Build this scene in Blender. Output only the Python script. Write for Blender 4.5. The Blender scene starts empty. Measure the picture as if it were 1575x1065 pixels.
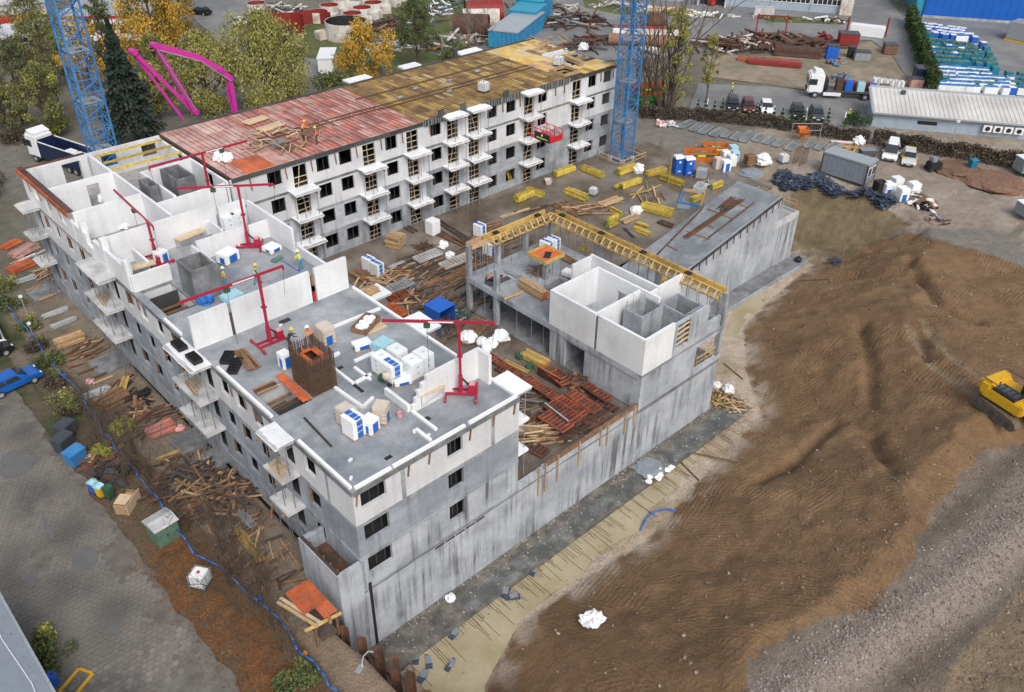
import bpy, math, random
import numpy as np
from mathutils import Vector, Matrix, noise as mnoise
random.seed(7)
PI = math.pi
scene = bpy.context.scene
COL = scene.collection

# ------------------------------------------------------------------ camera
# world frame: x runs along the front facade, y along the left facade, origin at
# the near roof corner of the building, z = 0 about street level (metres)
CAM = Vector((-18.05, -32.05, 44.0))
PITCH, YAW, ROLL = math.radians(34.671), math.radians(46.409), math.radians(-0.785)
FPX, CX, CY = 1325.6, 787.5, 532.5            # calibrated focal length / centre of the 1575 px photo
_f = Vector((math.cos(YAW)*math.cos(PITCH), math.sin(YAW)*math.cos(PITCH), -math.sin(PITCH)))
_r = _f.cross(Vector((0, 0, 1))).normalized()
_d = _f.cross(_r)
_r2 = math.cos(ROLL)*_r + math.sin(ROLL)*_d
_d2 = -math.sin(ROLL)*_r + math.cos(ROLL)*_d
cam_data = bpy.data.cameras.new('camera')
cam = bpy.data.objects.new('camera', cam_data)
COL.objects.link(cam)
_m = Matrix((( _r2.x, -_d2.x, -_f.x, CAM.x), (_r2.y, -_d2.y, -_f.y, CAM.y), (_r2.z, -_d2.z, -_f.z, CAM.z), (0, 0, 0, 1)))
cam.matrix_world = _m
cam_data.sensor_width = 36.0
cam_data.lens = 36.0*FPX/1575.0
cam_data.clip_end = 900
scene.camera = cam

# ------------------------------------------------------------------ sky, sun, exposure (bright overcast noon)
SUN_EL, SUN_AZ = math.radians(46), math.radians(205)      # azimuth measured from +y clockwise
w = bpy.data.worlds.new('World'); scene.world = w; w.use_nodes = True
nt = w.node_tree; bg = nt.nodes['Background']
sky = nt.nodes.new('ShaderNodeTexSky'); sky.sky_type = 'NISHITA'; sky.sun_disc = False
sky.sun_elevation = SUN_EL; sky.sun_rotation = SUN_AZ; sky.air_density = 1.3; sky.dust_density = 4.0; sky.ozone_density = 1.0
hs = nt.nodes.new('ShaderNodeHueSaturation'); hs.inputs['Saturation'].default_value = 0.5
nt.links.new(sky.outputs[0], hs.inputs['Color']); nt.links.new(hs.outputs[0], bg.inputs[0])
bg.inputs[1].default_value = 0.14
sl = bpy.data.lights.new('sun', 'SUN'); sl.energy = 1.25; sl.angle = math.radians(24); sl.color = (1.0, 0.98, 0.95)
so = bpy.data.objects.new('sun', sl); COL.objects.link(so)
_sd = Vector((math.sin(SUN_AZ)*math.cos(SUN_EL), math.cos(SUN_AZ)*math.cos(SUN_EL), math.sin(SUN_EL)))
so.rotation_euler = _sd.to_track_quat('Z', 'Y').to_euler(); so.location = (0, 0, 120)
vs = scene.view_settings
vs.view_transform = 'Standard'; vs.look = 'None'; vs.exposure = 0.30; vs.gamma = 1.0; vs.use_curve_mapping = False

# ------------------------------------------------------------------ helpers
def at(px, py, z=0.0):
    """the place on the level z that the surveyed photo point (px, py) shows"""
    d = _r2*((px-CX)/FPX) + _d2*((py-CY)/FPX) + _f
    return CAM + d*((z-CAM.z)/d.z)

ORD = ('first second third fourth fifth sixth seventh eighth ninth tenth eleventh twelfth thirteenth fourteenth fifteenth sixteenth').split()
LABELS = {}
def tag(o, label, cat, group=None):
    o['label'] = label; o['category'] = cat
    if group: o['group'] = group
    if label in LABELS and not (group and LABELS[label] == group): print('DUPLICATE LABEL', label)
    LABELS[label] = group
    return o

def thing(name, label, cat, loc=(0, 0, 0), rz=0.0, group=None):
    o = bpy.data.objects.new(name, None); COL.objects.link(o)
    o.location = loc; o.rotation_euler = (0, 0, rz); o.empty_display_size = .2
    return tag(o, label, cat, group)

class MB:
    def __init__(s): s.v = []; s.f = []
    def add(s, vs_, fs):
        n = len(s.v); s.v += [tuple(p) for p in vs_]; s.f += [tuple(i+n for i in q) for q in fs]; return s
    def box(s, x0, x1, y0, y1, z0, z1):
        return s.add([(x0,y0,z0),(x1,y0,z0),(x1,y1,z0),(x0,y1,z0),(x0,y0,z1),(x1,y0,z1),(x1,y1,z1),(x0,y1,z1)],
                     [(3,2,1,0),(4,5,6,7),(0,1,5,4),(1,2,6,5),(2,3,7,6),(3,0,4,7)])
    def cbox(s, c, sz, rz=0.0, rx=0.0, ry=0.0):
        m = Matrix.Translation(c) @ Matrix.Rotation(rz,4,'Z') @ Matrix.Rotation(ry,4,'Y') @ Matrix.Rotation(rx,4,'X')
        h = [q/2 for q in sz]; t = MB().box(-h[0],h[0],-h[1],h[1],-h[2],h[2])
        return s.add([m @ Vector(p) for p in t.v], t.f)
    def bar(s, p, q, w_, h_=None):
        p, q = Vector(p), Vector(q); h_ = h_ or w_
        d = (q-p); L = d.length
        if L < 1e-6: return s
        d /= L
        up = Vector((0,0,1)) if abs(d.z) < .95 else Vector((1,0,0))
        a = d.cross(up).normalized(); b = a.cross(d)
        a *= w_/2; b *= h_/2
        return s.add([p-a-b,p+a-b,p+a+b,p-a+b,q-a-b,q+a-b,q+a+b,q-a+b],
                     [(0,1,2,3),(7,6,5,4),(0,4,5,1),(1,5,6,2),(2,6,7,3),(3,7,4,0)])
    def tube(s, p, q, r0, r1=None, n=8, caps=True):
        p, q = Vector(p), Vector(q); r1 = r0 if r1 is None else r1
        d = (q-p)
        if d.length < 1e-6: return s
        d.normalize(); up = Vector((0,0,1)) if abs(d.z) < .95 else Vector((1,0,0))
        a = d.cross(up).normalized(); b = a.cross(d); vv = []; ff = []
        for c, r in ((p, r0), (q, r1)):
            for i in range(n):
                t = 2*PI*i/n; vv.append(c+a*(r*math.cos(t))+b*(r*math.sin(t)))
        for i in range(n):
            j = (i+1) % n; ff.append((i, n+i, n+j, j))
        if caps: ff.append(tuple(range(n))); ff.append(tuple(range(2*n-1, n-1, -1)))
        return s.add(vv, ff)
    def path(s, pts, r, n=6):
        for a, b in zip(pts[:-1], pts[1:]): s.tube(a, b, r, r, n)
        return s
    def prism(s, poly, z0, z1):
        n = len(poly)
        ar = sum(poly[i][0]*poly[(i+1)%n][1]-poly[(i+1)%n][0]*poly[i][1] for i in range(n))
        if ar < 0: poly = poly[::-1]
        return s.add([(x,y,z0) for x,y in poly]+[(x,y,z1) for x,y in poly],
                     [tuple(range(n-1,-1,-1)), tuple(range(n,2*n))]+[(i,(i+1)%n,n+(i+1)%n,n+i) for i in range(n)])
    def sprism(s, prof, x0, x1):
        """profile of (y, z) points swept along x"""
        n = len(prof)
        ar = sum(prof[i][0]*prof[(i+1)%n][1]-prof[(i+1)%n][0]*prof[i][1] for i in range(n))
        if ar < 0: prof = prof[::-1]
        return s.add([(x0,y,z) for y,z in prof]+[(x1,y,z) for y,z in prof],
                     [tuple(range(n-1,-1,-1)), tuple(range(n,2*n))]+[(i,(i+1)%n,n+(i+1)%n,n+i) for i in range(n)])
    def lathe(s, prof, n=20, c=(0,0,0)):
        vv = []; ff = []; m = len(prof)
        for i in range(n):
            t = 2*PI*i/n
            for r, z in prof: vv.append((c[0]+r*math.cos(t), c[1]+r*math.sin(t), c[2]+z))
        for i in range(n):
            j = (i+1) % n
            for k in range(m-1): ff.append((i*m+k, j*m+k, j*m+k+1, i*m+k+1))
        return s.add(vv, ff)
    def quad(s, a, b, c, d): return s.add([a,b,c,d], [(0,1,2,3)])
    def plate(s, u, v, wlo, whi, holes=(), fn=None):
        """a slab in (u, v) with thickness wlo..whi and rectangular holes (u0,u1,v0,v1); fn(u,v,w) -> xyz"""
        us = sorted(set([u[0],u[1]]+[min(max(q,u[0]),u[1]) for h in holes for q in h[:2]]))
        vs_ = sorted(set([v[0],v[1]]+[min(max(q,v[0]),v[1]) for h in holes for q in h[2:]]))
        nu, nv = len(us)-1, len(vs_)-1
        def solid(i, j):
            if i < 0 or j < 0 or i >= nu or j >= nv: return False
            cu, cv = (us[i]+us[i+1])/2, (vs_[j]+vs_[j+1])/2
            return not any(h[0] < cu < h[1] and h[2] < cv < h[3] for h in holes)
        for i in range(nu):
            for j in range(nv):
                if not solid(i, j): continue
                a, b, c, d = us[i], us[i+1], vs_[j], vs_[j+1]
                q = [fn(a,c,whi), fn(b,c,whi), fn(b,d,whi), fn(a,d,whi)]; r = [fn(a,c,wlo), fn(b,c,wlo), fn(b,d,wlo), fn(a,d,wlo)]
                s.quad(*q); s.quad(*r[::-1])
                if not solid(i-1, j): s.quad(q[3], r[3], r[0], q[0])
                if not solid(i+1, j): s.quad(q[1], r[1], r[2], q[2])
                if not solid(i, j-1): s.quad(q[0], r[0], r[1], q[1])
                if not solid(i, j+1): s.quad(q[2], r[2], r[3], q[3])
        return s
    def xwall(s, x0, x1, y0, y1, z0, z1, holes=()):      # wall running along x; holes (x0,x1,z0,z1)
        return s.plate((x0,x1), (z0,z1), y0, y1, holes, lambda u,v,w_: (u,w_,v))
    def ywall(s, y0, y1, x0, x1, z0, z1, holes=()):      # wall running along y; holes (y0,y1,z0,z1)
        return s.plate((y0,y1), (z0,z1), x0, x1, holes, lambda u,v,w_: (w_,u,v))
    def floor(s, x0, x1, y0, y1, z0, z1, holes=()):
        return s.plate((x0,x1), (y0,y1), z0, z1, holes, lambda u,v,w_: (u,v,w_))
    def mesh(s, name, m, smooth=False):
        me = bpy.data.meshes.new(name); me.from_pydata(s.v, [], s.f); me.update()
        if m: me.materials.append(MAT[m] if isinstance(m, str) else m)
        if smooth: me.polygons.foreach_set('use_smooth', [True]*len(me.polygons))
        return me
    def build(s, name, m, parent=None, loc=None, rz=0.0, smooth=False):
        return inst(name, s.mesh(name, m, smooth), parent, loc, rz)

def inst(name, me, parent=None, loc=None, rz=0.0, rot=None, scale=None):
    o = bpy.data.objects.new(name, me); COL.objects.link(o)
    if parent: o.parent = parent
    if loc is not None: o.location = loc
    o.rotation_euler = rot if rot else (0, 0, rz)
    if scale: o.scale = scale
    return o

def struct(o): o['kind'] = 'structure'; return o
def stuff(o): o['kind'] = 'stuff'; return o

def fixnormals(me):
    import bmesh
    bm = bmesh.new(); bm.from_mesh(me); bmesh.ops.remove_doubles(bm, verts=bm.verts, dist=1e-5)
    bmesh.ops.recalc_face_normals(bm, faces=bm.faces); bm.to_mesh(me); bm.free(); return me

def rbox(sx, sy, sz, r=.03, z0=0.0):
    """box on z0 with chamfered edges (as MB)"""
    import bmesh
    bm = bmesh.new(); bmesh.ops.create_cube(bm, size=1.0)
    for v in bm.verts: v.co = Vector((v.co.x*sx, v.co.y*sy, v.co.z*sz+sz/2+z0))
    bmesh.ops.bevel(bm, geom=bm.edges[:], offset=r, segments=2, affect='EDGES')
    t = MB(); bm.verts.ensure_lookup_table(); bm.verts.index_update()
    t.v = [tuple(v.co) for v in bm.verts]; t.f = [tuple(v.index for v in f.verts) for f in bm.faces]; bm.free(); return t

TMP = bpy.data.scenes.new('workbench')
def evaluated(o):
    with bpy.context.temp_override(scene=TMP, view_layer=TMP.view_layers[0]):
        dg = bpy.context.evaluated_depsgraph_get(); dg.update(); return bpy.data.meshes.new_from_object(o.evaluated_get(dg))
_text_cache = {}
def text_mesh(body, size, m):
    k = (body, size, m)
    if k not in _text_cache:
        cu = bpy.data.curves.new('lettering', 'FONT'); cu.body = body; cu.size = size; cu.align_x = 'CENTER'; cu.align_y = 'CENTER'; cu.extrude = .004
        o = bpy.data.objects.new('lettering', cu); TMP.collection.objects.link(o)
        me = evaluated(o)
        bpy.data.objects.remove(o); me.materials.clear(); me.materials.append(MAT[m]); _text_cache[k] = me
    return _text_cache[k]

# ------------------------------------------------------------------ materials
MAT = {}
def mat(name, col, rough=.85, var=.18, scale=2.0, detail=6, bump=0.0, bscale=12.0, metal=0.0, streak=0.0, spec=.35,
        col2=None, mix_scale=.6, mix_lo=.45, mix_hi=.6, rvar=0.0, brick=None, hue=0.0, stretch=None):
    """col modulated by fine noise (var), optional second colour in patches (col2), vertical run-off stains (streak)"""
    m = bpy.data.materials.new(name); m.use_nodes = True; N = m.node_tree.nodes; L = m.node_tree.links
    b = N['Principled BSDF']; b.inputs['Roughness'].default_value = rough; b.inputs['Metallic'].default_value = metal
    b.inputs['Specular IOR Level'].default_value = spec
    geo = N.new('ShaderNodeNewGeometry'); pos = geo.outputs['Position']
    if stretch:
        mp = N.new('ShaderNodeVectorMath'); mp.operation = 'MULTIPLY'; mp.inputs[1].default_value = stretch
        L.new(pos, mp.inputs[0]); fpos = mp.outputs[0]
    else: fpos = pos
    def nz(sc, det=detail, p=None, r=.6):
        n = N.new('ShaderNodeTexNoise'); n.inputs['Scale'].default_value = sc; n.inputs['Detail'].default_value = det; n.inputs['Roughness'].default_value = r
        L.new(p if p is not None else fpos, n.inputs['Vector']); return n.outputs['Fac']
    def ramp(src, lo, hi, a, c):
        r = N.new('ShaderNodeMapRange'); r.inputs[1].default_value = lo; r.inputs[2].default_value = hi; r.inputs[3].default_value = a; r.inputs[4].default_value = c
        r.clamp = True; L.new(src, r.inputs[0]); return r.outputs[0]
    def mixc(fac, a, c, mode='MIX'):
        x = N.new('ShaderNodeMix'); x.data_type = 'RGBA'; x.blend_type = mode
        if isinstance(fac, float): x.inputs[0].default_value = fac
        else: L.new(fac, x.inputs[0])
        for i, q in ((6, a), (7, c)):
            if isinstance(q, tuple): x.inputs[i].default_value = (*q, 1)
            else: L.new(q, x.inputs[i])
        return x.outputs[2]
    cur = tuple(col)
    if col2:
        cur = mixc(ramp(nz(mix_scale, 5), mix_lo, mix_hi, 0, 1), cur, tuple(col2))
    oi = N.new('ShaderNodeObjectInfo')
    if hue:
        h = N.new('ShaderNodeHueSaturation'); L.new(ramp(oi.outputs['Random'], 0, 1, 1-hue, 1+hue), h.inputs['Value'])
        if isinstance(cur, tuple): h.inputs['Color'].default_value = (*cur, 1)
        else: L.new(cur, h.inputs['Color'])
        cur = h.outputs[0]
    if var:
        f = ramp(nz(scale), .3, .7, 1-var, 1+var)
        f2 = ramp(nz(scale*7, 3), .3, .7, 1-var*.5, 1+var*.5)
        mm = N.new('ShaderNodeMath'); mm.operation = 'MULTIPLY'; L.new(f, mm.inputs[0]); L.new(f2, mm.inputs[1])
        cc = N.new('ShaderNodeCombineColor'); [L.new(mm.outputs[0], cc.inputs[i]) for i in range(3)]
        cur = mixc(1.0, cur, cc.outputs[0], 'MULTIPLY')
    if streak:
        sm = N.new('ShaderNodeVectorMath'); sm.operation = 'MULTIPLY'; sm.inputs[1].default_value = (2.2, 2.2, .12)
        L.new(pos, sm.inputs[0])
        s0 = ramp(nz(1.0, 4, sm.outputs[0]), .47, .66, 0, streak); sq = N.new('ShaderNodeMath'); sq.operation = 'MULTIPLY'; L.new(s0, sq.inputs[0]); L.new(ramp(nz(.22, 3), .42, .6, .12, 1), sq.inputs[1]); s1 = sq.outputs[0]
        cur = mixc(s1, cur, (.10, .10, .105))
        s2 = ramp(nz(.55, 3), .56, .75, 0, streak*.6)
        cur = mixc(s2, cur, (.16, .16, .17))
    if brick:
        bt = N.new('ShaderNodeTexBrick'); bt.inputs['Scale'].default_value = 1.0; bt.inputs['Brick Width'].default_value = brick[0]; bt.inputs['Row Height'].default_value = brick[1]
        bt.inputs['Mortar Size'].default_value = .008; bt.inputs['Color1'].default_value = (1,1,1,1); bt.inputs['Color2'].default_value = (.97,.97,.97,1); bt.inputs['Mortar'].default_value = (.90,.90,.90,1)
        sp = N.new('ShaderNodeSeparateXYZ'); L.new(pos, sp.inputs[0])
        ad = N.new('ShaderNodeMath'); L.new(sp.outputs[0], ad.inputs[0]); L.new(sp.outputs[1], ad.inputs[1])
        cb = N.new('ShaderNodeCombineXYZ'); L.new(ad.outputs[0], cb.inputs[0]); L.new(sp.outputs[2], cb.inputs[1])
        L.new(cb.outputs[0], bt.inputs['Vector']); cur = mixc(1.0, cur, bt.outputs['Color'], 'MULTIPLY')
    if isinstance(cur, tuple): b.inputs['Base Color'].default_value = (*cur, 1)
    else: L.new(cur, b.inputs['Base Color'])
    if rvar:
        L.new(ramp(nz(mix_scale*.8, 5), .42, .6, rough-rvar, rough), b.inputs['Roughness'])
    if bump:
        bp = N.new('ShaderNodeBump'); bp.inputs['Strength'].default_value = bump; bp.inputs['Distance'].default_value = .05
        L.new(nz(bscale, 8), bp.inputs['Height']); L.new(bp.outputs[0], b.inputs['Normal'])
    MAT[name] = m
    return m

mat('concrete_wall', (.42,.445,.48), .75, .12, 1.1, streak=.95, col2=(.31,.335,.37), mix_scale=.3, bump=.12)
mat('concrete_grey', (.33,.35,.375), .8, .2, 1.0, streak=.6, col2=(.24,.255,.28), mix_scale=.4, bump=.15)
mat('concrete_dark', (.20,.205,.215), .8, .25, 1.5, streak=.4, col2=(.13,.135,.14), bump=.15)
mat('concrete_slab', (.17,.19,.21), .6, .2, .9, col2=(.35,.365,.385), mix_scale=.2, mix_lo=.34, mix_hi=.64, rvar=.25, bump=.08)
mat('concrete_floor', (.27,.265,.26), .55, .2, .8, col2=(.36,.345,.325), mix_scale=.35, rvar=.3, bump=.08)
mat('concrete_light', (.50,.50,.50), .85, .14, 1.5, col2=(.36,.36,.37), bump=.1)
mat('white_block', (.72,.73,.745), .9, .06, .8, col2=(.57,.57,.58), mix_scale=.4, mix_lo=.48, mix_hi=.7, streak=.1, brick=(.66,.25))
mat('white_plaster', (.62,.625,.64), .9, .08, .7, col2=(.47,.48,.50), mix_scale=.35, mix_lo=.45, mix_hi=.7, streak=.3, brick=(.5,.25))
mat('grey_block', (.235,.26,.295), .85, .12, .8, col2=(.34,.37,.41), mix_scale=.25, streak=.5)
mat('pale_block', (.48,.50,.535), .88, .1, .8, col2=(.36,.385,.42), mix_scale=.3, streak=.5)
mat('wet_slab', (.10,.105,.10), .3, .25, .8, col2=(.165,.17,.165), mix_scale=.4, rvar=.15)
mat('ramp_slab', (.165,.18,.195), .5, .18, .9, col2=(.25,.265,.28), mix_scale=.3, rvar=.25, bump=.06)
mat('crumbs', (.42,.37,.28), .9, .3, 5, col2=(.2,.17,.13), mix_scale=3)
mat('white_sheet', (.78,.79,.80), .5, .05, 3, bump=.25, bscale=5)
mat('white_foil', (.76,.77,.78), .42, .07, 4, bump=.5, bscale=7, hue=.08)
mat('interior_shade', (.05,.05,.052), .95, .2, 1)  # near-black colour stands in for the shade inside the rooms
mat('rebar', (.105,.065,.042), .8, .3, 4, hue=.2)
mat('rust', (.13,.062,.038), .85, .35, 3, col2=(.07,.045,.035), hue=.25)
mat('rust_pale', (.20,.115,.075), .85, .3, 3, hue=.25)
mat('steel', (.36,.37,.38), .45, .15, 5, metal=.7, hue=.12)
mat('steel_dark', (.09,.095,.10), .55, .2, 4, metal=.4, hue=.2)
mat('galv', (.42,.45,.47), .45, .15, 5, metal=.5, hue=.15)
mat('timber', (.40,.27,.15), .85, .25, 3, hue=.28, stretch=(1,1,3))
mat('timber_pale', (.55,.43,.28), .85, .18, 3, hue=.15)
mat('timber_brown', (.22,.125,.07), .88, .3, 3, hue=.35)
mat('timber_dark', (.075,.055,.045), .9, .35, 3, hue=.35)
mat('timber_yellow', (.46,.31,.10), .7, .25, 3, hue=.25)
mat('beam_yellow', (.52,.39,.06), .6, .25, 3, col2=(.40,.27,.07), mix_scale=2.0, hue=.38)
mat('beam_green', (.20,.34,.05), .6, .12, 3)
mat('ply_red', (.46,.16,.12), .55, .28, .8, col2=(.30,.14,.12), mix_scale=.5, hue=.25)
mat('ply_pink', (.50,.31,.27), .6, .2, 1, col2=(.42,.22,.18), mix_scale=.7, hue=.16)
mat('ply_orange', (.50,.115,.035), .5, .22, 1.2, col2=(.36,.10,.05), mix_scale=.8, hue=.18)
mat('ply_yellow', (.42,.27,.09), .6, .3, .9, col2=(.23,.145,.07), mix_scale=.55, mix_lo=.4, mix_hi=.62, hue=.35)
mat('ply_bright', (.60,.40,.10), .6, .2, 1, col2=(.56,.43,.26), mix_scale=.4, hue=.16)
mat('form_orange', (.31,.08,.042), .6, .3, 2, col2=(.16,.06,.04), mix_scale=1.2, hue=.3)
mat('form_dark', (.085,.045,.035), .75, .3, 2, hue=.3)
mat('black', (.02,.02,.022), .6, .2, 4)
mat('black_gloss', (.015,.016,.018), .2, .1, 4)
mat('rubber', (.03,.03,.03), .8, .2, 6)
mat('blue_steel', (.035,.16,.40), .5, .12, 3, col2=(.05,.21,.46), hue=.1)
mat('blue_plastic', (.02,.11,.46), .4, .08, 3, hue=.1)
mat('blue_label', (.015,.12,.45), .35, .05, 3)
mat('cyan_foil', (.35,.58,.66), .35, .15, 5, bump=.4, bscale=6)
mat('blue_sheet', (.02,.13,.42), .5, .15, 1.5)
mat('blue_pipe', (.03,.14,.48), .5, .12, 2)
mat('red_paint', (.34,.018,.045), .4, .1, 3, hue=.06)
mat('bright_red', (.50,.02,.03), .4, .1, 3)
mat('magenta', (.52,.035,.30), .35, .08, 3)
mat('orange_paint', (.48,.13,.02), .5, .2, 2)
mat('green_paint', (.10,.17,.12), .6, .2, 2)
mat('green_dark', (.03,.09,.05), .6, .2, 2)
mat('yellow_paint', (.58,.34,.02), .4, .1, 3)
mat('white_paint', (.72,.73,.74), .4, .05, 3)
mat('grey_paint', (.25,.27,.30), .5, .08, 2)
mat('grey_panel', (.20,.225,.26), .45, .08, 2)
mat('glass', (.02,.025,.03), .12, .0, 1, spec=.6)
mat('hivis', (.62,.72,.05), .6, .08, 4)
mat('hivis_orange', (.80,.22,.03), .6, .08, 4)
mat('skin', (.42,.24,.17), .6, .05, 6)
mat('helmet_white', (.80,.80,.78), .35, .03, 6)
mat('helmet_yellow', (.72,.52,.03), .35, .03, 6)
mat('trousers_blue', (.05,.28,.46), .8, .15, 8)
mat('trousers_dark', (.04,.045,.06), .8, .15, 8)
mat('jacket_dark', (.03,.035,.05), .8, .15, 8)
mat('beige_block', (.56,.49,.42), .9, .08, 3, brick=(.3,.25))
mat('pink_foam', (.60,.30,.32), .8, .1, 3)
# ================================================================== TERRAIN
PITZ = -5.2
PIT = [(-1.5,.5),(-1.1,-3),(-.9,-9.5),(1.2,-10.5),(3.6,-7.4),(8.5,-5.4),(14.7,-5.7),(21,-6.4),(31,-4.8),(40,-3.7),(45.5,1.6),(51.4,5.8),(60,7.2),(68.5,7.9),(69.4,11.5),(68.3,12.5),(68,16.8),(63,38),(13.5,38),(1.2,38),(1.0,1.0)]
def vnoise(x, y, seed=0):
    xi, yi = np.floor(x).astype(np.int64), np.floor(y).astype(np.int64); xf, yf = x-xi, y-yi
    def h(a, b):
        n = (a*374761393 + b*668265263 + seed*974711) & 0x7fffffff
        n = ((n ^ (n >> 13))*1274126177) & 0x7fffffff
        return ((n ^ (n >> 16)) & 0xffff)/65535.0
    u, v = xf*xf*(3-2*xf), yf*yf*(3-2*yf)
    return (h(xi,yi)*(1-u)+h(xi+1,yi)*u)*(1-v)+(h(xi,yi+1)*(1-u)+h(xi+1,yi+1)*u)*v
def fbm(x, y, o=4, seed=0):
    s = 0; a = .5; t = 0
    for i in range(o): s = s+a*vnoise(x*2**i, y*2**i, seed+i); t += a; a *= .5
    return s/t
def sstep(a, b, x): t = np.clip((x-a)/(b-a), 0, 1); return t*t*(3-2*t)
def pip(poly, X, Y):
    inside = np.zeros(X.shape, bool); n = len(poly)
    for i in range(n):
        x0, y0 = poly[i]; x1, y1 = poly[(i+1)%n]
        c = ((y0 > Y) != (y1 > Y)) & (X < (x1-x0)*(Y-y0)/((y1-y0) if y1 != y0 else 1e-9)+x0); inside ^= c
    return inside
def pdist(poly, X, Y):
    d = np.full(X.shape, 1e9); n = len(poly)
    for i in range(n):
        x0, y0 = poly[i]; x1, y1 = poly[(i+1)%n]; dx, dy = x1-x0, y1-y0
        t = np.clip(((X-x0)*dx+(Y-y0)*dy)/(dx*dx+dy*dy), 0, 1); d = np.minimum(d, np.hypot(X-x0-t*dx, Y-y0-t*dy))
    return d
def _w(pts, z=.2): return [tuple(at(x, y, z)[:2]) for x, y in pts]
GRAVW = _w([(1590,690),(1520,700),(1470,735),(1440,775),(1400,860),(1325,940),(1214,972),(1170,1000),(1120,1085),(1500,1250),(1900,900)])
SANDW = _w([(1600,875),(1545,930),(1500,985),(1420,1090),(1700,1400),(1900,900)])
ROWW = _w([(1640,720),(1570,805),(1500,868),(1420,930),(1330,985),(1240,1050),(1180,1100)])
def ldist(pts, X, Y):
    d = np.full(X.shape, 1e9)
    for (x0, y0), (x1, y1) in zip(pts[:-1], pts[1:]):
        dx, dy = x1-x0, y1-y0; t = np.clip(((X-x0)*dx+(Y-y0)*dy)/(dx*dx+dy*dy), 0, 1); d = np.minimum(d, np.hypot(X-x0-t*dx, Y-y0-t*dy))
    return d
RUTS = [_w([(1395,505),(1430,570),(1475,610),(1520,650)], .2), _w([(1420,500),(1460,565),(1510,605),(1545,640)], .2)]
GULLY = [_w([(1330,490),(1345,540),(1350,600)], 0), _w([(1418,520),(1425,560)], 0), _w([(1352,650),(1362,700),(1372,730)], 0), _w([(1300,610),(1240,660),(1180,690)], 0), _w([(1400,400),(1440,470),(1500,500)], 0)]
def height(X, Y):
    X = np.asarray(X, float); Y = np.asarray(Y, float)
    base = -.7 + 1.1*sstep(-1, 11, X)*sstep(30, 60, Y+np.maximum(0, X-13)*3)
    base = np.where((Y < 2) & (X > 10), .4, base)
    base = np.where((Y < 2) & (X <= 10), -.7+1.1*sstep(2, 10, X), base)
    base = base + .10*(fbm(X*.25, Y*.25, 4, 3)-.5)
    soil = sstep(6, 14, X)*sstep(12, 4, Y)
    base = base + soil*(1.5*(fbm(X*.13, Y*.13, 5, 9)-.45))*sstep(78, 68, X)*sstep(-26, -18, Y)
    d = pdist(PIT, X, Y); ins = pip(PIT, X, Y)
    k = 3.5-3.08*sstep(.5, 5, X)
    k = np.where(X > 66, .5, k)
    rise = PITZ + k*d + soil*sstep(1.0, 6, d)*(1.2*(fbm(X*.2, Y*.2, 5, 5)-.5)+.6*(fbm(X*.7, Y*.7, 4, 6)-.5))
    near = (X < 75) & (Y < 8) & (X > 5)
    if near.any():
        gi = pip(GRAVW, X, Y); gd = pdist(GRAVW, X, Y)
        base = base + np.where(near & ~gi, 1.1*sstep(0, 3.0, gd+1.2*(fbm(X*.5, Y*.5, 3, 61)-.5))*sstep(22, 8, gd), 0)
        base = np.where(near & gi, .15+.12*(fbm(X*.5, Y*.5, 4, 62)-.5)+.55*np.exp(-(ldist(ROWW, X, Y)/1.3)**2)+1.6*sstep(0, 6, pdist(SANDW, X, Y))*pip(SANDW, X, Y), base)
        for g in RUTS: base = base-.22*np.exp(-(ldist(g, X, Y)/.32)**2); rise = rise-.22*np.exp(-(ldist(g, X, Y)/.32)**2)
        for g in GULLY: q = .75*np.exp(-(ldist(g, X+.8*(fbm(X, Y, 3, 63)-.5), Y)/.6)**2); base = base-q; rise = rise-q
    rise = rise + np.where((X > 66) & (Y > 4), .5*(fbm(X*.9, Y*.35, 4, 66)-.5)*sstep(0, 2, d), 0)
    h = np.minimum(base, rise)
    h = np.where(ins, PITZ-.07+.24*(fbm(X*.3, Y*.3, 4, 2)-.5)+.1*sstep(24, 40, X), h)
    return h
def hz(x, y): return float(height(np.array([x]), np.array([y]))[0])
def ap(px, py, n=3):
    """place on the terrain that the surveyed point shows"""
    z = 0.0
    for i in range(6): p = at(px, py, z); z = .5*z+.5*hz(p.x, p.y)
    p = at(px, py, z); return Vector((p.x, p.y, hz(p.x, p.y)))

def axis(a0, a1, f0, f1, fine, coarse):
    l = list(np.arange(a0, f0, coarse))+list(np.arange(f0, f1, fine))+list(np.arange(f1, a1+coarse, coarse)); return np.array(l)
xs = axis(-70, 270, -9, 80, .3, 3.0); ys = axis(-70, 260, -34, 22, .3, 3.0)
GX, GY = np.meshgrid(xs, ys); GZ = height(GX, GY)
nx, ny = len(xs), len(ys)
verts = np.stack([GX.ravel(), GY.ravel(), GZ.ravel()], 1)
ii = np.arange(ny-1)[:, None]*nx+np.arange(nx-1)[None, :]
quads = np.stack([ii, ii+1, ii+nx+1, ii+nx], -1).reshape(-1, 4)
me = bpy.data.meshes.new('ground'); me.vertices.add(len(verts)); me.vertices.foreach_set('co', verts.ravel())
me.loops.add(quads.size); me.loops.foreach_set('vertex_index', quads.ravel().astype(np.int32))
me.polygons.add(len(quads)); me.polygons.foreach_set('loop_start', np.arange(0, quads.size, 4, dtype=np.int32))
me.update(calc_edges=True); me.polygons.foreach_set('use_smooth', np.ones(len(quads), bool))

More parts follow.
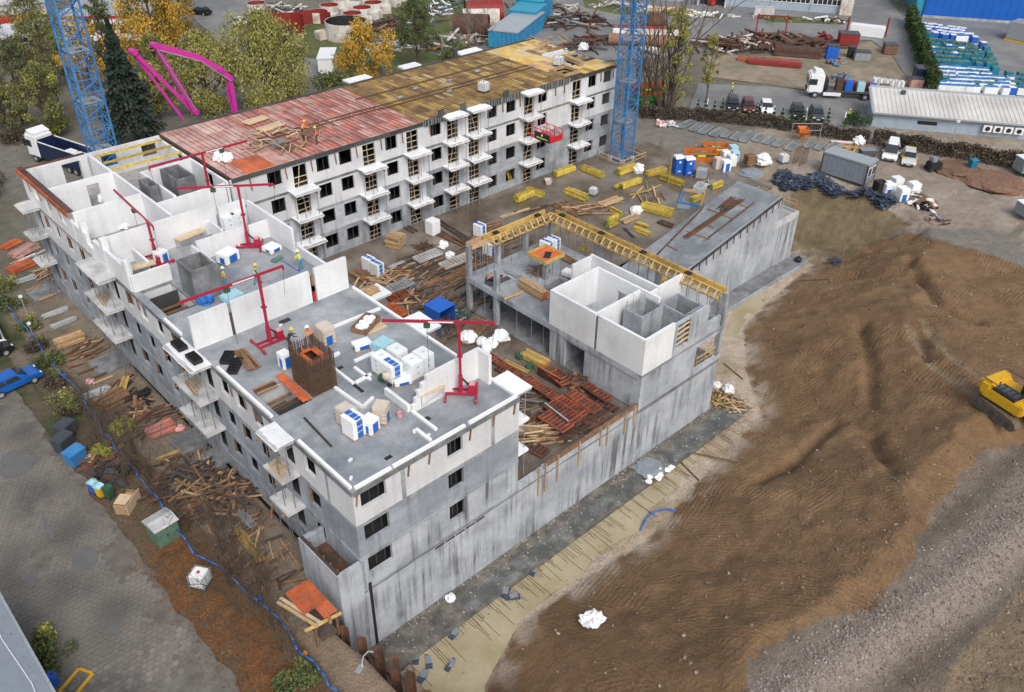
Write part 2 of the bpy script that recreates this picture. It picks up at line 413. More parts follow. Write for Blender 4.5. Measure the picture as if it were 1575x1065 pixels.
# ---- what the ground is made of (soil, clay, gravel, sand ...): a colour per vertex
def zone(px_poly, z): return [tuple(at(x, y, z)[:2]) for x, y in px_poly]
colr = np.zeros((ny, nx, 3)); colr[:] = (.185, .17, .15)
def paint(mask, c, soft=None):
    m = mask.astype(float)[..., None] if mask.dtype == bool else mask[..., None]
    colr[:] = colr*(1-m)+np.array(c)*m
wob = 2.2*(fbm(GX*.35, GY*.35, 4, 21)-.5); wob2 = 2.2*(fbm(GX*.35, GY*.35, 4, 31)-.5)
def pz(poly, grow=0.0): return pip(poly, GX+wob, GY+wob2)
D = pdist(PIT, GX, GY); INS = pip(PIT, GX, GY)
_v = verts-np.array(CAM); _dep = _v@np.array(_f); SX = (CX+FPX*(_v@np.array(_r2))/_dep).reshape(ny, nx); SY = (CY+FPX*(_v@np.array(_d2))/_dep).reshape(ny, nx)   # survey coordinates of the ground points
def sz(poly, k=14): return pip(poly, SX+k*wob/2.2, SY+k*wob2/2.2) & (_dep.reshape(ny, nx) > 5)
soilz = (GY < 9) & (GX > 2.5) & (GX < 74.5+wob*1.5) & ~INS
paint(soilz, (.185, .114, .061))
n1 = fbm(GX*.18, GY*.18, 5, 41)
paint(soilz*sstep(.5, .66, n1)*.6, (.235, .15, .082))
paint(soilz*sstep(.52, .66, fbm(GX*.3, GY*.12, 5, 43))*.5, (.145, .088, .048))
ol = sz([(1218,300),(1228,275),(1262,280),(1330,302),(1402,346),(1370,362),(1318,384),(1290,402),(1240,412),(1210,400)], 8) & ~INS
paint(ol*1.0, (.172, .132, .078))
paint(ol*sstep(.46, .6, fbm(GX*.9, GY*.15, 4, 44))*.6, (.105, .083, .048)); paint(ol*sstep(.5, .6, fbm(GX*.15, GY*1.2, 4, 45))*.4, (.19, .15, .09))
paint(INS.astype(float), (.34, .27, .19))
paint(INS*sstep(.48, .6, fbm(GX*.3, GY*.3, 5, 45)), (.42, .345, .275))
edge = sstep(2.2, .2, D)*(~INS)*sstep(2, 5, GX)*sstep(.35, .6, fbm(GX*.6, GY*.6, 4, 46))
paint(edge*.85, (.40, .33, .26))
gz = pip(GRAVW, GX+wob*.9, GY+wob2*.9); paint(gz*1.0, (.165, .135, .105)); paint(gz*sstep(.45, .62, fbm(GX*.4, GY*.4, 4, 47)), (.205, .172, .138))
rowd = ldist(ROWW, GX, GY); paint(gz*sstep(2.6, 1.2, rowd+wob*.4), (.255, .215, .178)); paint(gz*sstep(1.0, .2, np.abs(rowd-3.1)+wob*.15)*.6, (.085, .075, .065))
SAND = SANDW; sd_ = pip(SANDW, GX+wob*.4, GY+wob2*.4); paint(sd_*1.0, (.25, .19, .12)); paint(sd_*sstep(.48, .6, fbm(GX*.35, GY*1.4, 4, 64))*.6, (.17, .13, .085))
for g in RUTS: paint(sstep(.5, .2, ldist(g, GX, GY))*.6, (.24, .185, .125))
for g in GULLY: paint(sstep(.7, .1, ldist(g, GX, GY))*.55, (.095, .062, .038))
road = (GX > 74.5+wob*1.2) & (GY < 30) & ~pip(SAND, GX, GY) & (GY > -40); road = road & ~ol & ~((SY > 352) & (SX < 1575)); paint(road*~gz*1.0, (.26, .215, .17))
paint(road*sstep(.5, .62, fbm(GX*.12, GY*.5, 5, 48))*.7, (.335, .29, .24))
left = (GX < -.2) & (GY > -12); paint(left*1.0, (.165, .135, .10))
paint(left*sstep(.48, .62, fbm(GX*.4, GY*.25, 5, 49))*.8, (.235, .195, .145))
litter = (GX < -4.6+wob*.6) & (GX > -9.2) & (GY > -12) & (GY < 40); paint(litter*.85, (.095, .076, .05))
paint(litter*sstep(.45, .6, fbm(GX*.8, GY*.8, 4, 50))*sstep(18, 8, GY)*(GX < -5.4)*.85, (.155, .08, .04))
paint(((GX < -5.2) & (GX > -9) & (GY > 24))*sstep(.4, .55, fbm(GX*.5, GY*.5, 4, 51)), (.05, .065, .025))
fg = (GX < 3) & (GY < 1) & (GX > -4.6) & ~INS; paint(fg*.9, (.225, .165, .115))
far = (GY > 54) | (GX > 80); farz = far & ~road
paint(farz*.9, (.165, .155, .135)); paint(farz*sstep(.45, .6, fbm(GX*.06, GY*.06, 4, 52))*.6, (.12, .11, .07))
ca = me.color_attributes.new('soil_colour', 'FLOAT_COLOR', 'POINT')
ca.data.foreach_set('color', np.concatenate([colr.reshape(-1, 3), ((soilz & ~gz & ~sd_ & ~ol)*1.0).reshape(-1, 1)], 1).ravel())

def ground_material():
    m = bpy.data.materials.new('ground'); m.use_nodes = True; N = m.node_tree.nodes; L = m.node_tree.links; b = N['Principled BSDF']
    a = N.new('ShaderNodeAttribute'); a.attribute_name = 'soil_colour'; g = N.new('ShaderNodeNewGeometry')
    def nz(sc, det=8, src=None):
        n = N.new('ShaderNodeTexNoise'); n.inputs['Scale'].default_value = sc; n.inputs['Detail'].default_value = det; n.inputs['Roughness'].default_value = .65
        L.new(src or g.outputs['Position'], n.inputs['Vector']); return n.outputs['Fac']
    def rng(s, lo, hi, o0, o1):
        r = N.new('ShaderNodeMapRange'); r.inputs[1].default_value = lo; r.inputs[2].default_value = hi; r.inputs[3].default_value = o0; r.inputs[4].default_value = o1; L.new(s, r.inputs[0]); return r.outputs[0]
    def mul(p, q):
        x = N.new('ShaderNodeMath'); x.operation = 'MULTIPLY'; L.new(p, x.inputs[0]); L.new(q, x.inputs[1]); return x.outputs[0]
    def add(p, q, k=1.0):
        x = N.new('ShaderNodeMath'); x.operation = 'MULTIPLY_ADD'; L.new(q, x.inputs[0]); x.inputs[1].default_value = k; L.new(p, x.inputs[2]); return x.outputs[0]
    f = mul(mul(rng(nz(.9), .3, .7, .8, 1.2), rng(nz(9), .3, .7, .75, 1.25)), rng(nz(40, 2), .35, .75, .85, 1.3))
    cc = N.new('ShaderNodeCombineColor'); [L.new(f, cc.inputs[i]) for i in range(3)]
    mx = N.new('ShaderNodeMix'); mx.data_type = 'RGBA'; mx.blend_type = 'MULTIPLY'; mx.inputs[0].default_value = 1; L.new(a.outputs['Color'], mx.inputs[6]); L.new(cc.outputs[0], mx.inputs[7])
    # pale stones
    vo = N.new('ShaderNodeTexVoronoi'); vo.inputs['Scale'].default_value = 2.6; L.new(g.outputs['Position'], vo.inputs['Vector'])
    st = mul(rng(vo.outputs['Distance'], .05, .10, 1, 0), rng(nz(.6, 3), .52, .6, 0, .8))
    mx2 = N.new('ShaderNodeMix'); mx2.data_type = 'RGBA'; L.new(st, mx2.inputs[0]); L.new(mx.outputs[2], mx2.inputs[6]); mx2.inputs[7].default_value = (.34, .29, .23, 1)
    L.new(mx2.outputs[2], b.inputs['Base Color'])
    b.inputs['Roughness'].default_value = .9; b.inputs['Specular IOR Level'].default_value = .2
    # relief: clods plus patches of track-cleat marks, each patch with its own heading
    def m_(op, p, q=None, v=None):
        x = N.new('ShaderNodeMath'); x.operation = op; L.new(p, x.inputs[0])
        if q is not None: L.new(q, x.inputs[1])
        elif v is not None: x.inputs[1].default_value = v
        return x.outputs[0]
    dn = N.new('ShaderNodeVectorMath'); dn.operation = 'MULTIPLY_ADD'
    nc = N.new('ShaderNodeTexNoise'); nc.inputs['Scale'].default_value = .35; nc.inputs['Detail'].default_value = 4; L.new(g.outputs['Position'], nc.inputs['Vector'])
    L.new(nc.outputs['Color'], dn.inputs[0]); dn.inputs[1].default_value = (3.5, 3.5, 0); L.new(g.outputs['Position'], dn.inputs[2])
    vc = N.new('ShaderNodeTexVoronoi'); vc.inputs['Scale'].default_value = .17; vc.voronoi_dimensions = '2D'; L.new(dn.outputs[0], vc.inputs['Vector'])
    sc_ = N.new('ShaderNodeSeparateColor'); L.new(vc.outputs['Color'], sc_.inputs[0]); ang = rng(sc_.outputs[0], 0, 1, -.2, 1.9)
    sx = N.new('ShaderNodeSeparateXYZ'); L.new(g.outputs['Position'], sx.inputs[0]); ds = N.new('ShaderNodeSeparateXYZ'); L.new(dn.outputs[0], ds.inputs[0])
    pr = m_('ADD', m_('MULTIPLY', sx.outputs[0], m_('COSINE', ang)), m_('MULTIPLY', sx.outputs[1], m_('SINE', ang)))
    ph = m_('ADD', m_('MULTIPLY', pr, v=17.0), m_('MULTIPLY', nz(.8, 4), v=9.0))
    ridge = mul(mul(rng(m_('SINE', ph), -1, 1, 0, 1), rng(nz(.16, 4), .42, .58, 0, 1)), a.outputs['Alpha'])
    hgt = add(add(nz(4.5), nz(1.2), 1.7), ridge, .26)
    bp = N.new('ShaderNodeBump'); bp.inputs['Strength'].default_value = .9; bp.inputs['Distance'].default_value = .16; L.new(hgt, bp.inputs['Height']); L.new(bp.outputs[0], b.inputs['Normal'])
    return m
me.materials.append(ground_material())
struct(inst('ground', me))

# ---- murky water standing in the pit
mat('muddy_water', (.38,.325,.215), .08, .1, .5, col2=(.29,.245,.14), mix_scale=.25, spec=.5)
wm = MB()
wp = [(1.2,-2.6),(-.6,-9.0),(1.2,-10.2),(3.6,-7.2),(8.5,-5.2),(12,-4.9),(14.7,-5.3),(17,-4.6),(21,-5.3),(23.5,-4.4),(27,-4.3),(29,-3.6),(31,-3.4),(33,-2.75),(30,-2.7)]
wm.add([(x,y,PITZ+.015) for x,y in wp], [tuple(range(len(wp)))])
struct(wm.build('pit_water', 'muddy_water'))
wm = MB(); wp = [(44,1.4),(47,4.4),(51.4,6.1),(60,7.4),(66,8.4),(66,9.2),(54,8.9),(46.5,5.0),(43.5,3)]
wm.add([(x,y,PITZ+.02) for x,y in wp], [tuple(range(len(wp)))])
struct(wm.build('pit_water', 'muddy_water'))

# ---- loose stones and clods on the soil (uncountable)
rs = random.Random(3); ck = MB(); pts = []
for i in range(5200):
    if i < 3000: pts.append((rs.uniform(3, 74), rs.uniform(-34, 8), rs.choice((.03,.04,.05,.06,.08,.11,.16))))
    else:
        p = at(rs.uniform(1200, 1575), rs.uniform(700, 1065), .2); pts.append((p.x, p.y, rs.choice((.04,.05,.06,.09))))
pa = np.array(pts); pin = pip(PIT, pa[:, 0], pa[:, 1]); ph = height(pa[:, 0], pa[:, 1])
for (x, y, s_), q, z in zip(pts, pin, ph):
    if not q: ck.cbox((x, y, z+s_*.2), (s_*rs.uniform(.8,1.7), s_, s_*.8), rs.uniform(0,3), rs.uniform(-.4,.4), rs.uniform(-.4,.4))
mat('clods', (.165,.115,.075), .9, .25, 3, col2=(.33,.28,.23), mix_scale=1.7, mix_lo=.56, mix_hi=.62)
o = stuff(ck.build('loose_stones', 'clods'))
tag(o, 'loose clods and stones scattered over the brown soil and gravel', 'stones')

# ---- stony windrow of the gravel strip
mat('gravel_stone', (.23,.195,.17), .85, .3, 2, col2=(.36,.33,.32), mix_scale=3.0, mix_lo=.52, mix_hi=.62); rs = random.Random(9); ck = MB(); pts = []
for i in range(5200):
    k = rs.randrange(len(ROWW)-1); a, b_ = ROWW[k], ROWW[k+1]; u = rs.random(); g = rs.gauss(0, 1.0 if i % 5 else 2.6); dx, dy = b_[0]-a[0], b_[1]-a[1]; l = math.hypot(dx, dy); pts.append((a[0]+dx*u-dy/l*g, a[1]+dy*u+dx/l*g, rs.choice((.03,.04,.05,.05,.07,.1))))
pa = np.array(pts); pin = pip(GRAVW, pa[:, 0], pa[:, 1]); ph = height(pa[:, 0], pa[:, 1])
for (x, y, s_), q, z in zip(pts, pin, ph):
    if q: ck.cbox((x, y, z+s_*.25), (s_*rs.uniform(1,1.8), s_*1.1, s_*.9), rs.uniform(0,3), rs.uniform(-.5,.5), rs.uniform(-.5,.5))
tag(stuff(ck.build('gravel_stones', 'gravel_stone')), 'pale pink and grey stones heaped along the gravel strip', 'gravel')
# ================================================================== MAIN BUILDING (left wing + back wing)
LV = (.6, 3.4, 6.2, 9.0, 11.8)
B = thing('apartment_building', 'long unfinished white and grey apartment block with two wings and bare concrete decks', 'building')
T = .22
def win(c, w_=1.5, sill=.9, h=1.45): return (c-w_/2, c+w_/2, sill, sill+h)
def lift(h, z): return (h[0], h[1], h[2]+z, h[3]+z)
# ---- left facade, plane x = 0
LWIN = [4.7, 10.9, 13.25, 15.5, 22.9, 25.6, 28.4, 31.0, 40.6, 43.5, 46.4, 49.0]
LDOOR = [7.3, 18.0, 20.0, 34.0, 36.2, 51.2]
for k in range(3):
    z0, z1 = LV[k], LV[k+1]-.25
    hs_ = [lift(win(c, 1.3), z0) for c in LWIN]+[(c-.7, c+.7, z0+.02, z0+2.2) for c in LDOOR]
    m = MB().ywall(.0, 53, 0, T, z0, z1, hs_)
    m.build('wall', ('grey_block', 'grey_block', 'white_plaster')[k], B)
    for c in LWIN:          # timber frames around a few openings, steel props inside
        if (c*7+k) % 3 < 1.2:
            f = MB()
            for yy in (c-.62, c+.62): f.box(.05, .17, yy-.04, yy+.04, z0+.95, z0+2.3)
            f.box(.05, .17, c-.58, c+.58, z0+2.22, z0+2.3)
            f.build('opening_frame', 'timber_brown', B)
MB().ywall(.0, 53, -.02, T+.02, -.9, .35).build('plinth', 'concrete_grey', B)
# ---- front facade, plane y = 0
for k in range(3):
    z0, z1 = LV[k], LV[k+1]-.25
    hs_ = [(.5, 2.3, z0+1.12, z0+2.5), (7.0, 8.28, z0+1.05, z0+2.45)]
    MB().xwall(T+.003, 13.2, 0, T, z0, z1, hs_).build('wall', ('concrete_wall', 'grey_block', 'white_plaster')[k], B)
    for (a, b_, c, d) in hs_:
        f = MB()
        for q in np.linspace(a+.25, b_-.25, 2 if b_-a < 1.2 else 3): f.tube((q, .5, z0), (q, .5, z0+2.5), .035, n=6)
        f.build('prop', 'steel_dark', B)
for x in (3.55, 10.85):
    MB().box(x-.16, x+.16, -.006, .1, 6.2, 8.75).build('column', 'concrete_grey', B)
MB().box(-.006, .1, 2.7, 2.95, 6.2, 8.75).build('column', 'concrete_grey', B)
# ---- courtyard-side wall of the left wing, gable and rear walls
for k in range(3):
    z0, z1 = LV[k], LV[k+1]-.25
    hs_ = [lift(win(c), z0) for c in (4, 8, 12, 16, 20, 24, 28, 32, 36)]
    MB().ywall(T+.003, 37.9, 12.9, 13.2, z0, z1, hs_).build('wall', 'grey_block' if k < 2 else 'white_plaster', B)
# ---- back wing, courtyard facade plane y = 38
BWIN = [17.6, 22.9, 25.5, 31.1, 37.0, 45.1, 48.0, 53.1, 61.7, 64.5]
BDOOR = [20.3, 28.3, 33.8, 39.3, 42.3, 50.8, 58.9]
for k in range(4):
    z0, z1 = LV[k], LV[k+1]-(.25 if k < 3 else .12)
    hs_ = [lift(win(c), z0) for c in BWIN]+[(c-.75, c+.75, z0+.02, z0+2.25) for c in BDOOR]
    for (xa, xb) in ((13.2, 35.3), (35.303, 66.3)):
        mt = ('concrete_grey', 'pale_block' if xa < 30 else 'concrete_grey', 'white_plaster', 'white_plaster')[k]
        MB().xwall(xa, xb, 38, 38+T, z0, z1, [h for h in hs_ if xa < h[0] < xb]).build('wall', mt, B)
    MB().xwall(.0 if k == 3 else T+.003, 66.3, 52.7, 53, z0, z1, [lift(win(c), z0) for c in range(4, 64, 4) if k < 3 or c > 6]+([(3.5,5.2,9.0,11.4)] if k == 3 else [])).build('wall', 'white_plaster', B)
    MB().ywall(38+T+.003, 52.697, 66.0, 66.3, z0, z1, [lift(win(c), z0) for c in (42, 46, 50)]).build('wall', 'white_plaster', B)
    # rooms behind the openings: cross walls and a corridor wall, shade painted near-black
    MB().xwall(.6 if k < 3 else 13.6, 65.9, 44.5, 44.7, z0, z1-.02).build('corridor_wall', 'interior_shade', B)
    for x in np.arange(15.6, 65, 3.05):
        MB().ywall(38.5, 44.45, x-.08, x+.08, z0, z1-.02).build('cross_wall', 'interior_shade', B)
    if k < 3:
        MB().ywall(1.2, 44.3, 6.4, 6.6, z0, z1-.02).build('corridor_wall', 'interior_shade', B)
        for y in np.arange(3.5, 50, 3.1): MB().xwall(.5, 6.35, y-.08, y+.08, z0, z1-.02).build('cross_wall', 'interior_shade', B)
# timber bracing and props in the openings of the courtyard facade
rb = random.Random(5)
for k in range(4):
    z0 = LV[k]
    for c in BDOOR:
        f = MB()
        for t in (.45, 1.05, 1.6)[:rb.choice((2,3,3))]: f.bar((c-.74, 38.1, z0+t+rb.uniform(-.08,.08)), (c+.74, 38.1, z0+t+rb.uniform(-.08,.08)), .09, .05)
        f.bar((c+rb.uniform(-.4,.4), 38.16, z0), (c+rb.uniform(-.4,.4), 38.16, z0+2.2), .08, .05)
        f.build('timber_bracing', 'timber_pale', B)
    for c in BWIN:
        f = MB()
        for xx in (c-.35, c+.3):
            if rb.random() < .75: f.tube((xx, 38.5, z0), (xx, 38.5, z0+2.5), .035, n=6)
        if f.v: f.build('prop', 'steel_dark', B)
# ---- floor slabs (the rim shows as a grey band on the facades)
SH1 = (.55, 3.0, 8.85, 12.2); SH2 = (.5, 2.9, 24.7, 29.5)
MB().floor(-.03, 13.23, -.03, 38.0, 8.75, 9.0, [SH1, SH2]).build('roof_slab', 'concrete_slab', B)
MB().floor(-.03, 13.23, 38.003, 53.03, 8.75, 9.0).build('floor_slab', 'concrete_floor', B)
MB().floor(13.233, 66.33, 37.97, 53.03, 8.75, 9.0).build('floor_slab', 'concrete_dark', B)
for k in (1, 2):
    MB().floor(-.03, 13.23, -.03, 53.03, LV[k]-.25, LV[k]).build('floor_slab', 'concrete_grey', B)
    MB().floor(13.233, 66.33, 37.97, 53.03, LV[k]-.25, LV[k]).build('floor_slab', 'concrete_grey', B)
MB().floor(-.03, 13.23, .05, 53.03, .35, .6).build('floor_slab', 'concrete_grey', B)
for k in range(4):  # near-black sheets added over floors and under slabs, painting in the room shade
    if k < 3: MB().floor(T+.01, 12.88, T+.01, 52.6, LV[k]+.004, LV[k]+.014).build('shade_floor', 'interior_shade', B); MB().floor(T+.01, 12.88, T+.01, 52.6, LV[k+1]-.266, LV[k+1]-.256, [SH1, SH2] if k == 2 else []).build('shade_ceiling', 'interior_shade', B)
    MB().floor(13.3, 65.95, 38.26, 52.6, LV[k]+.004, LV[k]+.014).build('shade_floor', 'interior_shade', B)
    if k < 3: MB().floor(13.3, 65.95, 38.26, 52.6, LV[k+1]-.266, LV[k+1]-.256).build('shade_ceiling', 'interior_shade', B)
# stair-well lining below the two roof openings
for s_ in (SH1, SH2):
    a, b_, c, d = s_
    m = MB(); m.xwall(a-.2, b_+.2, c-.2, c, 6.25, 8.74); m.xwall(a-.2, b_+.2, d, d+.2, 6.25, 8.74); m.ywall(c, d, b_, b_+.2, 6.25, 8.74)
    m.build('stair_well', 'white_plaster', B)
    for i in range(4): MB().cbox(((a+b_)/2, c+.6+i*.75, 7.9), (b_-a-.05, .12, .16)).build('timber_beam', 'timber_brown', B)
    MB().cbox(((a+b_)/2+.2, (c+d)/2, 7.2), (1.2, 2.4, .12), .1, .25).build('stair_form', 'timber_dark', B)
# ---- white upstands along the roof edge, with joints
def strip(p, q, w_=.2, h=.17, z=9.0, m='white_sheet'):
    p, q = Vector((*p, z+h/2)), Vector((*q, z+h/2)); L_ = (q-p).length; n = max(1, round(L_/4.5)); d = (q-p)/n
    for i in range(n): MB().bar(p+d*i+d.normalized()*.02, p+d*(i+1)-d.normalized()*.02, w_, h).build('edge_block', m, B)
strip((.25,.12), (2.85,.12)); strip((2.95,.12), (8.6,.12)); strip((8.9,.12), (13.1,.12))
strip((.12,.28), (.12,5.9)); strip((.12,9.0), (.12,16.2)); strip((13.05,.3), (13.05,18.9)); strip((.12,21.6), (.12,24.4))
strip((4.6,14.6), (4.6,12.0)); strip((5.9,12.4), (5.9,8.4)); strip((4.65,12.0), (7.2,12.0), h=.22); strip((6.05,8.4), (7.4,8.5))
strip((4.75,8.9),(4.9,6.0)); strip((4.9,5.9),(6.0,6.3)); strip((7.0,3.5),(7.0,1.0)); strip((6.1,1.9),(6.1,.4))
strip((7.0,9.9),(7.0,8.0)); strip((7.3,15.2),(12.8,14.9)); strip((7.4,10.5),(10.6,10.4))
for (x, y, sx, sy) in ((5.75,10.9,.35,.5),(5.9,8.1,.25,1.6),(3.3,1.0,.5,.3),(7.25,2.3,.5,.4),(6.3,10.6,.45,.3),(6.6,18.3,.9,.5)):
    MB().box(x-sx/2, x+sx/2, y-sy/2, y+sy/2, 8.99, 9.006).build('duct_opening', 'black', B)
# dark timber shutter strip under the roof edge
for i in range(6): MB().box(.02+i*2.19, 2.19+i*2.19-.015, -.075, -.034, 8.62, 8.98).build('edge_board', 'concrete_dark', B)
for i in range(16): MB().box(-.075, -.034, .02+i*2.2, 2.2+i*2.2-.02, 8.64, 8.98).build('edge_board', 'concrete_dark', B)
for x in (.25, 4.0, 5.6, 8.9, 10.9, 12.75): MB().bar((x, -.1, 8.7), (x-.12, -.08, 7.85), .1, .06).build('timber_strut', 'timber_brown', B)
for y in (11.2, 12.4, 14.3, 29.0, 30.2): MB().bar((-.1, y, 8.7), (-.08, y-.1, 7.8), .1, .06).build('timber_strut', 'timber_brown', B)
# ---- balconies
def balcony(c, z, along, wid, dep, props=True, foil=True, zbot=None, mt='white_foil'):
    """plate outside the facade (along 'x' on y=38 face, or 'y' on x=0 face)"""
    m = MB(); r_ = random.Random(int(c*31+z*7))
    if along == 'x': m.box(c-wid/2, c+wid/2, 38-dep, 37.96, z-.2, z)
    else: m.box(-dep, -.04, c-wid/2, c+wid/2, z-.2, z)
    o = m.build('balcony_slab', 'concrete_light', B)
    if foil:
        f = MB(); n = 7
        for i in range(n):
            for j in range(4):
                u0, u1 = -wid/2-.05+i*(wid+.1)/n, -wid/2-.05+(i+1)*(wid+.1)/n; v0, v1 = -.05+j*(dep+.06)/4, -.05+(j+1)*(dep+.06)/4
                def P(u, v):
                    hh = .035+.05*mnoise.noise((u*1.7+c*3, v*1.9, z))
                    if j == 3 and v > dep-.02: hh -= .12+.1*mnoise.noise((u*2, c, z))
                    return (c+u, 37.96-v, z+hh) if along == 'x' else (-.04-v, c+u, z+hh)
                q = [P(u0,v0), P(u1,v0), P(u1,v1), P(u0,v1)]
                f.add(q, [(0,3,2,1)] if along == 'x' else [(0,1,2,3)])
        f.build('balcony_cover', mt, o, smooth=True)
    lo = z-2.8 if zbot is None else zbot
    if props:
        for i in range(4 if wid < 3 else 6):
            u = -wid/2+.25+i*(wid-.5)/(3 if wid < 3 else 5); v = dep*.75 if i % 2 else dep*.45
            p = (c+u, 38-v) if along == 'x' else (-v, c+u)
            MB().tube((*p, lo+.0), (*p, z-.2), .032, n=6).build('prop', 'steel', o)
    for s_ in (-1, 1):       # timber bearers that stick out under the plate
        q = (c+s_*wid*.3, 38-dep-.25, z-.27), (c+s_*wid*.3, 37.9, z-.27)
        if along == 'y': q = (-dep-.25, c+s_*wid*.3, z-.27), (-.1, c+s_*wid*.3, z-.27)
        MB().bar(*q, .1, .1).build('bearer', 'timber_brown', o)
for c, lev in ((20.1,(1,2,3)),(28.1,(1,2,3)),(33.9,(1,2,3)),(39.1,(1,2,3,4)),(42.4,(1,2,3,4)),(50.6,(1,2,3,4)),(59.0,(1,2,3))):
    for k in lev: balcony(c, LV[k]+(.1 if k == 4 else 0), 'x', 2.7, 1.5, zbot=.6 if k == 1 else None)
for c, wid, lev in ((7.3,2.3,(1,2,3)),(19.0,4.4,(1,2,3)),(35.1,4.6,(1,2,3)),(51.0,2.3,(1,2,3))):
    for k in lev:
        balcony(c, LV[k]+.02, 'y', wid, 1.5 if c > 10 else 1.35, foil=(k == 3 or c > 30), zbot=-.7 if k == 1 else None, mt='white_foil' if c in (19.0, 7.3) else 'concrete_light')
for c in (7.3, 19.0, 35.1):        # loose planks on the balconies
    for i in range(4): MB().bar((-1.2+.25*i, c-1+.2*i, 6.3+.05*i), (-1.0+.2*i, c+1.0, 6.28+.05*i), .14, .04).build('plank', 'timber', B)
# ---- annex of the basement at the near corner
A = thing('basement_light_well', 'grey concrete box with open dark top at foot of the near building corner', 'light well')
MB().ywall(.284, 4.4, -1.72, -1.42, -5.2, 3.05).build('wall', 'concrete_wall', A); MB().xwall(-1.722, -.022, -.03, .28, -5.2, 3.05).build('wall', 'concrete_wall', A); MB().xwall(-1.415, -.05, 4.1, 4.4, -5.2, 3.0).build('wall', 'concrete_wall', A)
MB().box(-1.41, -.06, .29, 4.05, 1.6, 1.75).build('floor_slab', 'rust', A)
for i in range(5): MB().box(-1.40, -1.32, .5+i*.75, .6+i*.75, 1.76, 3.05).build('post', 'timber_brown', A)
MB().bar((-1.55, .2, 3.06), (-1.55, 4.3, 3.1), .2, .1).build('cap_plank', 'timber_dark', A)
# ---- cast basement wall under the front facade, panel by panel
BW = thing('basement_wall', 'long stained grey concrete basement wall below the front facade and podium', 'wall')
MB().box(-.02, 26.40, .12, .4, -5.3, .33).build('wall_core', 'concrete_dark', BW)
for (za, zb, off) in ((-5.25, -2.72, 0), (-2.70, .33, 1.8)):
    x = .02-off*0; edges = [-.02]
    while edges[-1] < 26.4: edges.append(min(26.4, edges[-1]+(4.4 if len(edges) > 1 else 4.4-off)))
    for a, b_ in zip(edges[:-1], edges[1:]):
        MB().box(a+.012, b_-.012, -.035, .118, za, zb).build('wall_panel', 'concrete_wall', BW)
MB().box(-.02, 26.4, -.075, -.038, .335, .41).build('joint_strip', 'concrete_dark', BW)
for i in range(5): MB().box(5.6+i*.9, 6.4+i*.9, -.06, -.036, .1, .22).build('dark_strip', 'black', BW)
MB().box(.3, .5, -.09, -.036, -5.2, 1.0).build('downpipe', 'black', BW)
# blinding slab along the wall foot
o = struct(MB().floor(-.4, 40.2, -2.65, -.05, -5.32, -5.05).build('footing_strip', 'footing_dirt' if mat('footing_dirt',(.10,.095,.088),.6,.35,1.5,col2=(.17,.155,.13),mix_scale=.8,bump=.3) else ''))
o = struct(MB().floor(6.5, 40.0, -2.35, -.95, -5.046, -5.036).build('footing_strip', 'wet_slab'))
# ---- 4th-storey block walls on the left wing
def bw(x0, x1, y0, y1, z1=11.7, z0=9.003, holes=(), m='white_block', axis=None):
    """block wall, run along its longer side, cut into stretches"""
    if (x1-x0) > (y1-y0): MB().xwall(x0, x1, y0, y1, z0, z1, holes).build('block_wall', m, B)
    else: MB().ywall(y0, y1, x0, x1, z0, z1, holes).build('block_wall', m, B)
bw(.0, 2.85, 19.1, 19.34); bw(3.1, 9.55, 19.1, 19.34); bw(10.0, 12.85, 19.1, 19.34, 11.75)
for (x, z, c) in ((2.97, 9.9, 'timber_dark'), (9.78, 9.5, 'bright_red'), (9.78, 10.4, 'timber_brown')):
    MB().box(x-.1, x+.1, 19.14, 19.3, 9.003 if z < 10 else 9.9, z+.9).build('column_form', c, B)
bw(.0, 9.8, 34.5, 34.74); bw(10.1, 12.6, 34.5, 34.74, 11.3)
bw(.25, 6.1, 40.7, 40.94, holes=[]); bw(.25, 6.1, 46.9, 47.14, holes=[(3.6,4.7,9.0,11.1)])
bw(6.1, 6.34, 35.0, 46.9, 11.7, holes=[]); bw(6.36, 12.7, 38.0, 38.24, 11.6); bw(8.0, 8.24, 38.3, 45.3); bw(8.3, 12.9, 45.3, 45.54, 11.6)
bw(12.9, 13.14, 38.26, 52.6, 11.6, holes=[(41,42.3,10,11.4),(47,48.4,10,11.4)]); bw(6.1, 6.34, 47.2, 52.6, 11.6)
bw(.1, 3.2, 29.55, 29.79, 10.4); bw(6.2, 10.5, 30.9, 31.14, 10.75); bw(5.75, 5.99, 27.3, 31.1, 10.5); bw(10.9, 12.8, 30.9, 31.14, 10.6)
bw(12.7, 12.94, 19.5, 26.5, 9.9); bw(12.7, 12.94, 27.0, 34.4, 11.2); bw(8.6, 8.8, 31.3, 33.2, 10.9); bw(2.2, 2.4, 31.6, 34.4, 10.2)
bw(.0, .3, 40.95, 46.85, 10.9, holes=[(42.6,44,9.9,10.9)]); bw(.0, .3, 47.2, 52.6, 11.55, holes=[(49,50.2,9.9,11.2)])
bw(.0, .3, 34.8, 40.65, 10.9, holes=[(36.5,38,9.9,10.9)]); bw(.0, .28, 30.0, 34.4, 11.0); bw(-.0, .28, 29.82, 30.0, 11.7)
for y, h in ((38.7,11.5),(34.35,11.85),(30.3,11.5)): MB().box(-.02, .5, y-.25, y+.25, 9.003, h).build('block_pier', 'white_block', B)
MB().xwall(.3, 5.9, 52.4, 52.65, 9.003, 11.5, [(3.5,5.2,9.003,11.4)]).build('block_wall', 'white_plaster', B)
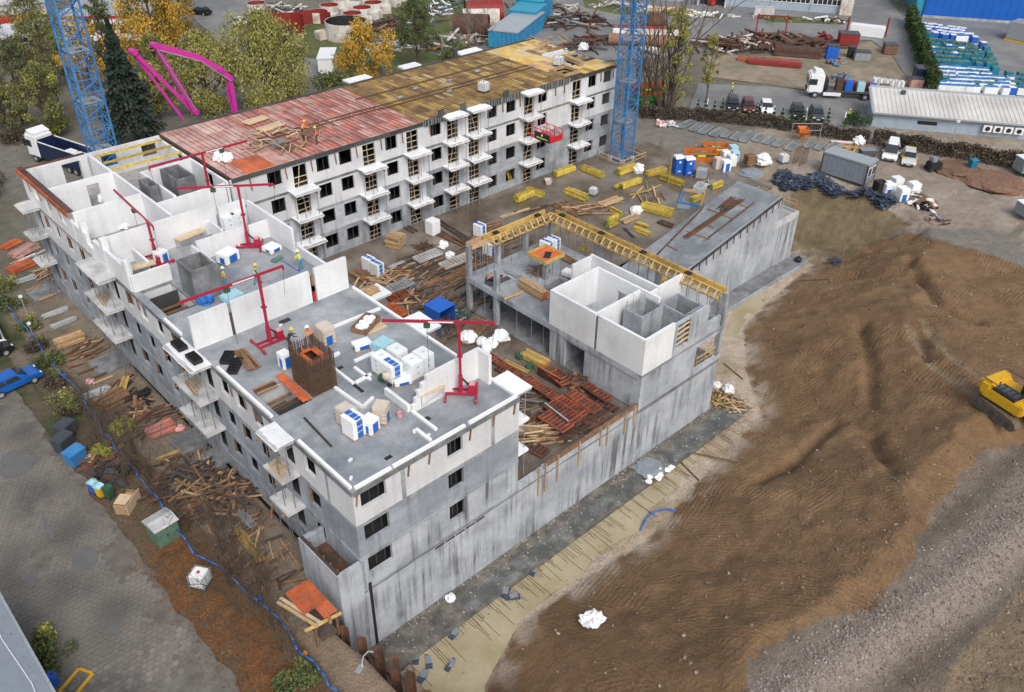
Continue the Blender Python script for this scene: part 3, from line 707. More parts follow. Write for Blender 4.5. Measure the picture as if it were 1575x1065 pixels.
# orange shutter board along the top of the far left corner
for i in range(6): MB().cbox((-.15, 42.0+i*2.1, 11.55), (.08, 2.05, .5)).build('edge_board', 'ply_orange', B)
for i in range(6): MB().cbox((.2, 42.0+i*2.1, 11.72), (.5, 2.08, .1)).build('edge_deck', 'form_dark', B)
for i in range(3): MB().cbox((.9+i*2.0, 52.9, 11.6), (1.95, .1, .5)).build('edge_board', 'rust', B)
for y in (43, 45.5, 48, 50.5): MB().bar((-.25, y, 11.7), (-.2, y-.2, 10.5), .1, .07).build('timber_strut', 'timber_brown', B)
# yellow formwork girders over the last rooms
for y in (47.2, 49.3, 51.4): MB().bar((6.3, y, 11.75), (13.0, y, 11.75), .12, .2).build('girder', 'beam_yellow', B)
# concrete lift shafts
def shaft(x0, x1, y0, y1, z1, parent=B, m='concrete_dark'):
    t = MB(); t.xwall(x0, x1, y0, y0+.18, 9.003, z1); t.xwall(x0, x1, y1-.18, y1, 9.003, z1); t.ywall(y0+.18, y1-.18, x0, x0+.18, 9.003, z1); t.ywall(y0+.18, y1-.18, x1-.18, x1, 9.003, z1)
    t.build('lift_shaft', m, parent)
shaft(3.0, 5.0, 24.85, 27.35, 11.75); shaft(9.6, 11.4, 41.2, 44.6, 11.75); shaft(7.0, 8.0-.05, 41.0, 43.2, 11.9)
# stepped wall and low walls on the front roof
t = MB()
for i, (xa, h) in enumerate(((7.0, .55), (7.25, 1.0), (7.5, 1.45), (7.8, 1.9), (8.2, 2.35))):
    xb = (7.25, 7.5, 7.8, 8.2, 12.8)[i]; t = MB().box(xa+.001*i, xb, 3.35, 3.6, 9.003, 9.0+h); t.build('block_wall', 'white_block', B)
bw(12.55, 12.8, 2.3, 3.34, 11.35); bw(6.75, 6.99, 3.6, 6.1, 9.55)
# ---- formwork deck on the back wing
def deck(x0, x1, y0, y1, nx_, ny_, mats, z=11.8, gap=.012, seed=1):
    r_ = random.Random(seed); dx, dy = (x1-x0)/nx_, (y1-y0)/ny_
    meshes = [MB().box(gap/2, dx-gap/2, gap/2, dy-gap/2, -.06, 0).mesh('deck_panel', q) for q in mats]
    for i in range(nx_):
        for j in range(ny_):
            inst('deck_panel', meshes[r_.choice((0,0,0,1,1,2)) % len(meshes)], B, (x0+i*dx, y0+j*dy, z+r_.uniform(-.006,.012)))
MB().floor(13.3, 66.2, 38.35, 52.9, 11.55, 11.72, [(57.7,60.2,39.0,41.4),(61.5,66.1,42.4,52)]).build('deck_support', 'timber_dark', B)
deck(13.5, 20.0, 38.1, 53.0, 6, 9, ('ply_pink', 'ply_pink', 'ply_pale' if mat('ply_pale',(.56,.38,.33),.6,.15,1,hue=.12) else ''), seed=2); deck(20.05, 35.2, 38.1, 53.0, 28, 6, ('ply_red', 'ply_pink', 'ply_red'), seed=9)
deck(15.0, 19.4, 38.2, 41.6, 3, 2, ('ply_orange', 'ply_orange', 'ply_pink'), z=11.87, seed=12)
deck(35.3, 57.3, 38.1, 53.0, 36, 7, ('ply_yellow', 'ply_yellow', 'ply_bright'), seed=3)
deck(57.4, 61.4, 41.5, 53.0, 4, 6, ('ply_bright', 'ply_bright', 'ply_pink'), seed=4); deck(60.3, 66.0, 38.2, 41.4, 6, 2, ('ply_bright', 'ply_bright', 'ply_yellow'), seed=5)
deck(61.5, 66.2, 46.8, 53.0, 5, 4, ('ply_bright', 'ply_yellow', 'ply_bright'), seed=6)
MB().xwall(61.5, 66.0, 46.5, 46.75, 9.0, 12.0).build('block_wall', 'white_block', B); MB().ywall(41.6, 46.4, 61.42, 61.6, 9, 11.9).build('block_wall', 'white_plaster', B)
for y in (43.2, 45.2): MB().bar((61.5, y, 11.8), (66.1, y, 11.8), .14, .22).build('girder', 'beam_yellow', B)
t = MB(); t.xwall(57.6,60.3,38.9,39.0,11.3,12.1); t.xwall(57.6,60.3,41.4,41.5,11.3,12.1); t.ywall(39,41.4,57.6,57.7,11.3,12.1); t.ywall(39,41.4,60.2,60.3,11.3,12.1); t.build('opening_form', 'timber', B)
# reinforcement laid over the brown deck
t = MB(); r_ = random.Random(8)
for y in np.arange(38.4, 52.9, .42): t.bar((35.2, y, 11.86), (57.2, y+r_.uniform(-.1,.1), 11.86), .022)
for x in np.arange(35.4, 57.2, .42): t.bar((x, 38.2, 11.885), (x+r_.uniform(-.1,.1), 52.9, 11.885), .022)
for y in (43.8, 44.8, 48.2): 
    for q in range(4): t.bar((34, y+q*.08, 11.92), (57.2, y+q*.08, 11.92), .035)
stuff(t.build('reinforcement_mesh', 'rebar', B))
t = MB()
for x in np.arange(14.2, 35, .55): t.bar((x, 38.3, 11.83), (x+r_.uniform(-.15,.15), 52.8, 11.83), .03)
for y in (44.2, 45.0): 
    for q in range(3): t.bar((20, y+q*.09, 11.86), (35, y+q*.09, 11.86), .035)
stuff(t.build('reinforcement_mesh', 'rebar', B))
# deck edge boards: plain rim over the pink part, dark steel panels further right
for i in range(10): MB().box(13.3+i*2.2, 15.5+i*2.2-.02, 37.86, 37.93, 11.45, 11.86).build('edge_board', 'steel_dark', B)
for i in range(22):
    x = 35.4+i*1.0
    if not any(abs(x+.5-c) < .9 for c in (39.1, 42.4, 50.6)):
        o = MB().box(x, x+.98, 37.85, 37.92, 11.3, 12.0).build('edge_panel', 'steel_dark', B)
        for q in (.1, .5, .88): MB().box(x+q-.03, x+q+.03, 37.8, 37.848, 11.3, 12.0).build('rib', 'galv', o)
for i in range(8): MB().box(57.6+i*1.09, 58.65+i*1.09, 37.86, 37.93, 11.45, 11.84).build('edge_board', 'timber_dark', B)
for x in (37.6, 40.7, 47.0): MB().box(x-.4, x+.4, 37.75, 37.84, 11.9, 12.7).build('edge_panel', 'steel_dark', B)
for x in (15, 18.7, 21.5, 24.2, 26.7, 29.7, 32.4, 36, 46.5, 49.2, 55, 56.5, 63, 65.3): MB().bar((x, 37.8, 11.5), (x+.1, 37.84, 10.3), .11, .07).build('timber_strut', 'timber_brown', B)
for i in range(24): MB().box(13.5+i*2.2, 15.65+i*2.2, 53.04, 53.12, 11.45, 12.0).build('edge_board', 'steel_dark', B)
for x, w_ in ((26,0),(36.5,3.2),(44.5,2.6),(53.5,3.6)):
    if w_: MB().box(x, x+w_, 53.2, 54.6, 11.9, 12.1).build('balcony_slab', 'white_foil', B)
for x in (41.5, 52.7): MB().box(x-.25, x+.25, 53.2, 53.6, 11.9, 12.9).build('edge_panel', 'steel_dark', B)
for x, y in ((43.5,43.5),(41.2,46.8),(46.0,46.5),(50.8,47),(38.0,45.5)): MB().cbox((x,y,11.97), (.7,.4,.12), .3).build('deck_box', 'galv', B)
# ================================================================== COURTYARD, PODIUM, CORNER BLOCK, RAMP
mat('court', (.12,.094,.07), .5, .28, .5, col2=(.205,.18,.155), mix_scale=.16, mix_lo=.42, mix_hi=.62, rvar=.38, bump=.12)
struct(MB().floor(13.25, 72, 20.9, 37.97, .3, .6).build('courtyard_floor', 'court'))
struct(MB().floor(13.25, 26.3, .45, 20.897, .3, .604).build('courtyard_floor', 'court'))
struct(MB().floor(37.5, 72, 16.95, 20.897, .3, .602).build('courtyard_floor', 'court'))
PD = thing('podium_wall', 'podium edge with orange formwork boards and brown timber struts above stained wall', 'wall')
for i, (a, b_) in enumerate(((13.26, 15.9), (15.92, 20.9), (20.92, 26.3))):
    MB().box(a, b_, -.03, .4, .42, .88 if i == 0 else 1.0).build('wall_panel', 'concrete_wall', PD)
for i in range(5): MB().box(16.0+i*2.06, 18.04+i*2.06, -.09, -.04, 1.05, 1.36).build('edge_board', 'rust_pale', PD)
for i in range(5): MB().bar((16.0+i*2.06, .0, 1.45), (18.0+i*2.06, .02, 1.46), .16, .06).build('cap_plank', 'timber_brown', PD)
for x in (15.2, 15.9, 17.2, 19.5, 21.9, 22.7, 24.8, 25.9): MB().bar((x, -.14, 1.5), (x, -.12, -.75+.5*math.sin(x*9)), .11, .07).build('timber_strut', 'timber', PD)
# ---- two-storey corner block
A2 = thing('corner_block', 'two storey concrete and white block corner building with open rooms and lift shafts', 'building')
X0, X1, YB = 26.45, 37.3, 20.75
# lower concrete walls: front (y = 0) and left (x = 26.45)
for (za, zb) in ((-5.25, -2.72), (-2.70, .55)):
    for (a, b_) in ((26.45, 30.0), (30.02, 33.6), (33.62, 37.25)): MB().box(a+.006, b_-.006, -.03, .3, za, zb).build('wall_panel', 'concrete_wall', A2)
for (a, b_) in ((26.45, 30.0), (30.02, 33.6)): MB().box(a+.006, b_-.006, -.03, .3, .58, 3.8).build('wall_panel', 'concrete_wall', A2)
MB().box(33.62, 37.6, -.05, .3, .57, .95).build('parapet', 'concrete_wall', A2)
MB().ywall(.303, 10.0, 26.45, 26.75, .6, 3.82, [(6.0, 8.3, .6, 3.3)]).build('wall', 'concrete_wall', A2)
MB().ywall(.31, 16.9, 36.95, 37.25, -5.2, .58).build('wall', 'concrete_wall', A2)
MB().xwall(26.8, 30.5, 10.2, 10.4, .6, 3.8).build('wall', 'concrete_dark', A2); MB().ywall(3, 12, 30.5, 30.7, .6, 3.8).build('wall', 'concrete_dark', A2)
MB().xwall(26.8, 30.4, 5.2, 5.4, .6, 3.8, [(28,29,.6,2.8)]).build('wall', 'concrete_grey', A2); MB().xwall(26.8, 30.4, 8.5, 8.7, .6, 3.8).build('wall', 'concrete_grey', A2)
MB().floor(26.4, 37.3, -.04, 20.9, .2, .598).build('floor_slab', 'concrete_dark', A2)
MB().floor(26.4, 37.3, -.04, 21.0, 3.83, 4.1, [(32.3,36.0,5.2,11.0)]).build('floor_slab', 'concrete_slab', A2)
MB().box(26.36, 26.44, .3, 20.9, 3.55, 4.08).build('edge_beam', 'concrete_wall', A2)
MB().box(33.6, 37.3, -.02, .28, 3.45, 3.82).build('edge_beam', 'concrete_wall', A2)
# columns
def col(x, y, z0, z1, s_=.42): MB().box(x-s_/2, x+s_/2, y-s_/2, y+s_/2, z0, z1).build('column', 'concrete_grey', A2)
for (x, y, z1) in ((26.62, 20.7, 7.2), (26.62, 16.95, 6.3), (30.2, 20.7, 6.9), (33.8, 20.7, 6.9), (37.1, 20.5, 6.9), (37.1, 14.0, 6.9), (37.1, 7.2, 6.9), (37.1, .2, 7.2), (31.4, 15.6, 6.6)):
    col(x, y, .6, 3.83); col(x, y, 4.1, z1)
col(29.8, 15.6, .6, 3.83)
# upper front wall right of the white rooms: concrete with a stair window braced by timber
MB().xwall(30.05, 34.6, -.01, .24, 4.1, 7.15, [(30.5, 32.2, 4.6, 6.95)]).build('wall', 'concrete_wall', A2)
for i in range(4): MB().bar((30.5, .1, 4.95+i*.5), (32.2, .1, 5.1+i*.5), .12, .07).build('timber_bracing', 'timber_pale', A2)
for x in (30.56, 32.14): MB().bar((x, .12, 4.62), (x, .12, 6.93), .1, .06).build('timber_bracing', 'timber_brown', A2)
MB().xwall(34.62, 36.6, .0, .24, 4.1, 5.3).build('wall', 'concrete_wall', A2)
# white block walls of the upper storey
def cw(x0, x1, y0, y1, z1=7.4, holes=(), m='white_block'):
    if (x1-x0) > (y1-y0): MB().xwall(x0, x1, y0, y1, 4.104, z1, holes).build('block_wall', m, A2)
    else: MB().ywall(y0, y1, x0, x1, 4.104, z1, holes).build('block_wall', m, A2)
cw(26.36, 26.62, -.06, 4.75); cw(26.36, 26.62, 5.05, 10.1); cw(26.63, 30.03, -.06, .2); cw(26.63, 32.0, 9.86, 10.1)
MB().box(26.42, 26.58, 4.77, 5.03, 4.104, 7.2).build('column_form', 'concrete_dark', A2)
cw(32.0, 32.24, 3.2, 10.1, holes=[(6.6, 7.6, 4.104, 6.2)]); cw(26.63, 31.0, 5.05, 5.29, 7.35); cw(31.1, 31.9, 5.05, 5.29, 7.35)
cw(33.3, 33.54, 4.3, 12.0, 7.4); cw(30.9, 33.28, 11.8, 12.0, 7.3); cw(33.56, 36.7, 4.3, 4.54, 7.4); cw(32.3, 33.28, 4.3, 4.5, 7.3)
def shaft2(x0, x1, y0, y1, z1):
    t = MB(); t.xwall(x0, x1, y0, y0+.16, 4.104, z1); t.xwall(x0, x1, y1-.16, y1, 4.104, z1); t.ywall(y0+.16, y1-.16, x0, x0+.16, 4.104, z1); t.ywall(y0+.16, y1-.16, x1-.16, x1, 4.104, z1)
    t.build('lift_shaft', 'concrete_grey', A2)
shaft2(29.2, 31.9, 2.6, 4.5, 7.0); shaft2(31.95, 34.4, .5, 3.1, 7.0)
t = MB(); r_ = random.Random(4)
for i in range(60):
    x, y = r_.choice(((r_.uniform(29.2,31.9), 2.68), (r_.uniform(29.2,31.9), 4.42), (r_.uniform(31.95,34.4), .58), (34.7+r_.random()*1.8, .12), (36.9, r_.uniform(.3,6))))
    z = 7.0 if x < 34.5 else 4.2; t.tube((x,y,z), (x+r_.uniform(-.08,.08), y+r_.uniform(-.08,.08), z+r_.uniform(.4,.8)), .012, n=4)
stuff(t.build('starter_bars', 'rebar', A2))
# rails on the low terrace
for z in (1.4, 1.9): MB().bar((34.2, .2, z), (36.8, .15, z), .08, .05).build('rail', 'timber_yellow', A2)
for x in (34.3, 35.5, 36.7): MB().bar((x, .25, .95), (x, .25, 2.0), .07, .05).build('rail', 'timber_yellow', A2)
# ---- L-shaped beam formwork on top of the columns
BF = thing('beam_formwork', 'L shaped yellow timber beam formwork carried on columns and props', 'formwork')
def beam_run(p, q):
    p, q = Vector(p), Vector(q); L_ = (q-p).length; d = (q-p)/L_; n = Vector((d.y, -d.x, 0))
    k = round(L_/2.6); 
    for i in range(k):
        a, b_ = p+d*(L_*i/k+.01), p+d*(L_*(i+1)/k-.01)
        for s_ in (-1, 1): MB().bar(a+n*s_*.34+Vector((0,0,.24)), b_+n*s_*.34+Vector((0,0,.24)), .05, .5).build('side_board', 'timber_yellow', BF)
        MB().bar(a, b_, .62, .06).build('bottom_board', 'timber', BF)
        for s_ in (-1, 1): MB().bar(a+n*s_*.44+Vector((0,0,.46)), b_+n*s_*.44+Vector((0,0,.46)), .1, .1).build('waler', 'timber_yellow', BF)
    m = round(L_/.85)
    for i in range(m):
        c = p+d*(L_*(i+.5)/m)
        MB().bar(c-n*.95+Vector((0,0,-.1)), c+n*.95+Vector((0,0,-.1)), .09, .14).build('bearer', 'timber_yellow', BF)
        for s_ in (-1, 1): MB().bar(c+n*s_*.9+Vector((0,0,-.02)), c+n*s_*.46+Vector((0,0,.52)), .09, .06).build('strut', 'timber_pale', BF)
    for s_ in (-.7, .7): MB().bar(p+n*s_+Vector((0,0,-.24)), q+n*s_+Vector((0,0,-.24)), .1, .14).build('girder', 'timber_yellow', BF)
    for i in range(round(L_/1.1)):
        for s_ in (-.7, .7):
            c = p+d*(.5+i*1.1)+n*s_; MB().tube((c.x, c.y, 4.1), (c.x, c.y, p.z-.32), .03, n=6).build('prop', 'steel', BF)
    for i in range(k):
        c = p+d*(L_*(i+.5)/k); MB().cbox(c+Vector((0,0,.5)), (.5,.5,.12) , 0).build('clamp', 'black', BF) if i % 2 == 0 else None
beam_run((28.6, 20.7, 6.9), (36.7, 20.7, 6.9)); beam_run((37.1, 20.4, 6.9), (37.1, .4, 6.9))
MB().cbox((27.6, 20.7, 6.95), (1.9, .8, .08)).build('deck_panel', 'ply_pink', BF)
for s_ in (-1, 1): MB().cbox((27.6, 20.7+s_*.42, 7.15), (1.9, .05, .45)).build('side_board', 'timber', BF)
for x in (27, 27.8, 28.4):
    for y in (20.2, 21.2): MB().tube((x, y, 4.1 if y < 21 else .6), (x, y, 6.9), .03, n=6).build('prop', 'steel', BF)
CH = thing('column_head_formwork', 'square red and yellow column head formwork tray above the open slab', 'formwork', (31.4, 15.6, 6.55))
MB().cbox((0,0,.0), (2.3,2.3,.06)).build('tray', 'ply_orange', CH); MB().cbox((.1,-.1,.04), (1.2,.6,.02), .6).build('wet_patch', 'black', CH)
for i in range(4):
    a = i*PI/2; MB().cbox((1.17*math.cos(a), 1.17*math.sin(a), .12), (.06, 2.4, .34) if i % 2 == 0 else (2.28, .06, .34)).build('side_board', 'timber_yellow', CH)
for i in range(6): MB().bar((-1.25, -1.0+i*.4, -.12), (1.25, -1.0+i*.4, -.12), .08, .14).build('bearer', 'timber', CH)
for x in (-1, 1):
    for y in (-1, 0, 1): MB().tube((x*.95, y*.95, -2.45), (x*.95, y*.95, -.2), .03, n=6).build('prop', 'steel', CH)
SP = thing('slab_props', 'row of steel props holding the dark underside of the slab by courtyard', 'props')
for (x, y) in ((27.2,11.5),(27.4,13.2),(27.1,14.8),(27.6,18.5),(28.5,12),(28.6,19.6),(27.0,19.0)): MB().tube((x,y,.6), (x,y,3.83), .035, n=6).build('prop', 'galv', SP)
# ---- ramp to the underground garage: sloping cover slab, side wall, end wall
RP = thing('garage_ramp', 'long concrete garage ramp with sloping grey deck and tall stained side wall', 'ramp')
def rz_(x): return 1.0+(x-47.3)*.1875
t = MB(); xs_ = (42.5, 63.4)
t.add([(xs_[0],11.15,rz_(xs_[0])),(xs_[1],11.15,rz_(xs_[1])),(xs_[1],16.6,rz_(xs_[1])),(xs_[0],16.6,rz_(xs_[0]))]+[(xs_[0],11.15,rz_(xs_[0])-.3),(xs_[1],11.15,rz_(xs_[1])-.3),(xs_[1],16.6,rz_(xs_[1])-.3),(xs_[0],16.6,rz_(xs_[0])-.3)],
      [(0,1,2,3),(7,6,5,4),(0,4,5,1),(1,5,6,2),(2,6,7,3),(3,7,4,0)]); t.build('deck', 'ramp_slab', RP)
edges = [37.5, 42.6, 47.8, 53.0, 58.2, 63.4]
for (za, zb) in ((-5.25, -2.6), (-2.58, .1)):
    for a, b_ in zip(edges+[], edges[1:]+[]): MB().box(a+.008, b_-.008, 10.85, 11.13, za, zb).build('wall_panel', 'concrete_wall', RP)
    MB().box(63.41, 68.1, 10.85, 11.13, za, zb).build('wall_panel', 'concrete_wall', RP)
for a, b_ in zip(edges[:-1], edges[1:]):
    za, zb_ = max(.14, rz_(a)-.04), max(.14, rz_(b_)-.04)
    if b_ < 43: continue
    if a < 43: a = 42.6; za = rz_(a)-.04 if rz_(a) > .2 else .14
    MB().add([(a+.008,10.85,.12),(b_-.008,10.85,.12),(b_-.008,11.13,.12),(a+.008,11.13,.12),(a+.008,10.85,za),(b_-.008,10.85,zb_),(b_-.008,11.13,zb_),(a+.008,11.13,za)],
             [(3,2,1,0),(4,5,6,7),(0,1,5,4),(1,2,6,5),(2,3,7,6),(3,0,4,7)]).build('wall_panel', 'concrete_wall', RP)
MB().box(63.41, 68.1, 10.85, 11.13, .12, .8).build('wall_panel', 'concrete_light', RP)
MB().box(67.8, 68.1, 11.14, 16.6, -5.2, .8).build('end_wall', 'concrete_wall', RP); MB().box(63.42, 67.78, 11.14, 16.6, .3, .62).build('landing', 'concrete_floor', RP)
MB().add([(45.4,16.35,.5),(63.38,16.35,.5),(63.38,16.6,.5),(45.4,16.6,.5),(45.4,16.35,rz_(45.4)-.31),(63.38,16.35,rz_(63.38)-.31),(63.38,16.6,rz_(63.38)-.31),(45.4,16.6,rz_(45.4)-.31)],
         [(3,2,1,0),(4,5,6,7),(0,1,5,4),(1,2,6,5),(2,3,7,6),(3,0,4,7)]).build('side_wall', 'concrete_grey', RP)
MB().box(63.15, 63.39, 11.15, 16.34, .6, rz_(63.3)-.31).build('end_wall', 'concrete_dark', RP)
# steel edge shutter with brackets along the ramp rim
for i in range(16):
    a = 45.0+i*1.15; b_ = a+1.12
    MB().bar((a, 10.78, rz_(a)-.1), (b_, 10.78, rz_(b_)-.1), .06, .38).build('edge_panel', 'steel_dark', RP)
    MB().bar((a+.5, 10.72, rz_(a+.5)), (a+.5, 10.66, rz_(a+.5)-.95), .08, .06).build('bracket', 'rust', RP)
MB().bar((45, 10.82, rz_(45)+.12), (63.4, 10.82, rz_(63.4)+.12), .06, .06).build('edge_rail', 'galv', RP)
for z in (1.5, 1.95): MB().bar((63.6, 16.5, z), (67.95, 16.5, z), .1, .05).build('rail', 'timber', RP); MB().bar((68.0, 11.3, z), (68.0, 16.5, z), .05, .1).build('rail', 'timber', RP)
for y in (11.4, 13, 14.7, 16.4): MB().bar((67.95, y, .8), (67.95, y, 2.1), .08, .06).build('rail_post', 'timber', RP)
# things lying on the ramp deck
def rp(px, py):
    z = 2.0
    for i in range(8): p = at(px, py, z); z = rz_(p.x)+.02
    return Vector((p.x, p.y, z))
for j, (a, b_, wd, nm) in enumerate((((1053,367),(1140,308),.7,'wide bundle of long rusty bars lying on the ramp deck'),((1108,322),(1128,306),.9,'short bundle of rusty bars near top of the ramp deck'),((1085,370),(1158,314),.22,'thin bundle of rusty bars nearest the ramp wall'),((1010,393),(1082,320),.2,'single row of bars lying along the inner side of ramp deck'))):
    p, q = rp(*a), rp(*b_); c = (p+q)/2
    o = thing('rebar_bundle', nm, 'rebar bundle', c, 0)
    d = (q-p).normalized(); n = Vector((d.y,-d.x,0)); k = max(2, int(wd/.06)); rr = random.Random(j)
    for i in range(k):
        of = n*(-wd/2+wd*(i+.5)/k)+Vector((0,0,.05+.04*(i % 2))); MB().bar(p-c+of+d*rr.uniform(-.4,.4), q-c+of+d*rr.uniform(-.4,.4), .045).build('bar', 'rust', o)
for i, (a, b_) in enumerate((((1026,378),(1042,386)),((1056,356),(1092,369)),((1080,344),(1097,351)),((1107,330),(1127,337)),((1088,322),(1108,329)),((1135,314),(1150,320)))):
    p, q = rp(*a), rp(*b_); o = MB().bar(p+Vector((0,0,.05)), q+Vector((0,0,.05)), .1, .08).build('timber_batten', 'timber_brown')
    tag(o, 'short timber batten laid across the ramp deck, number %s from its lower end' % ('one','two','three','four','five','six')[i], 'batten', 'battens on the ramp')
# ================================================================== KIT OF BUILDERS
def seg(a, b, z):
    p, q = at(*a, z), at(*b, z); d = q-p; return (p+q)/2, math.atan2(d.y, d.x), d.length
_mc = {}
def shared(key, fn):
    if key not in _mc: _mc[key] = fn()
    return _mc[key]
def beam_mesh(L_, w_, h, m, m2=None):
    def mk():
        me = MB().box(-L_/2, L_/2, -w_/2, w_/2, 0, h).mesh('beam', m)
        if m2: me.materials.append(MAT[m2]); [setattr(me.polygons[i], 'material_index', 1) for i in (3, 5)]
        return me
    return shared(('beam', round(L_,2), w_, h, m, m2), mk)
def bundle(label, a, b, z, nw, nh, w_=.09, h=.2, m='beam_yellow', m2='beam_green', name='beam_bundle', cat='beam bundle', part='beam', jit=.05, group=None, messy=0.0, drop=0.0, L_=None, on_ground=False):
    """timber lying in layers between the two surveyed ends"""
    c, rz, LL = seg(a, b, z); LL = round(L_ or LL, 1); r_ = random.Random(int(a[0]*13+a[1]*7))
    if on_ground: z = hz(c.x, c.y)
    o = thing(name, label, cat, (c.x, c.y, z), rz, group); me = beam_mesh(LL, w_, h, m, m2)
    for x in (-LL*.3, LL*.3): MB().box(x-.05, x+.05, -nw*w_*.5, nw*w_*.5, 0, .08).build('bearer', 'timber_brown', o)
    for k in range(nh):
        for i in range(nw):
            if r_.random() < drop*(k+1)/nh: continue
            y = (i-(nw-1)/2)*(w_*(1.22 if m2 else 1.06))
            inst(part, me, o, (r_.uniform(-jit, jit)*2, y+r_.uniform(-1,1)*messy*w_, .08+k*h*1.02), rot=(0, 0, r_.uniform(-1,1)*messy*.12))
    return o
def heap(label, name, cat, c, n, L_, rad, m, seed=0, w_=.14, t_=.05, hgt=.8, part='plank', mats=None, z=None, stretch=1.0, rz=0.0, fan=PI):
    r_ = random.Random(seed); z = hz(c[0], c[1]) if z is None else z
    o = thing(name, label, cat, (c[0], c[1], z), rz); mats = mats or [m]
    for i in range(n):
        q = r_.random()**.6*rad; t = r_.uniform(0, 2*PI); l = round(r_.uniform(*L_)*2)/2
        k = (w_ if r_.random() < .6 else w_*.6); mm = r_.choice(mats)
        me = shared(('pl', l, k, t_, mm), lambda: MB().box(-l/2, l/2, -k/2, k/2, -t_/2, t_/2).mesh(part, mm))
        inst(part, me, o, (q*math.cos(t)*stretch, q*math.sin(t), .1+hgt*(1-(q/rad)**1.5)*r_.uniform(.15, 1)), rot=(r_.uniform(-.3,.3)*min(1,hgt*1.6), r_.uniform(-.28,.28)*min(1,hgt*1.6), r_.uniform(-fan/2, fan/2)))
    return o
def pallet_boards(o, sx, sy):
    for y in (-sy*.42, 0, sy*.42): MB().box(-sx/2, sx/2, y-.05, y+.05, 0, .09).build('runner', 'timber', o)
    me = shared(('pb', sx), lambda: MB().box(-.05, .05, -sy/2, sy/2, .092, .115).mesh('board', 'timber'))
    for i in range(5): inst('board', me, o, (-sx*.45+i*sx*.9/4, 0, 0))
def block_pallet(label, px, py, z, rz=0.0, sx=1.0, sy=1.2, h=1.3, style='blue', m='white_foil', group=None, name='block_pallet'):
    c = at(px, py, z); o = thing(name, label, 'pallet', (c.x, c.y, z), rz, group); pallet_boards(o, sx, sy)
    st = rbox(sx, sy, h, .045, .12).build('block_stack', m, o)
    e = .006
    if style == 'blue':       # printed wrap: blue band over front and top, with the maker's lettering
        MB().box(-sx*.22, sx*.22, -sy/2-e, -sy/2, .16, .1+h).build('wrap_band', 'blue_label', st)
        MB().box(-sx*.22, sx*.22, -sy/2+.04, sy/2-.04, .12+h, .12+h+e).build('wrap_band', 'blue_label', st)
        MB().box(-sx*.22, sx*.22, sy/2, sy/2+e, .16, .1+h).build('wrap_band', 'blue_label', st)
        for zz in (.35, .65, .95): inst('lettering', text_mesh('SILKA', .17, 'white_paint'), st, (0, -sy/2-e-.003, .12+h*zz), rot=(PI/2, 0, 0))
        for yy in (-.25, .15): inst('lettering', text_mesh('SILKA', .17, 'white_paint'), st, (0, yy*sy, .12+h+e+.003))
    elif style == 'mark':     # white wrap with a few small blue-green prints
        for zz in (.25, .52, .8): MB().box(-sx/2-e, -sx/2, -sy*.1, sy*.1, .12+h*zz-.07, .12+h*zz+.07).build('wrap_print', 'cyan_foil', st)
        for zz in (.35, .7): MB().box(-sx*.1, sx*.1, -sy/2-e, -sy/2, .12+h*zz-.07, .12+h*zz+.07).build('wrap_print', 'cyan_foil', st)
        MB().box(-sx*.15, sx*.15, -.07, .07, .12+h, .12+h+e).build('wrap_print', 'cyan_foil', st)
    elif style == 'half':
        MB().box(-sx*.25, sx*.3, -sy/2-e, -sy/2, .16, .1+h*.8).build('wrap_band', 'blue_label', st)
        MB().box(-sx/2-e, -sx/2, -sy*.3, sy*.1, .2, .1+h*.7).build('wrap_band', 'blue_label', st)
    elif style == 'beige':
        for i in range(3): MB().box(-sx/2-e, sx/2+e, -sy/2-e, sy/2+e, .12+h*(i+1)/4-.008, .12+h*(i+1)/4+.008).build('course_joint', 'timber_brown', st)
        MB().box(-sx*.3, sx*.2, -sy/2-.02, -sy/2-.007, .12, .12+h*.55).build('loose_wrap', 'blue_label', st)
    return o
def lumpy(r, sq=1.0, seed=0, amp=.25, n=12, m_=8, fq=1.6):
    t = MB(); vv = []; ff = []
    for j in range(m_+1):
        th = PI*j/m_
        for i in range(n):
            ph = 2*PI*i/n; d = Vector((math.sin(th)*math.cos(ph), math.sin(th)*math.sin(ph), math.cos(th)))
            s_ = 1+amp*mnoise.noise(d*fq+Vector((seed*3.7, seed, 0)))+amp*.5*mnoise.noise(d*fq*2.7+Vector((seed, 0, seed)))
            p = d*r*s_; vv.append((p.x, p.y, max(-r*.55, p.z)*sq+r*.55*sq))
    for j in range(m_):
        for i in range(n): k = (i+1) % n; ff.append((j*n+i, (j+1)*n+i, (j+1)*n+k, j*n+k))
    return t.add(vv, ff)
def sack(label, px, py, z, r=.5, sq=.95, seed=0, m='white_foil', group=None, name='big_bag', cat='bag', ground=False, handles=True):
    c = at(px, py, z)
    if ground: c = ap(px, py); z = c.z
    o = thing(name, label, cat, (c.x, c.y, z), seed*1.3, group)
    b_ = lumpy(r, sq, seed, .42, 14, 10, 2.1).build('sack', m, o, smooth=False)
    if handles:
        for s_ in (-1, 1): MB().path([(s_*r*.5, -r*.3, r*1.2*sq), (s_*r*.62, 0, r*1.55*sq), (s_*r*.45, r*.3, r*1.2*sq)], .025, 5).build('lifting_loop', m, o)
    return o
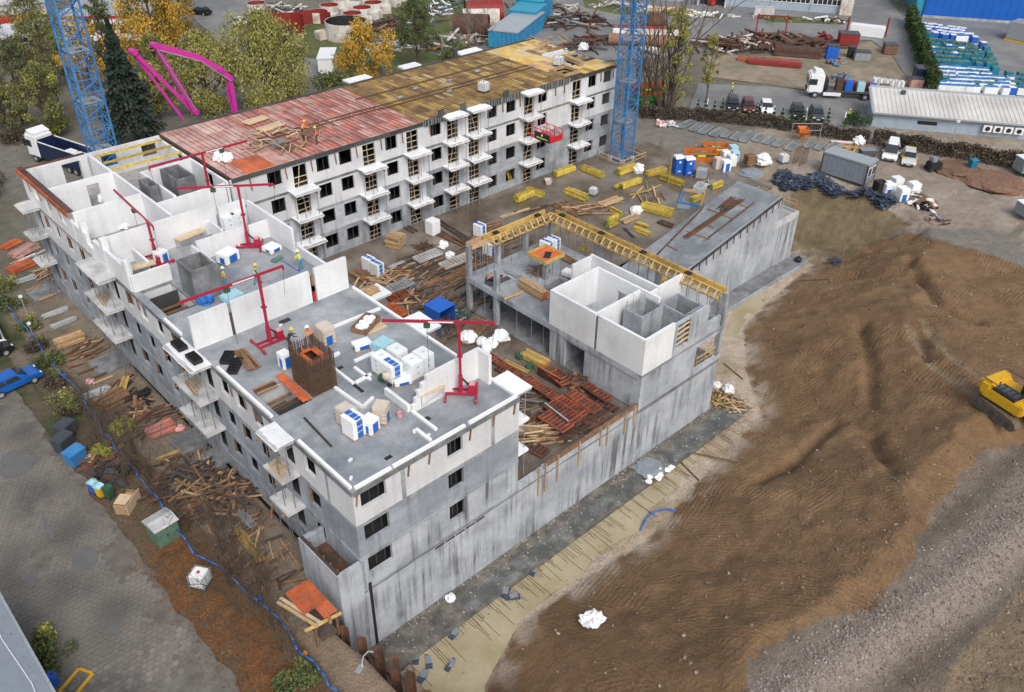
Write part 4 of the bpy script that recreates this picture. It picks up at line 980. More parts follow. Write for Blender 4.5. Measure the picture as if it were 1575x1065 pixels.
def ribbed_panel(label, a, b, z, wid, h=.12, m='form_orange', n=None, group=None, tilt=0.0, name='ribbed_shutter', m2='form_dark'):
    c, rz, L_ = seg(a, b, z); o = thing(name, label, 'formwork panel', (c.x, c.y, z), rz, group); o.rotation_euler[0] = tilt
    MB().box(-L_/2, L_/2, -wid/2, wid/2, 0, .03).build('plywood_face', m2, o)
    for s_ in (-1, 1): MB().box(-L_/2, L_/2, s_*(wid/2-.03)-.03, s_*(wid/2-.03)+.03, .031, h).build('frame_rail', m, o)
    n = n or max(3, int(L_/.32)); me = MB().box(-.035, .035, -wid/2+.062, wid/2-.062, .031, h-.01).mesh('rib', m)
    for i in range(n): inst('rib', me, o, (-L_/2+.05+(L_-.1)*i/(n-1), 0, 0))
    return o
def tube_bundle(label, a, b, z, n=14, r=.035, m='galv', name='prop_bundle', cat='steel props', seed=0, ground=False):
    c, rz, L_ = seg(a, b, z)
    if ground: z = hz(c.x, c.y)
    o = thing(name, label, cat, (c.x, c.y, z), rz); r_ = random.Random(seed+int(a[0])); me = MB().tube((-L_/2,0,0), (L_/2,0,0), r, n=6).mesh('prop', m)
    cols = max(3, int(n**.5*1.5))
    for i in range(n): inst('prop', me, o, (r_.uniform(-.12,.12), (i % cols-(cols-1)/2)*r*2.3+r_.uniform(-.02,.02), r+(i//cols)*r*2.0), rot=(0, 0, r_.uniform(-.05,.05)))
    return o
def crate_form(label, px, py, z, rz, n=5, m='black', group=None):
    c = at(px, py, z); o = thing('formwork_crate', label, 'crate', (c.x, c.y, z), rz, group); L_ = n*.32
    MB().box(-L_/2, L_/2, -.32, .32, 0, .03).build('base', m, o)
    for s_ in (-1, 1): MB().box(-L_/2, L_/2, s_*.32-.025, s_*.32+.025, .031, .32).build('side', m, o)
    for i in range(n+1): MB().box(-L_/2+i*.32-.02, -L_/2+i*.32+.02, -.294, .294, .031, .30).build('divider', m, o)
    return o
# ---- people
def skinned(pts, edges, radii, root=0, sub=1):
    me = bpy.data.meshes.new('tmp'); me.from_pydata(pts, edges, []); o = bpy.data.objects.new('tmp', me); TMP.collection.objects.link(o)
    md = o.modifiers.new('s', 'SKIN'); md.use_smooth_shade = True
    for i, r in enumerate(radii): me.skin_vertices[0].data[i].radius = r if isinstance(r, tuple) else (r, r)
    me.skin_vertices[0].data[root].use_root = True
    o.modifiers.new('d', 'SUBSURF').levels = sub
    out = evaluated(o)
    bpy.data.objects.remove(o); bpy.data.meshes.remove(me); return out
def person(label, px, py, z, face, pose='stand', top='hivis', legs='trousers_blue', helmet='helmet_yellow', loc=None, sleeves=None):
    """pose: stand / walk / bend / reach; face = heading of the body"""
    c = loc or at(px, py, z); o = thing('person', label, 'person', (c[0], c[1], z), face)
    st = {'stand': (.0,.02), 'walk': (.26,-.24), 'bend': (.08,-.06), 'reach': (.12,-.1), 'kneel': (.3,-.2)}[pose]
    lean = {'stand': .02, 'walk': .07, 'bend': .42, 'reach': .16, 'kneel': .25}[pose]; hip = .93 if pose != 'kneel' else .55
    def up(t, s_=0.0):      # a point up the leaning spine, s_ to the side
        return (math.sin(lean)*t*1.0, s_, hip+math.cos(lean)*t)
    hd = up(.68); neck = up(.56); ch = up(.40); wa = up(.16)
    P = [(0,0,hip), wa, ch, neck, (hd[0]+.02, 0, hd[2]), (hd[0]+.03, 0, hd[2]+.14)]; R_ = [(.15,.12),(.145,.11),(.17,.115),(.06,.06),(.085,.095),(.075,.085)]
    E_ = [(0,1),(1,2),(2,3),(3,4),(4,5)]; kind = ['l','t','t','s','s','s']
    for s_, fx in ((1, st[0]), (-1, st[1])):
        k = len(P); kz = hip*.53
        if pose == 'kneel' and s_ == -1: pts_ = [(0,s_*.1,hip-.05),(.12,s_*.11,.1),(-.3,s_*.11,.08),(-.42,s_*.11,.06)]
        else: pts_ = [(0,s_*.1,hip-.06),(fx*.55+.04,s_*.11,kz),(fx-.02,s_*.11,.1),(fx+.14,s_*.13,.045)]
        P += pts_; R_ += [.1,.072,.052,(.05,.04)]; E_ += [(0,k),(k,k+1),(k+1,k+2),(k+2,k+3)]; kind += ['l','l','l','b']
        k = len(P); sh = up(.5, s_*.19)
        if pose in ('bend','reach','kneel'): arm = [sh, (sh[0]+.16, s_*.24, sh[2]-.24), (sh[0]+.38, s_*.16, sh[2]-.34), (sh[0]+.47, s_*.13, sh[2]-.38)]
        elif pose == 'walk': arm = [sh, (sh[0]-fx*.35, s_*.24, sh[2]-.28), (sh[0]-fx*.4+.12, s_*.25, sh[2]-.5), (sh[0]-fx*.4+.16, s_*.25, sh[2]-.58)]
        else: arm = [sh, (sh[0]+.0, s_*.25, sh[2]-.28), (sh[0]+.14, s_*.2, sh[2]-.5), (sh[0]+.2, s_*.18, sh[2]-.56)]
        P += arm; R_ += [.066,.05,.038,.034]; E_ += [(2,k),(k,k+1),(k+1,k+2),(k+2,k+3)]; kind += ['t','a','a','s']
        k2 = len(P); h_ = arm[3]       # five fingers
        for i in range(5):
            dy = (i-2)*.018; P += [(h_[0]+.05+(.0 if i else -.03), h_[1]+dy+(0 if i else -s_*.03), h_[2]-.03), (h_[0]+.085-(.04 if i == 0 else .008*abs(i-2)), h_[1]+dy*1.2+(0 if i else -s_*.045), h_[2]-.065)]
            R_ += [.010,.009]; E_ += [(k+3,k2+2*i),(k2+2*i,k2+2*i+1)]; kind += ['s','s']
    me = skinned(P, E_, R_, 0, 1); me.name = 'body'
    sl = sleeves or top; order = {'l': 0, 't': 1, 's': 2, 'b': 3, 'a': 4}
    for mn in (legs, top, 'skin', 'rubber', sl): me.materials.append(MAT[mn])
    pv = np.array(P)
    segs = [(pv[a], pv[b_], kind[b_]) for a, b_ in E_]
    cc_ = np.array([p.center[:] for p in me.polygons]); dist = []
    for a, b_, kd in segs:
        d = b_-a; t = np.clip(((cc_-a)@d)/max(1e-9, d@d), 0, 1)[:, None]; dist.append(np.linalg.norm(cc_-a-t*d, axis=1))
    best = np.argmin(np.array(dist), 0)
    me.polygons.foreach_set('material_index', np.array([order[segs[k][2]] for k in best], dtype=np.int32)); me.polygons.foreach_set('use_smooth', np.ones(len(best), bool))
    body = inst('body', me, o)
    hx, hz_ = P[5][0], P[5][2]
    face_ = MB(); face_.cbox((hx+.105, 0, hz_-.075), (.03, .022, .035)); face_.build('nose', 'skin', o)
    for s_ in (-1, 1):
        MB().cbox((hx+.085, s_*.034, hz_-.045), (.012, .02, .012)).build('eye', 'black', o); MB().cbox((hx-.01, s_*.098, hz_-.07), (.03, .014, .05)).build('ear', 'skin', o)
    MB().cbox((hx+.09, 0, hz_-.125), (.012, .045, .01)).build('mouth', 'red_paint', o)
    t = MB().lathe([(.165,-.005),(.125,.0),(.122,.05),(.10,.10),(.055,.135),(.0,.145)], 14, (hx, 0, hz_-.01)); t.cbox((hx+.13, 0, hz_-.01), (.12, .16, .014)); t.build('helmet', helmet, o, smooth=True)
    if top.startswith('hivis'):
        t = MB()
        for zz in (.22, .36):
            c_ = up(zz); t.lathe([(.178,-.02),(.183,0),(.178,.02)], 14, c_)
        t.build('reflective_band', 'white_paint', o)
    return o
def bare_bush(label, c, h, spread, n, seed, m='twig', name='bare_shrub', thick=.03, group=None, z=None):
    r_ = random.Random(seed); t = MB(); z = hz(c[0], c[1]) if z is None else z
    o = thing(name, label, 'shrub', (c[0], c[1], z), 0, group)
    def grow(p, d, L_, r, dep):
        k = 3; q = p
        for i in range(k):
            d2 = (d+Vector((r_.uniform(-.25,.25), r_.uniform(-.25,.25), r_.uniform(-.1,.2)))).normalized(); e = q+d2*(L_/k); t.tube(q, e, r*(1-i/k*.4), r*(1-(i+1)/k*.4), 4, False); q = e; d = d2
            if dep and r_.random() < .9: grow(q, (d+Vector((r_.uniform(-.9,.9), r_.uniform(-.9,.9), r_.uniform(-.2,.5)))).normalized(), L_*.62, r*.55, dep-1)
    for i in range(n):
        a = r_.uniform(0, 2*PI); s_ = r_.random()*spread
        grow(Vector((math.cos(a)*s_*.5, math.sin(a)*s_*.5, 0)), Vector((math.cos(a)*.5*s_/max(.4,spread), math.sin(a)*.5*s_/max(.4,spread), 1)).normalized(), h*r_.uniform(.6,1.05), thick, 2)
    t.build('branches', m, o); return o
mat('twig', (.095,.07,.05), .9, .25, 3); mat('bark', (.085,.065,.05), .9, .3, 3); mat('bark_grey', (.16,.14,.12), .9, .3, 3)
def leaf_mat(name, c, c2, var=.35):
    m = mat(name, c, .75, var, 1.2, col2=c2, mix_scale=.9, mix_lo=.4, mix_hi=.62, spec=.2); return m
leaf_mat('leaf_gold', (.56,.33,.05), (.46,.29,.05)); leaf_mat('leaf_willow', (.26,.27,.085), (.35,.31,.085)); leaf_mat('leaf_green', (.11,.135,.05), (.075,.095,.04))
leaf_mat('leaf_spruce', (.028,.045,.035), (.045,.062,.05)); leaf_mat('leaf_olive', (.165,.175,.065), (.125,.135,.05)); leaf_mat('leaf_brown', (.068,.055,.042), (.095,.072,.05)); leaf_mat('leaf_thuja', (.035,.065,.022), (.055,.085,.028))
leaf_mat('leaf_yellowgreen', (.33,.33,.07), (.24,.24,.06)); leaf_mat('leaf_litter', (.22,.09,.03), (.13,.06,.025))
def crown_mesh(seed, clumps, leaves, size, m, droop=0.0, aspect=1.6):
    """clumps: list of (centre, radius); leaf-sized faces spread through each clump, denser at its rim"""
    r_ = np.random.RandomState(seed); V = []; n = 0
    w_ = np.array([c[1]**2 for c in clumps]); w_ = w_/w_.sum()
    for (c, rad), ww in zip(clumps, w_):
        k = max(6, int(leaves*ww)); d = r_.normal(size=(k, 3)); d /= np.linalg.norm(d, axis=1)[:, None]; rr = rad*(r_.random(k)**.45)[:, None]
        p = np.array(c)+d*rr*np.array([1, 1, .85]); p[:, 2] -= droop*rad*r_.random(k)**2*1.5
        a = r_.normal(size=(k, 3)); a[:, 2] = a[:, 2]*(1+droop*4); a /= np.linalg.norm(a, axis=1)[:, None]
        b_ = np.cross(a, r_.normal(size=(k, 3))); b_ /= np.linalg.norm(b_, axis=1)[:, None]
        s_ = (size*(.6+.8*r_.random(k)))[:, None]
        V.append(np.stack([p-a*s_*aspect*.5, p+b_*s_*.5, p+a*s_*aspect*.5, p-b_*s_*.5], 1).reshape(-1, 3))
    V = np.concatenate(V); n = len(V)//4
    me = bpy.data.meshes.new('crown'); me.from_pydata(V.tolist(), [], np.arange(n*4).reshape(n, 4).tolist()); me.materials.append(MAT[m])
    alt = {'leaf_gold': 'leaf_olive', 'leaf_willow': 'leaf_olive', 'leaf_green': 'leaf_olive', 'leaf_olive': 'leaf_yellowgreen', 'leaf_yellowgreen': 'leaf_olive', 'leaf_brown': 'leaf_olive'}.get(m)
    if alt:
        me.materials.append(MAT[alt]); cn = np.floor(V.reshape(-1, 4, 3)[:, 0, :]/1.4); hh = np.abs(np.sin(cn@np.array([12.9, 78.2, 37.7]))*43758.5) % 1
        me.polygons.foreach_set('material_index', ((hh+.25*r_.random(n)) < .34).astype(np.int32))
    return me
def tree(label, c, h, cr, m, seed, leaves=2600, size=.3, trunk=.22, clear=.25, droop=0.0, tall=1.0, group=None, name='tree', cat='tree', bark='bark', nclump=26, z=None):
    r_ = random.Random(seed); z = hz(c[0], c[1]) if z is None else z
    o = thing(name, label, cat, (c[0], c[1], z), 0, group); t = MB(); cl = []
    top = Vector((r_.uniform(-.3,.3), r_.uniform(-.3,.3), h*.92)); prev = Vector((0,0,0)); N = 6
    for i in range(N):
        q = top*((i+1)/N)+Vector((r_.uniform(-.15,.15), r_.uniform(-.15,.15), 0)); t.tube(prev, q, trunk*(1-i/N*.85), trunk*(1-(i+1)/N*.85), 7, False)
        prev = q
    for i in range(nclump):
        f = (i+.5)/nclump; zz = h*(clear+(1-clear)*f**.9); pr = math.sin(PI*min(1, (f*.86+.14)))**.7
        a = i*2.4+r_.uniform(-.4,.4); rad = cr*pr*r_.uniform(.3,1.05); p = Vector((math.cos(a)*rad, math.sin(a)*rad, zz)); cl.append((tuple(p), cr*r_.uniform(.14,.40)*tall))
        t.tube(Vector((0,0,max(.3, zz-cr*.6))), p, trunk*.3, .03, 5, False)
        for q in range(5):
            e = p+Vector((r_.uniform(-1,1), r_.uniform(-1,1), r_.uniform(-.5,1)))*cr*.42; t.tube(p, e, .03, .012, 4, False)
    t.build('trunk', bark, o); inst('crown', crown_mesh(seed, cl, int(leaves*1.8), size*.7, m, droop), o); return o
def conifer(label, c, h, r, m, seed, leaves=5000, size=.28, group=None, name='spruce_tree', z=None, skirt=.08):
    rr = np.random.RandomState(seed); z = hz(c[0], c[1]) if z is None else z
    o = thing(name, label, 'tree', (c[0], c[1], z), 0, group); MB().tube((0,0,0), (0,0,h*.97), r*.07, .02, 7).build('trunk', 'bark', o)
    k = leaves; f = rr.random(k)**.8*(1-skirt)+skirt; lay = np.round(f*h/.55)*.55/h; rad = r*(1-lay)*(.25+.75*rr.random(k)**.5)*(1+.15*np.sin(lay*60)); a = rr.random(k)*2*PI
    lob = 1+.16*np.sin(a*7+lay*31)+.2*np.sin(a*3+lay*13+seed)+.12*np.sin(a*11-lay*47); rad *= lob
    p = np.stack([rad*np.cos(a), rad*np.sin(a), lay*h+rr.normal(size=k)*.08-rad*.22+.2], 1)
    d = np.stack([np.cos(a), np.sin(a), -.45+rr.normal(size=k)*.25], 1); b_ = np.cross(d, rr.normal(size=(k,3))); b_ /= np.linalg.norm(b_, axis=1)[:,None]; s_ = (size*(.6+.7*rr.random(k)))[:,None]
    V = np.stack([p-d*s_*.8, p+b_*s_*.45, p+d*s_*.8, p-b_*s_*.45], 1).reshape(-1,3)
    me = bpy.data.meshes.new('crown'); me.from_pydata(V.tolist(), [], np.arange(k*4).reshape(k,4).tolist()); me.materials.append(MAT[m]); inst('crown', me, o); return o
def shrub(label, c, h, r, m, seed, leaves=700, size=.16, group=None, name='shrub', z=None, cat='shrub'):
    r_ = random.Random(seed); z = hz(c[0], c[1]) if z is None else z; o = thing(name, label, cat, (c[0], c[1], z), 0, group)
    cl = [((r_.uniform(-.6,.6)*r, r_.uniform(-.6,.6)*r, r_.uniform(.25,.85)*h), r*r_.uniform(.35,.6)) for i in range(7)]
    t = MB(); [t.tube((0,0,0), p[0], .03, .01, 4, False) for p in cl]; t.build('stems', 'bark', o); inst('foliage', crown_mesh(seed, cl, leaves, size, m), o); return o
# ================================================================== ON THE ROOFS
Rz = 9.005
# -- block pallets on the front roof
block_pallet('white block pallet with blue lettered band standing alone mid roof, nearest the roof corner', 546, 669, Rz, .1, h=1.45, style='blue')
block_pallet('smaller block pallet with torn blue wrap leaning beside the lettered pallet', 570, 664, Rz, .25, sx=.9, sy=.9, h=1.0, style='half')
block_pallet('beige block pallet with blue patch behind the lettered pallet', 535, 652, Rz, .1, sx=.9, h=1.2, style='beige', m='beige_block')
block_pallet('beige block pallet half wrapped in pale foil beside low white wall', 588, 648, Rz, .6, sx=.9, sy=.9, h=1.3, style='beige', m='beige_block')
block_pallet('slim white pallet left of the rusty rebar cage', 440, 566, Rz, 0, sx=.7, sy=.8, h=1.2, style='half')
for i, (x, y, st, d) in enumerate(((589,573,'mark','leftmost white wrapped pallet in the roof group behind the stepped wall'),(604,584,'blue','pallet with one blue lettered face in the roof group behind stepped wall'),(612,562,'mark','rearmost white wrapped pallet in the roof group behind stepped wall'),(635,579,'mark','white wrapped pallet with blue dots right behind the stepped wall'),(652,568,'mark','rightmost white wrapped pallet behind the stepped wall'))):
    block_pallet(d, x, y, Rz, .05, h=1.35, style=st, m='white_foil')
block_pallet('low white pallet with blue foil in front of the roof pallet group', 618, 589, Rz, -.35, sx=1.2, sy=1.1, h=.35, style='half')
block_pallet('low opened pallet with dark blue wrap near the middle of the roof', 557, 536, Rz, -.2, sx=1.3, sy=.9, h=.45, style='half')
block_pallet('pallet wrapped in clear pale blue foil beside the red jib tip', 590, 540, Rz, .2, sx=1.3, sy=1.2, h=.7, style='none', m='cyan_foil')
block_pallet('beige block pallet with blue wrap behind the rusty rebar cage', 502, 527, Rz, 0, h=1.35, style='beige', m='beige_block')
for i, (x, y, d) in enumerate(((352,352,'left one of two wrapped block pallets by the upper red crane'),(366,348,'right one of two wrapped block pallets by the upper red crane'))): block_pallet(d, x, y, Rz, 0, sx=1.2, h=1.3, style='mark')
block_pallet('opened white block pallet with blue foil behind the concrete lift shaft', 352, 403, Rz, .3, sx=1.5, h=.9, style='half')
block_pallet('low blue and white pallet right of the upper red crane', 419, 387, Rz, .2, sx=1.2, h=.45, style='half')
block_pallet('flat pallet under clear foil behind the long white cross wall', 358, 462, Rz, .15, sx=1.5, sy=1.1, h=.45, style='none', m='cyan_foil')
block_pallet('round looking foil wrapped pallet at foot of the left red crane', 250, 404, Rz, .4, sx=.9, sy=.9, h=1.0, style='half')
block_pallet('slim pallet with blue print against the white wall beside trestle', 320, 362, Rz, .2, sx=.6, sy=.7, h=1.3, style='mark')
sack('blue and white waste bag beside the concrete lift shaft', 317, 466, Rz, .6, .9, 3, 'blue_sheet')
for i, (x, y, d) in enumerate(((158,310,'left one of two white sacks in the far room'),(168,308,'right one of two white sacks in the far room'))): sack(d, x, y, Rz, .35, 1.5, i, handles=False)
for i, (x, y, d) in enumerate(((177,352,'pale blue foil heap in the long white room, leftmost'),(191,350,'grey foil heap in the middle of the long white room'),(205,343,'crumpled white foil heap at the long room wall'))): sack(d, x, y, Rz, .55, .55, 20+i, 'cyan_foil' if i == 0 else 'white_foil', name='foil_heap', cat='foil', handles=False)
for i, (x, y) in enumerate(((338,246),(350,248))): sack(('left','right')[i]+' one of two white big bags at the edge of the pink deck', x, y, 11.85, .6, .9, 30+i)
sack('white sack lying on the yellow end of the deck', 897, 76, 11.9, .7, .7, 33); 
# -- jib cranes
def jib(label, base, top, tip, tail, foot=.6):
    b_ = at(*base, Rz); zt = Rz+4.5
    for i in range(14):
        p = at(*top, zt); e = (p-b_).to_2d().dot(Vector((_f.x,_f.y)).normalized()); zt -= e*.35
    zt = min(max(zt, Rz+3.6), Rz+5.6); a, c = at(*tip, zt), at(*tail, zt); d = (c-a); d.z = 0; ang = math.atan2(-d.y, -d.x); L1 = (a-Vector((b_.x,b_.y,zt))).length; L2 = (c-Vector((b_.x,b_.y,zt))).length; H = zt-Rz
    o = thing('jib_crane', label, 'crane', (b_.x, b_.y, Rz), ang)
    t = MB(); t.bar((0,0,.25), (0,0,1.5), .26, .26); t.bar((0,0,1.5), (0,0,H), .17, .17); t.build('mast', 'red_paint', o)
    MB().cbox((0,0,H*.55), (.36,.36,.07)).build('collar', 'red_paint', o)
    bm = MB().bar((-L2, 0, H+.05), (L1, 0, H+.05), .13, .17).build('boom', 'red_paint', o); MB().bar((.35,-.07,H+.05), (1.9,-.07,H+.05), .012, .09).build('lettering_panel', 'white_paint', bm); MB().bar((.35,.07,H+.05), (1.9,.07,H+.05), .012, .09).build('lettering_panel', 'white_paint', bm)
    MB().bar((-L2, 0, H+.05), (-L2, 0, H-.3), .1, .1).build('tail_bracket', 'red_paint', o)
    MB().tube((-L2,0,H-.3), (-L2+.2,0,H-2.2), .012, n=4).build('cable', 'black', o)
    ho = MB().cbox((L1*.42, 0, H-.25), (.4,.25,.28)).build('hoist', 'green_dark', o); MB().tube((L1*.42,0,H-.4), (L1*.42,0,1.0), .016, n=4).build('chain', 'steel_dark', ho)
    MB().bar((0,0,1.4), (-.9,0,.3), .1, .1).build('brace', 'black', o)
    for s_ in (-1, 1):
        MB().bar((-1.1, s_*.25, .2), (1.0, s_*.25, .2), .12, .14).build('base_beam', 'red_paint', o)
    for x in (-1.05, .95):
        ax = MB().bar((x, -.85, .2), (x, .85, .2), .12, .13).build('base_beam', 'red_paint', o)
        for s_ in (-1, 1): MB().tube((x-.05, s_*.95, .16), (x+.07, s_*.95, .16), .16, n=12).build('wheel', 'red_paint', ax)
    MB().cbox((-.75, 0, .55), (.5,.45,.55)).build('counterweight', 'red_paint', o); MB().cbox((-.75,0,.88), (.36,.36,.1)).build('counterweight_cap', 'pink_foam', o)
    return o
jib('red jib crane in front of the stepped wall on the front roof', (709,606), (706,523), (590,520), (733,523))
jib('red jib crane with lowered chain in front of the long white cross wall', (416,529), (402,446), (302,483), (424,438))
jib('red jib crane furthest left among the white rooms', (242,402), (226,322), (190,290), (235,331))
jib('red jib crane standing above the open slab with workers', (383,381), (371,307), (277,310), (390,305))
jib('red jib crane furthest back beside the pink deck', (329,326), (316,265), (371,250), (300,270))
# -- rebar cage of the lift shaft
RC = thing('rebar_cage', 'tall rusty reinforcement cage of a lift shaft on the front roof', 'rebar cage', (4.05, 10.15, Rz)); r_ = random.Random(1)
me = MB().bar((0,0,0), (0,0,2.95), .035).mesh('bar', 'rebar')
for i in range(22):
    u = i/21
    for (x, y) in ((-.9+1.8*u, -1.2), (-.9+1.8*u, 1.2), (-.9, -1.2+2.4*u), (.9, -1.2+2.4*u)): inst('bar', me, RC, (x+r_.uniform(-.015,.015), y, r_.uniform(-.02,.12)), rot=(r_.uniform(-.012,.012), r_.uniform(-.012,.012), 0))
for k in range(15):
    z = .12+k*.19; t = MB()
    for a, b_ in (((-.92,-1.22),(.92,-1.22)),((.92,-1.22),(.92,1.22)),((.92,1.22),(-.92,1.22)),((-.92,1.22),(-.92,-1.22))): t.bar((*a,z), (*b_,z), .028)
    t.build('hoop', 'rebar', RC)
MB().floor(-.72,.72,-1.02,1.02,2.35,2.42,[(-.3,.3,-.7,.5)]).build('inner_form', 'ply_orange', RC); t = MB(); t.xwall(-.74,.74,-1.06,-1.0,0,2.34); t.xwall(-.74,.74,1.0,1.06,0,2.34); t.ywall(-1,1,-.74,-.68,0,2.34); t.ywall(-1,1,.68,.74,0,2.34); t.build('inner_form', 'rust', RC)
for (x, y) in ((-.4,.75),(.45,.7),(.1,.85)): MB().lathe([(0,0),(.13,0),(.15,.2),(.12,.2),(.1,.03)], 10, (x,y,2.44)).build('bucket', 'steel_dark', RC)
# -- people on the roofs
person('worker in white helmet and yellow vest with orange sleeves near the lift shaft', 347, 442, Rz, -.4, 'stand', 'hivis', 'trousers_blue', 'helmet_white', sleeves='hivis_orange')
person('worker in yellow helmet and yellow vest walking on the open slab', 396, 437, Rz, -.6, 'walk', 'hivis', 'trousers_blue', 'helmet_yellow', sleeves='green_dark')
person('worker in pale helmet by the white edge wall, holding a blue hose', 464, 415, Rz, 2.4, 'reach', 'hivis', 'trousers_blue', 'helmet_white')
person('worker in dark jacket and yellow helmet behind the rebar cage, left one', 446, 538, Rz, -.3, 'bend', 'jacket_dark', 'trousers_dark', 'helmet_yellow')
person('worker in orange shirt behind the rebar cage, right one', 481, 530, Rz, 3.4, 'bend', 'hivis_orange', 'trousers_dark', 'helmet_white')
person('worker in orange shirt bending at the sawing table on the pink deck', 466, 212, 11.86, -.6, 'bend', 'hivis_orange', 'trousers_dark', 'helmet_yellow')
person('worker in dark jacket and orange helmet standing at the sawing table', 488, 222, 11.86, 2.6, 'stand', 'jacket_dark', 'trousers_dark', 'helmet_yellow', sleeves='hivis_orange')
person('worker with blue helmet looking over the low wall of the left room', 185, 428, Rz, -.8, 'bend', 'hivis', 'trousers_blue', 'helmet_white')
person('worker hidden up to the vest in the wall gap of the white cross wall', 484, 455, Rz, 2.2, 'reach', 'jacket_dark', 'trousers_dark', 'helmet_yellow')
# -- trestles, crates, loose timber
def trestle(label, a, b, z, wid=.9, h=1.0):
    c, rz, L_ = seg(a, b, z+h); o = thing('scaffold_trestle', label, 'trestle', (c.x, c.y, z), rz)
    for i in range(5): MB().box(-L_/2, L_/2, -wid/2+i*wid/5, -wid/2+(i+1)*wid/5-.012, h, h+.04).build('deck_board', 'timber_pale', o)
    for x in (-L_/2+.1, L_/2-.1):
        for s_ in (-1, 1): MB().tube((x, s_*wid*.45, 0), (x, s_*wid*.45, h-.005), .022, n=6).build('leg', 'galv', o)
        MB().bar((x, -wid*.45, h*.4), (x, wid*.45, h*.4), .03).build('rung', 'galv', o)
    MB().bar((-L_/2+.1, -wid*.45, .2), (L_/2-.1, -wid*.45, h*.8), .03).build('brace', 'galv', o)
trestle('plank topped scaffold trestle against the stepped roof wall', (641,606), (680,590), Rz); trestle('plank topped trestle in the room with leaning poles', (272,370), (313,353), Rz); trestle('scaffold trestle with orange boards beside the left red crane', (190,416), (238,403), Rz)
c = at(486, 664, Rz); tag(MB().bar((c.x-.1, c.y-1.9, Rz+.05), (c.x+.15, c.y+1.6, Rz+.06), .14, .05).build('plank', 'timber_dark'), 'single grey plank lying on the near roof slab', 'plank')
c = at(615, 641, Rz); o = thing('bucket', 'pale pink bucket at the low white roof wall', 'bucket', (c.x, c.y, Rz)); MB().lathe([(0,0),(.16,0),(.2,.32),(.185,.32),(.14,.04),(0,.04)], 16).build('pail', 'pink_foam', o); MB().path([(-.19,0,.3),(0,.12,.34),(.19,0,.3)], .008, 4).build('handle', 'steel', o)
c = at(596, 590, Rz); o = thing('mortar_mixer', 'small mortar mixer with beige drum before the roof pallet group', 'mixer', (c.x, c.y, Rz), .5)
MB().lathe([(0,.35),(.22,.38),(.32,.6),(.3,.85),(.2,1.0),(.17,1.0),(.25,.8),(0,.5)], 14).build('drum', 'beige_block', o); MB().cbox((.1,.45,.3), (.4,.35,.4)).build('motor', 'green_dark', o)
for s_ in (-1, 1): MB().tube((s_*.3-.04,-.3,.16), (s_*.3+.04,-.3,.16), .16, n=12).build('wheel', 'rubber', o); MB().bar((s_*.28,-.3,.16), (s_*.2,.4,.5), .05).build('frame', 'steel_dark', o)
MB().path([(0,-.4,.4),(-.4,-.8,.9)], .025, 6).build('handle', 'steel_dark', o)
for (x, y, rz, n, d) in ((276,534,1.57,4,'black slotted formwork crates on the balcony, nearer the roof'),(299,554,1.57,4,'black slotted formwork crates on the balcony, outer stack'),(350,553,.8,4,'black formwork crates on the roof beside timber, left'),(362,566,.8,5,'black formwork crates on the roof beside timber, right')): crate_form(d, x, y, Rz+.1 if x < 320 else Rz, rz, n)
bundle('brown planks and posts beside the black roof crates', (368,541), (391,570), Rz, 5, 2, .16, .07, 'timber_brown', None, 'plank_stack', 'planks', 'plank', messy=.8)
c, rz, L_ = seg((430,577), (473,617), Rz+.05); o = thing('formwork_board', 'bright orange formwork board laid over the roof opening edge', 'board', (c.x, c.y, Rz), rz); MB().box(-L_/2, L_/2, -.32, .32, .09, .12).build('plywood_face', 'ply_orange', o); [MB().box(x-.05, x+.05, -.3, .3, 0, .088).build('batten', 'timber', o) for x in (-1, 0, 1)]
c, rz, L_ = seg((392,604), (425,590), Rz+.05); o = thing('formwork_board', 'dark rusty formwork tray beside the roof opening', 'board', (c.x, c.y, Rz), rz); MB().box(-L_/2, L_/2, -.3, .3, 0, .06).build('plywood_face', 'rust', o); [MB().box(-L_/2, L_/2, s_*.3-.03, s_*.3+.03, .061, .16).build('side', 'timber', o) for s_ in (-1, 1)]
o = thing('tool_crate', 'open timber crate full of white bags at the roof centre', 'crate', at(563, 503, Rz), .45); MB().box(-1.1,1.1,-.6,.6,0,.05).build('base', 'timber', o)
for s_ in (-1, 1): MB().box(-1.1,1.1,s_*.6-.02,s_*.6+.02,.051,.5).build('side', 'rust_pale', o); MB().box(s_*1.1-.02,s_*1.1+.02,-.575,.575,.051,.5).build('side', 'rust_pale', o)
for i in range(9): inst('bag', shared(('lb',i % 3), lambda: lumpy(.3,.6,i % 3+40).mesh('bag', 'white_foil')), o, (-.8+.2*i, .25*math.sin(i*2), .25), rz=i)
c, rz, L_ = seg((563,512), (592,500), Rz); o = thing('plank_stack', 'two pale boards beside the timber crate on roof', 'boards', (c.x, c.y, Rz), rz)
for i in range(2): MB().box(-L_/2, L_/2, -.4+i*.42, i*.42, .03, .08).build('plank', 'timber_pale', o)
for i, (x, y, rz) in enumerate(((539,709,.3),(540,737,.8),(659,671,.2),(637,665,1.0),(432,502,.4),(380,547,.2))):
    c = at(x, y, Rz); tag(rbox(.3,.18,.14,.02).build('loose_block', 'white_block', None, (c.x,c.y,Rz), rz), 'small loose white block on the roof slab, %s' % ('left of the near corner','at the near roof corner edge','by the front edge, right one','by the front edge, left one','in front of the cross wall','beside the black crates')[i], 'block')
o = thing('hose', 'blue hose curling over the open slab to a worker', 'hose'); pts = [at(x, y, Rz+.03) for x, y in ((418,398),(426,399),(436,402),(444,407),(452,413),(460,417),(463,416))]; MB().path(pts, .035, 6).build('hose_run', 'blue_pipe', o); MB().cbox(at(426,399,Rz+.08), (1.0,.5,.12), .3).build('hose_coil', 'green_paint', o)
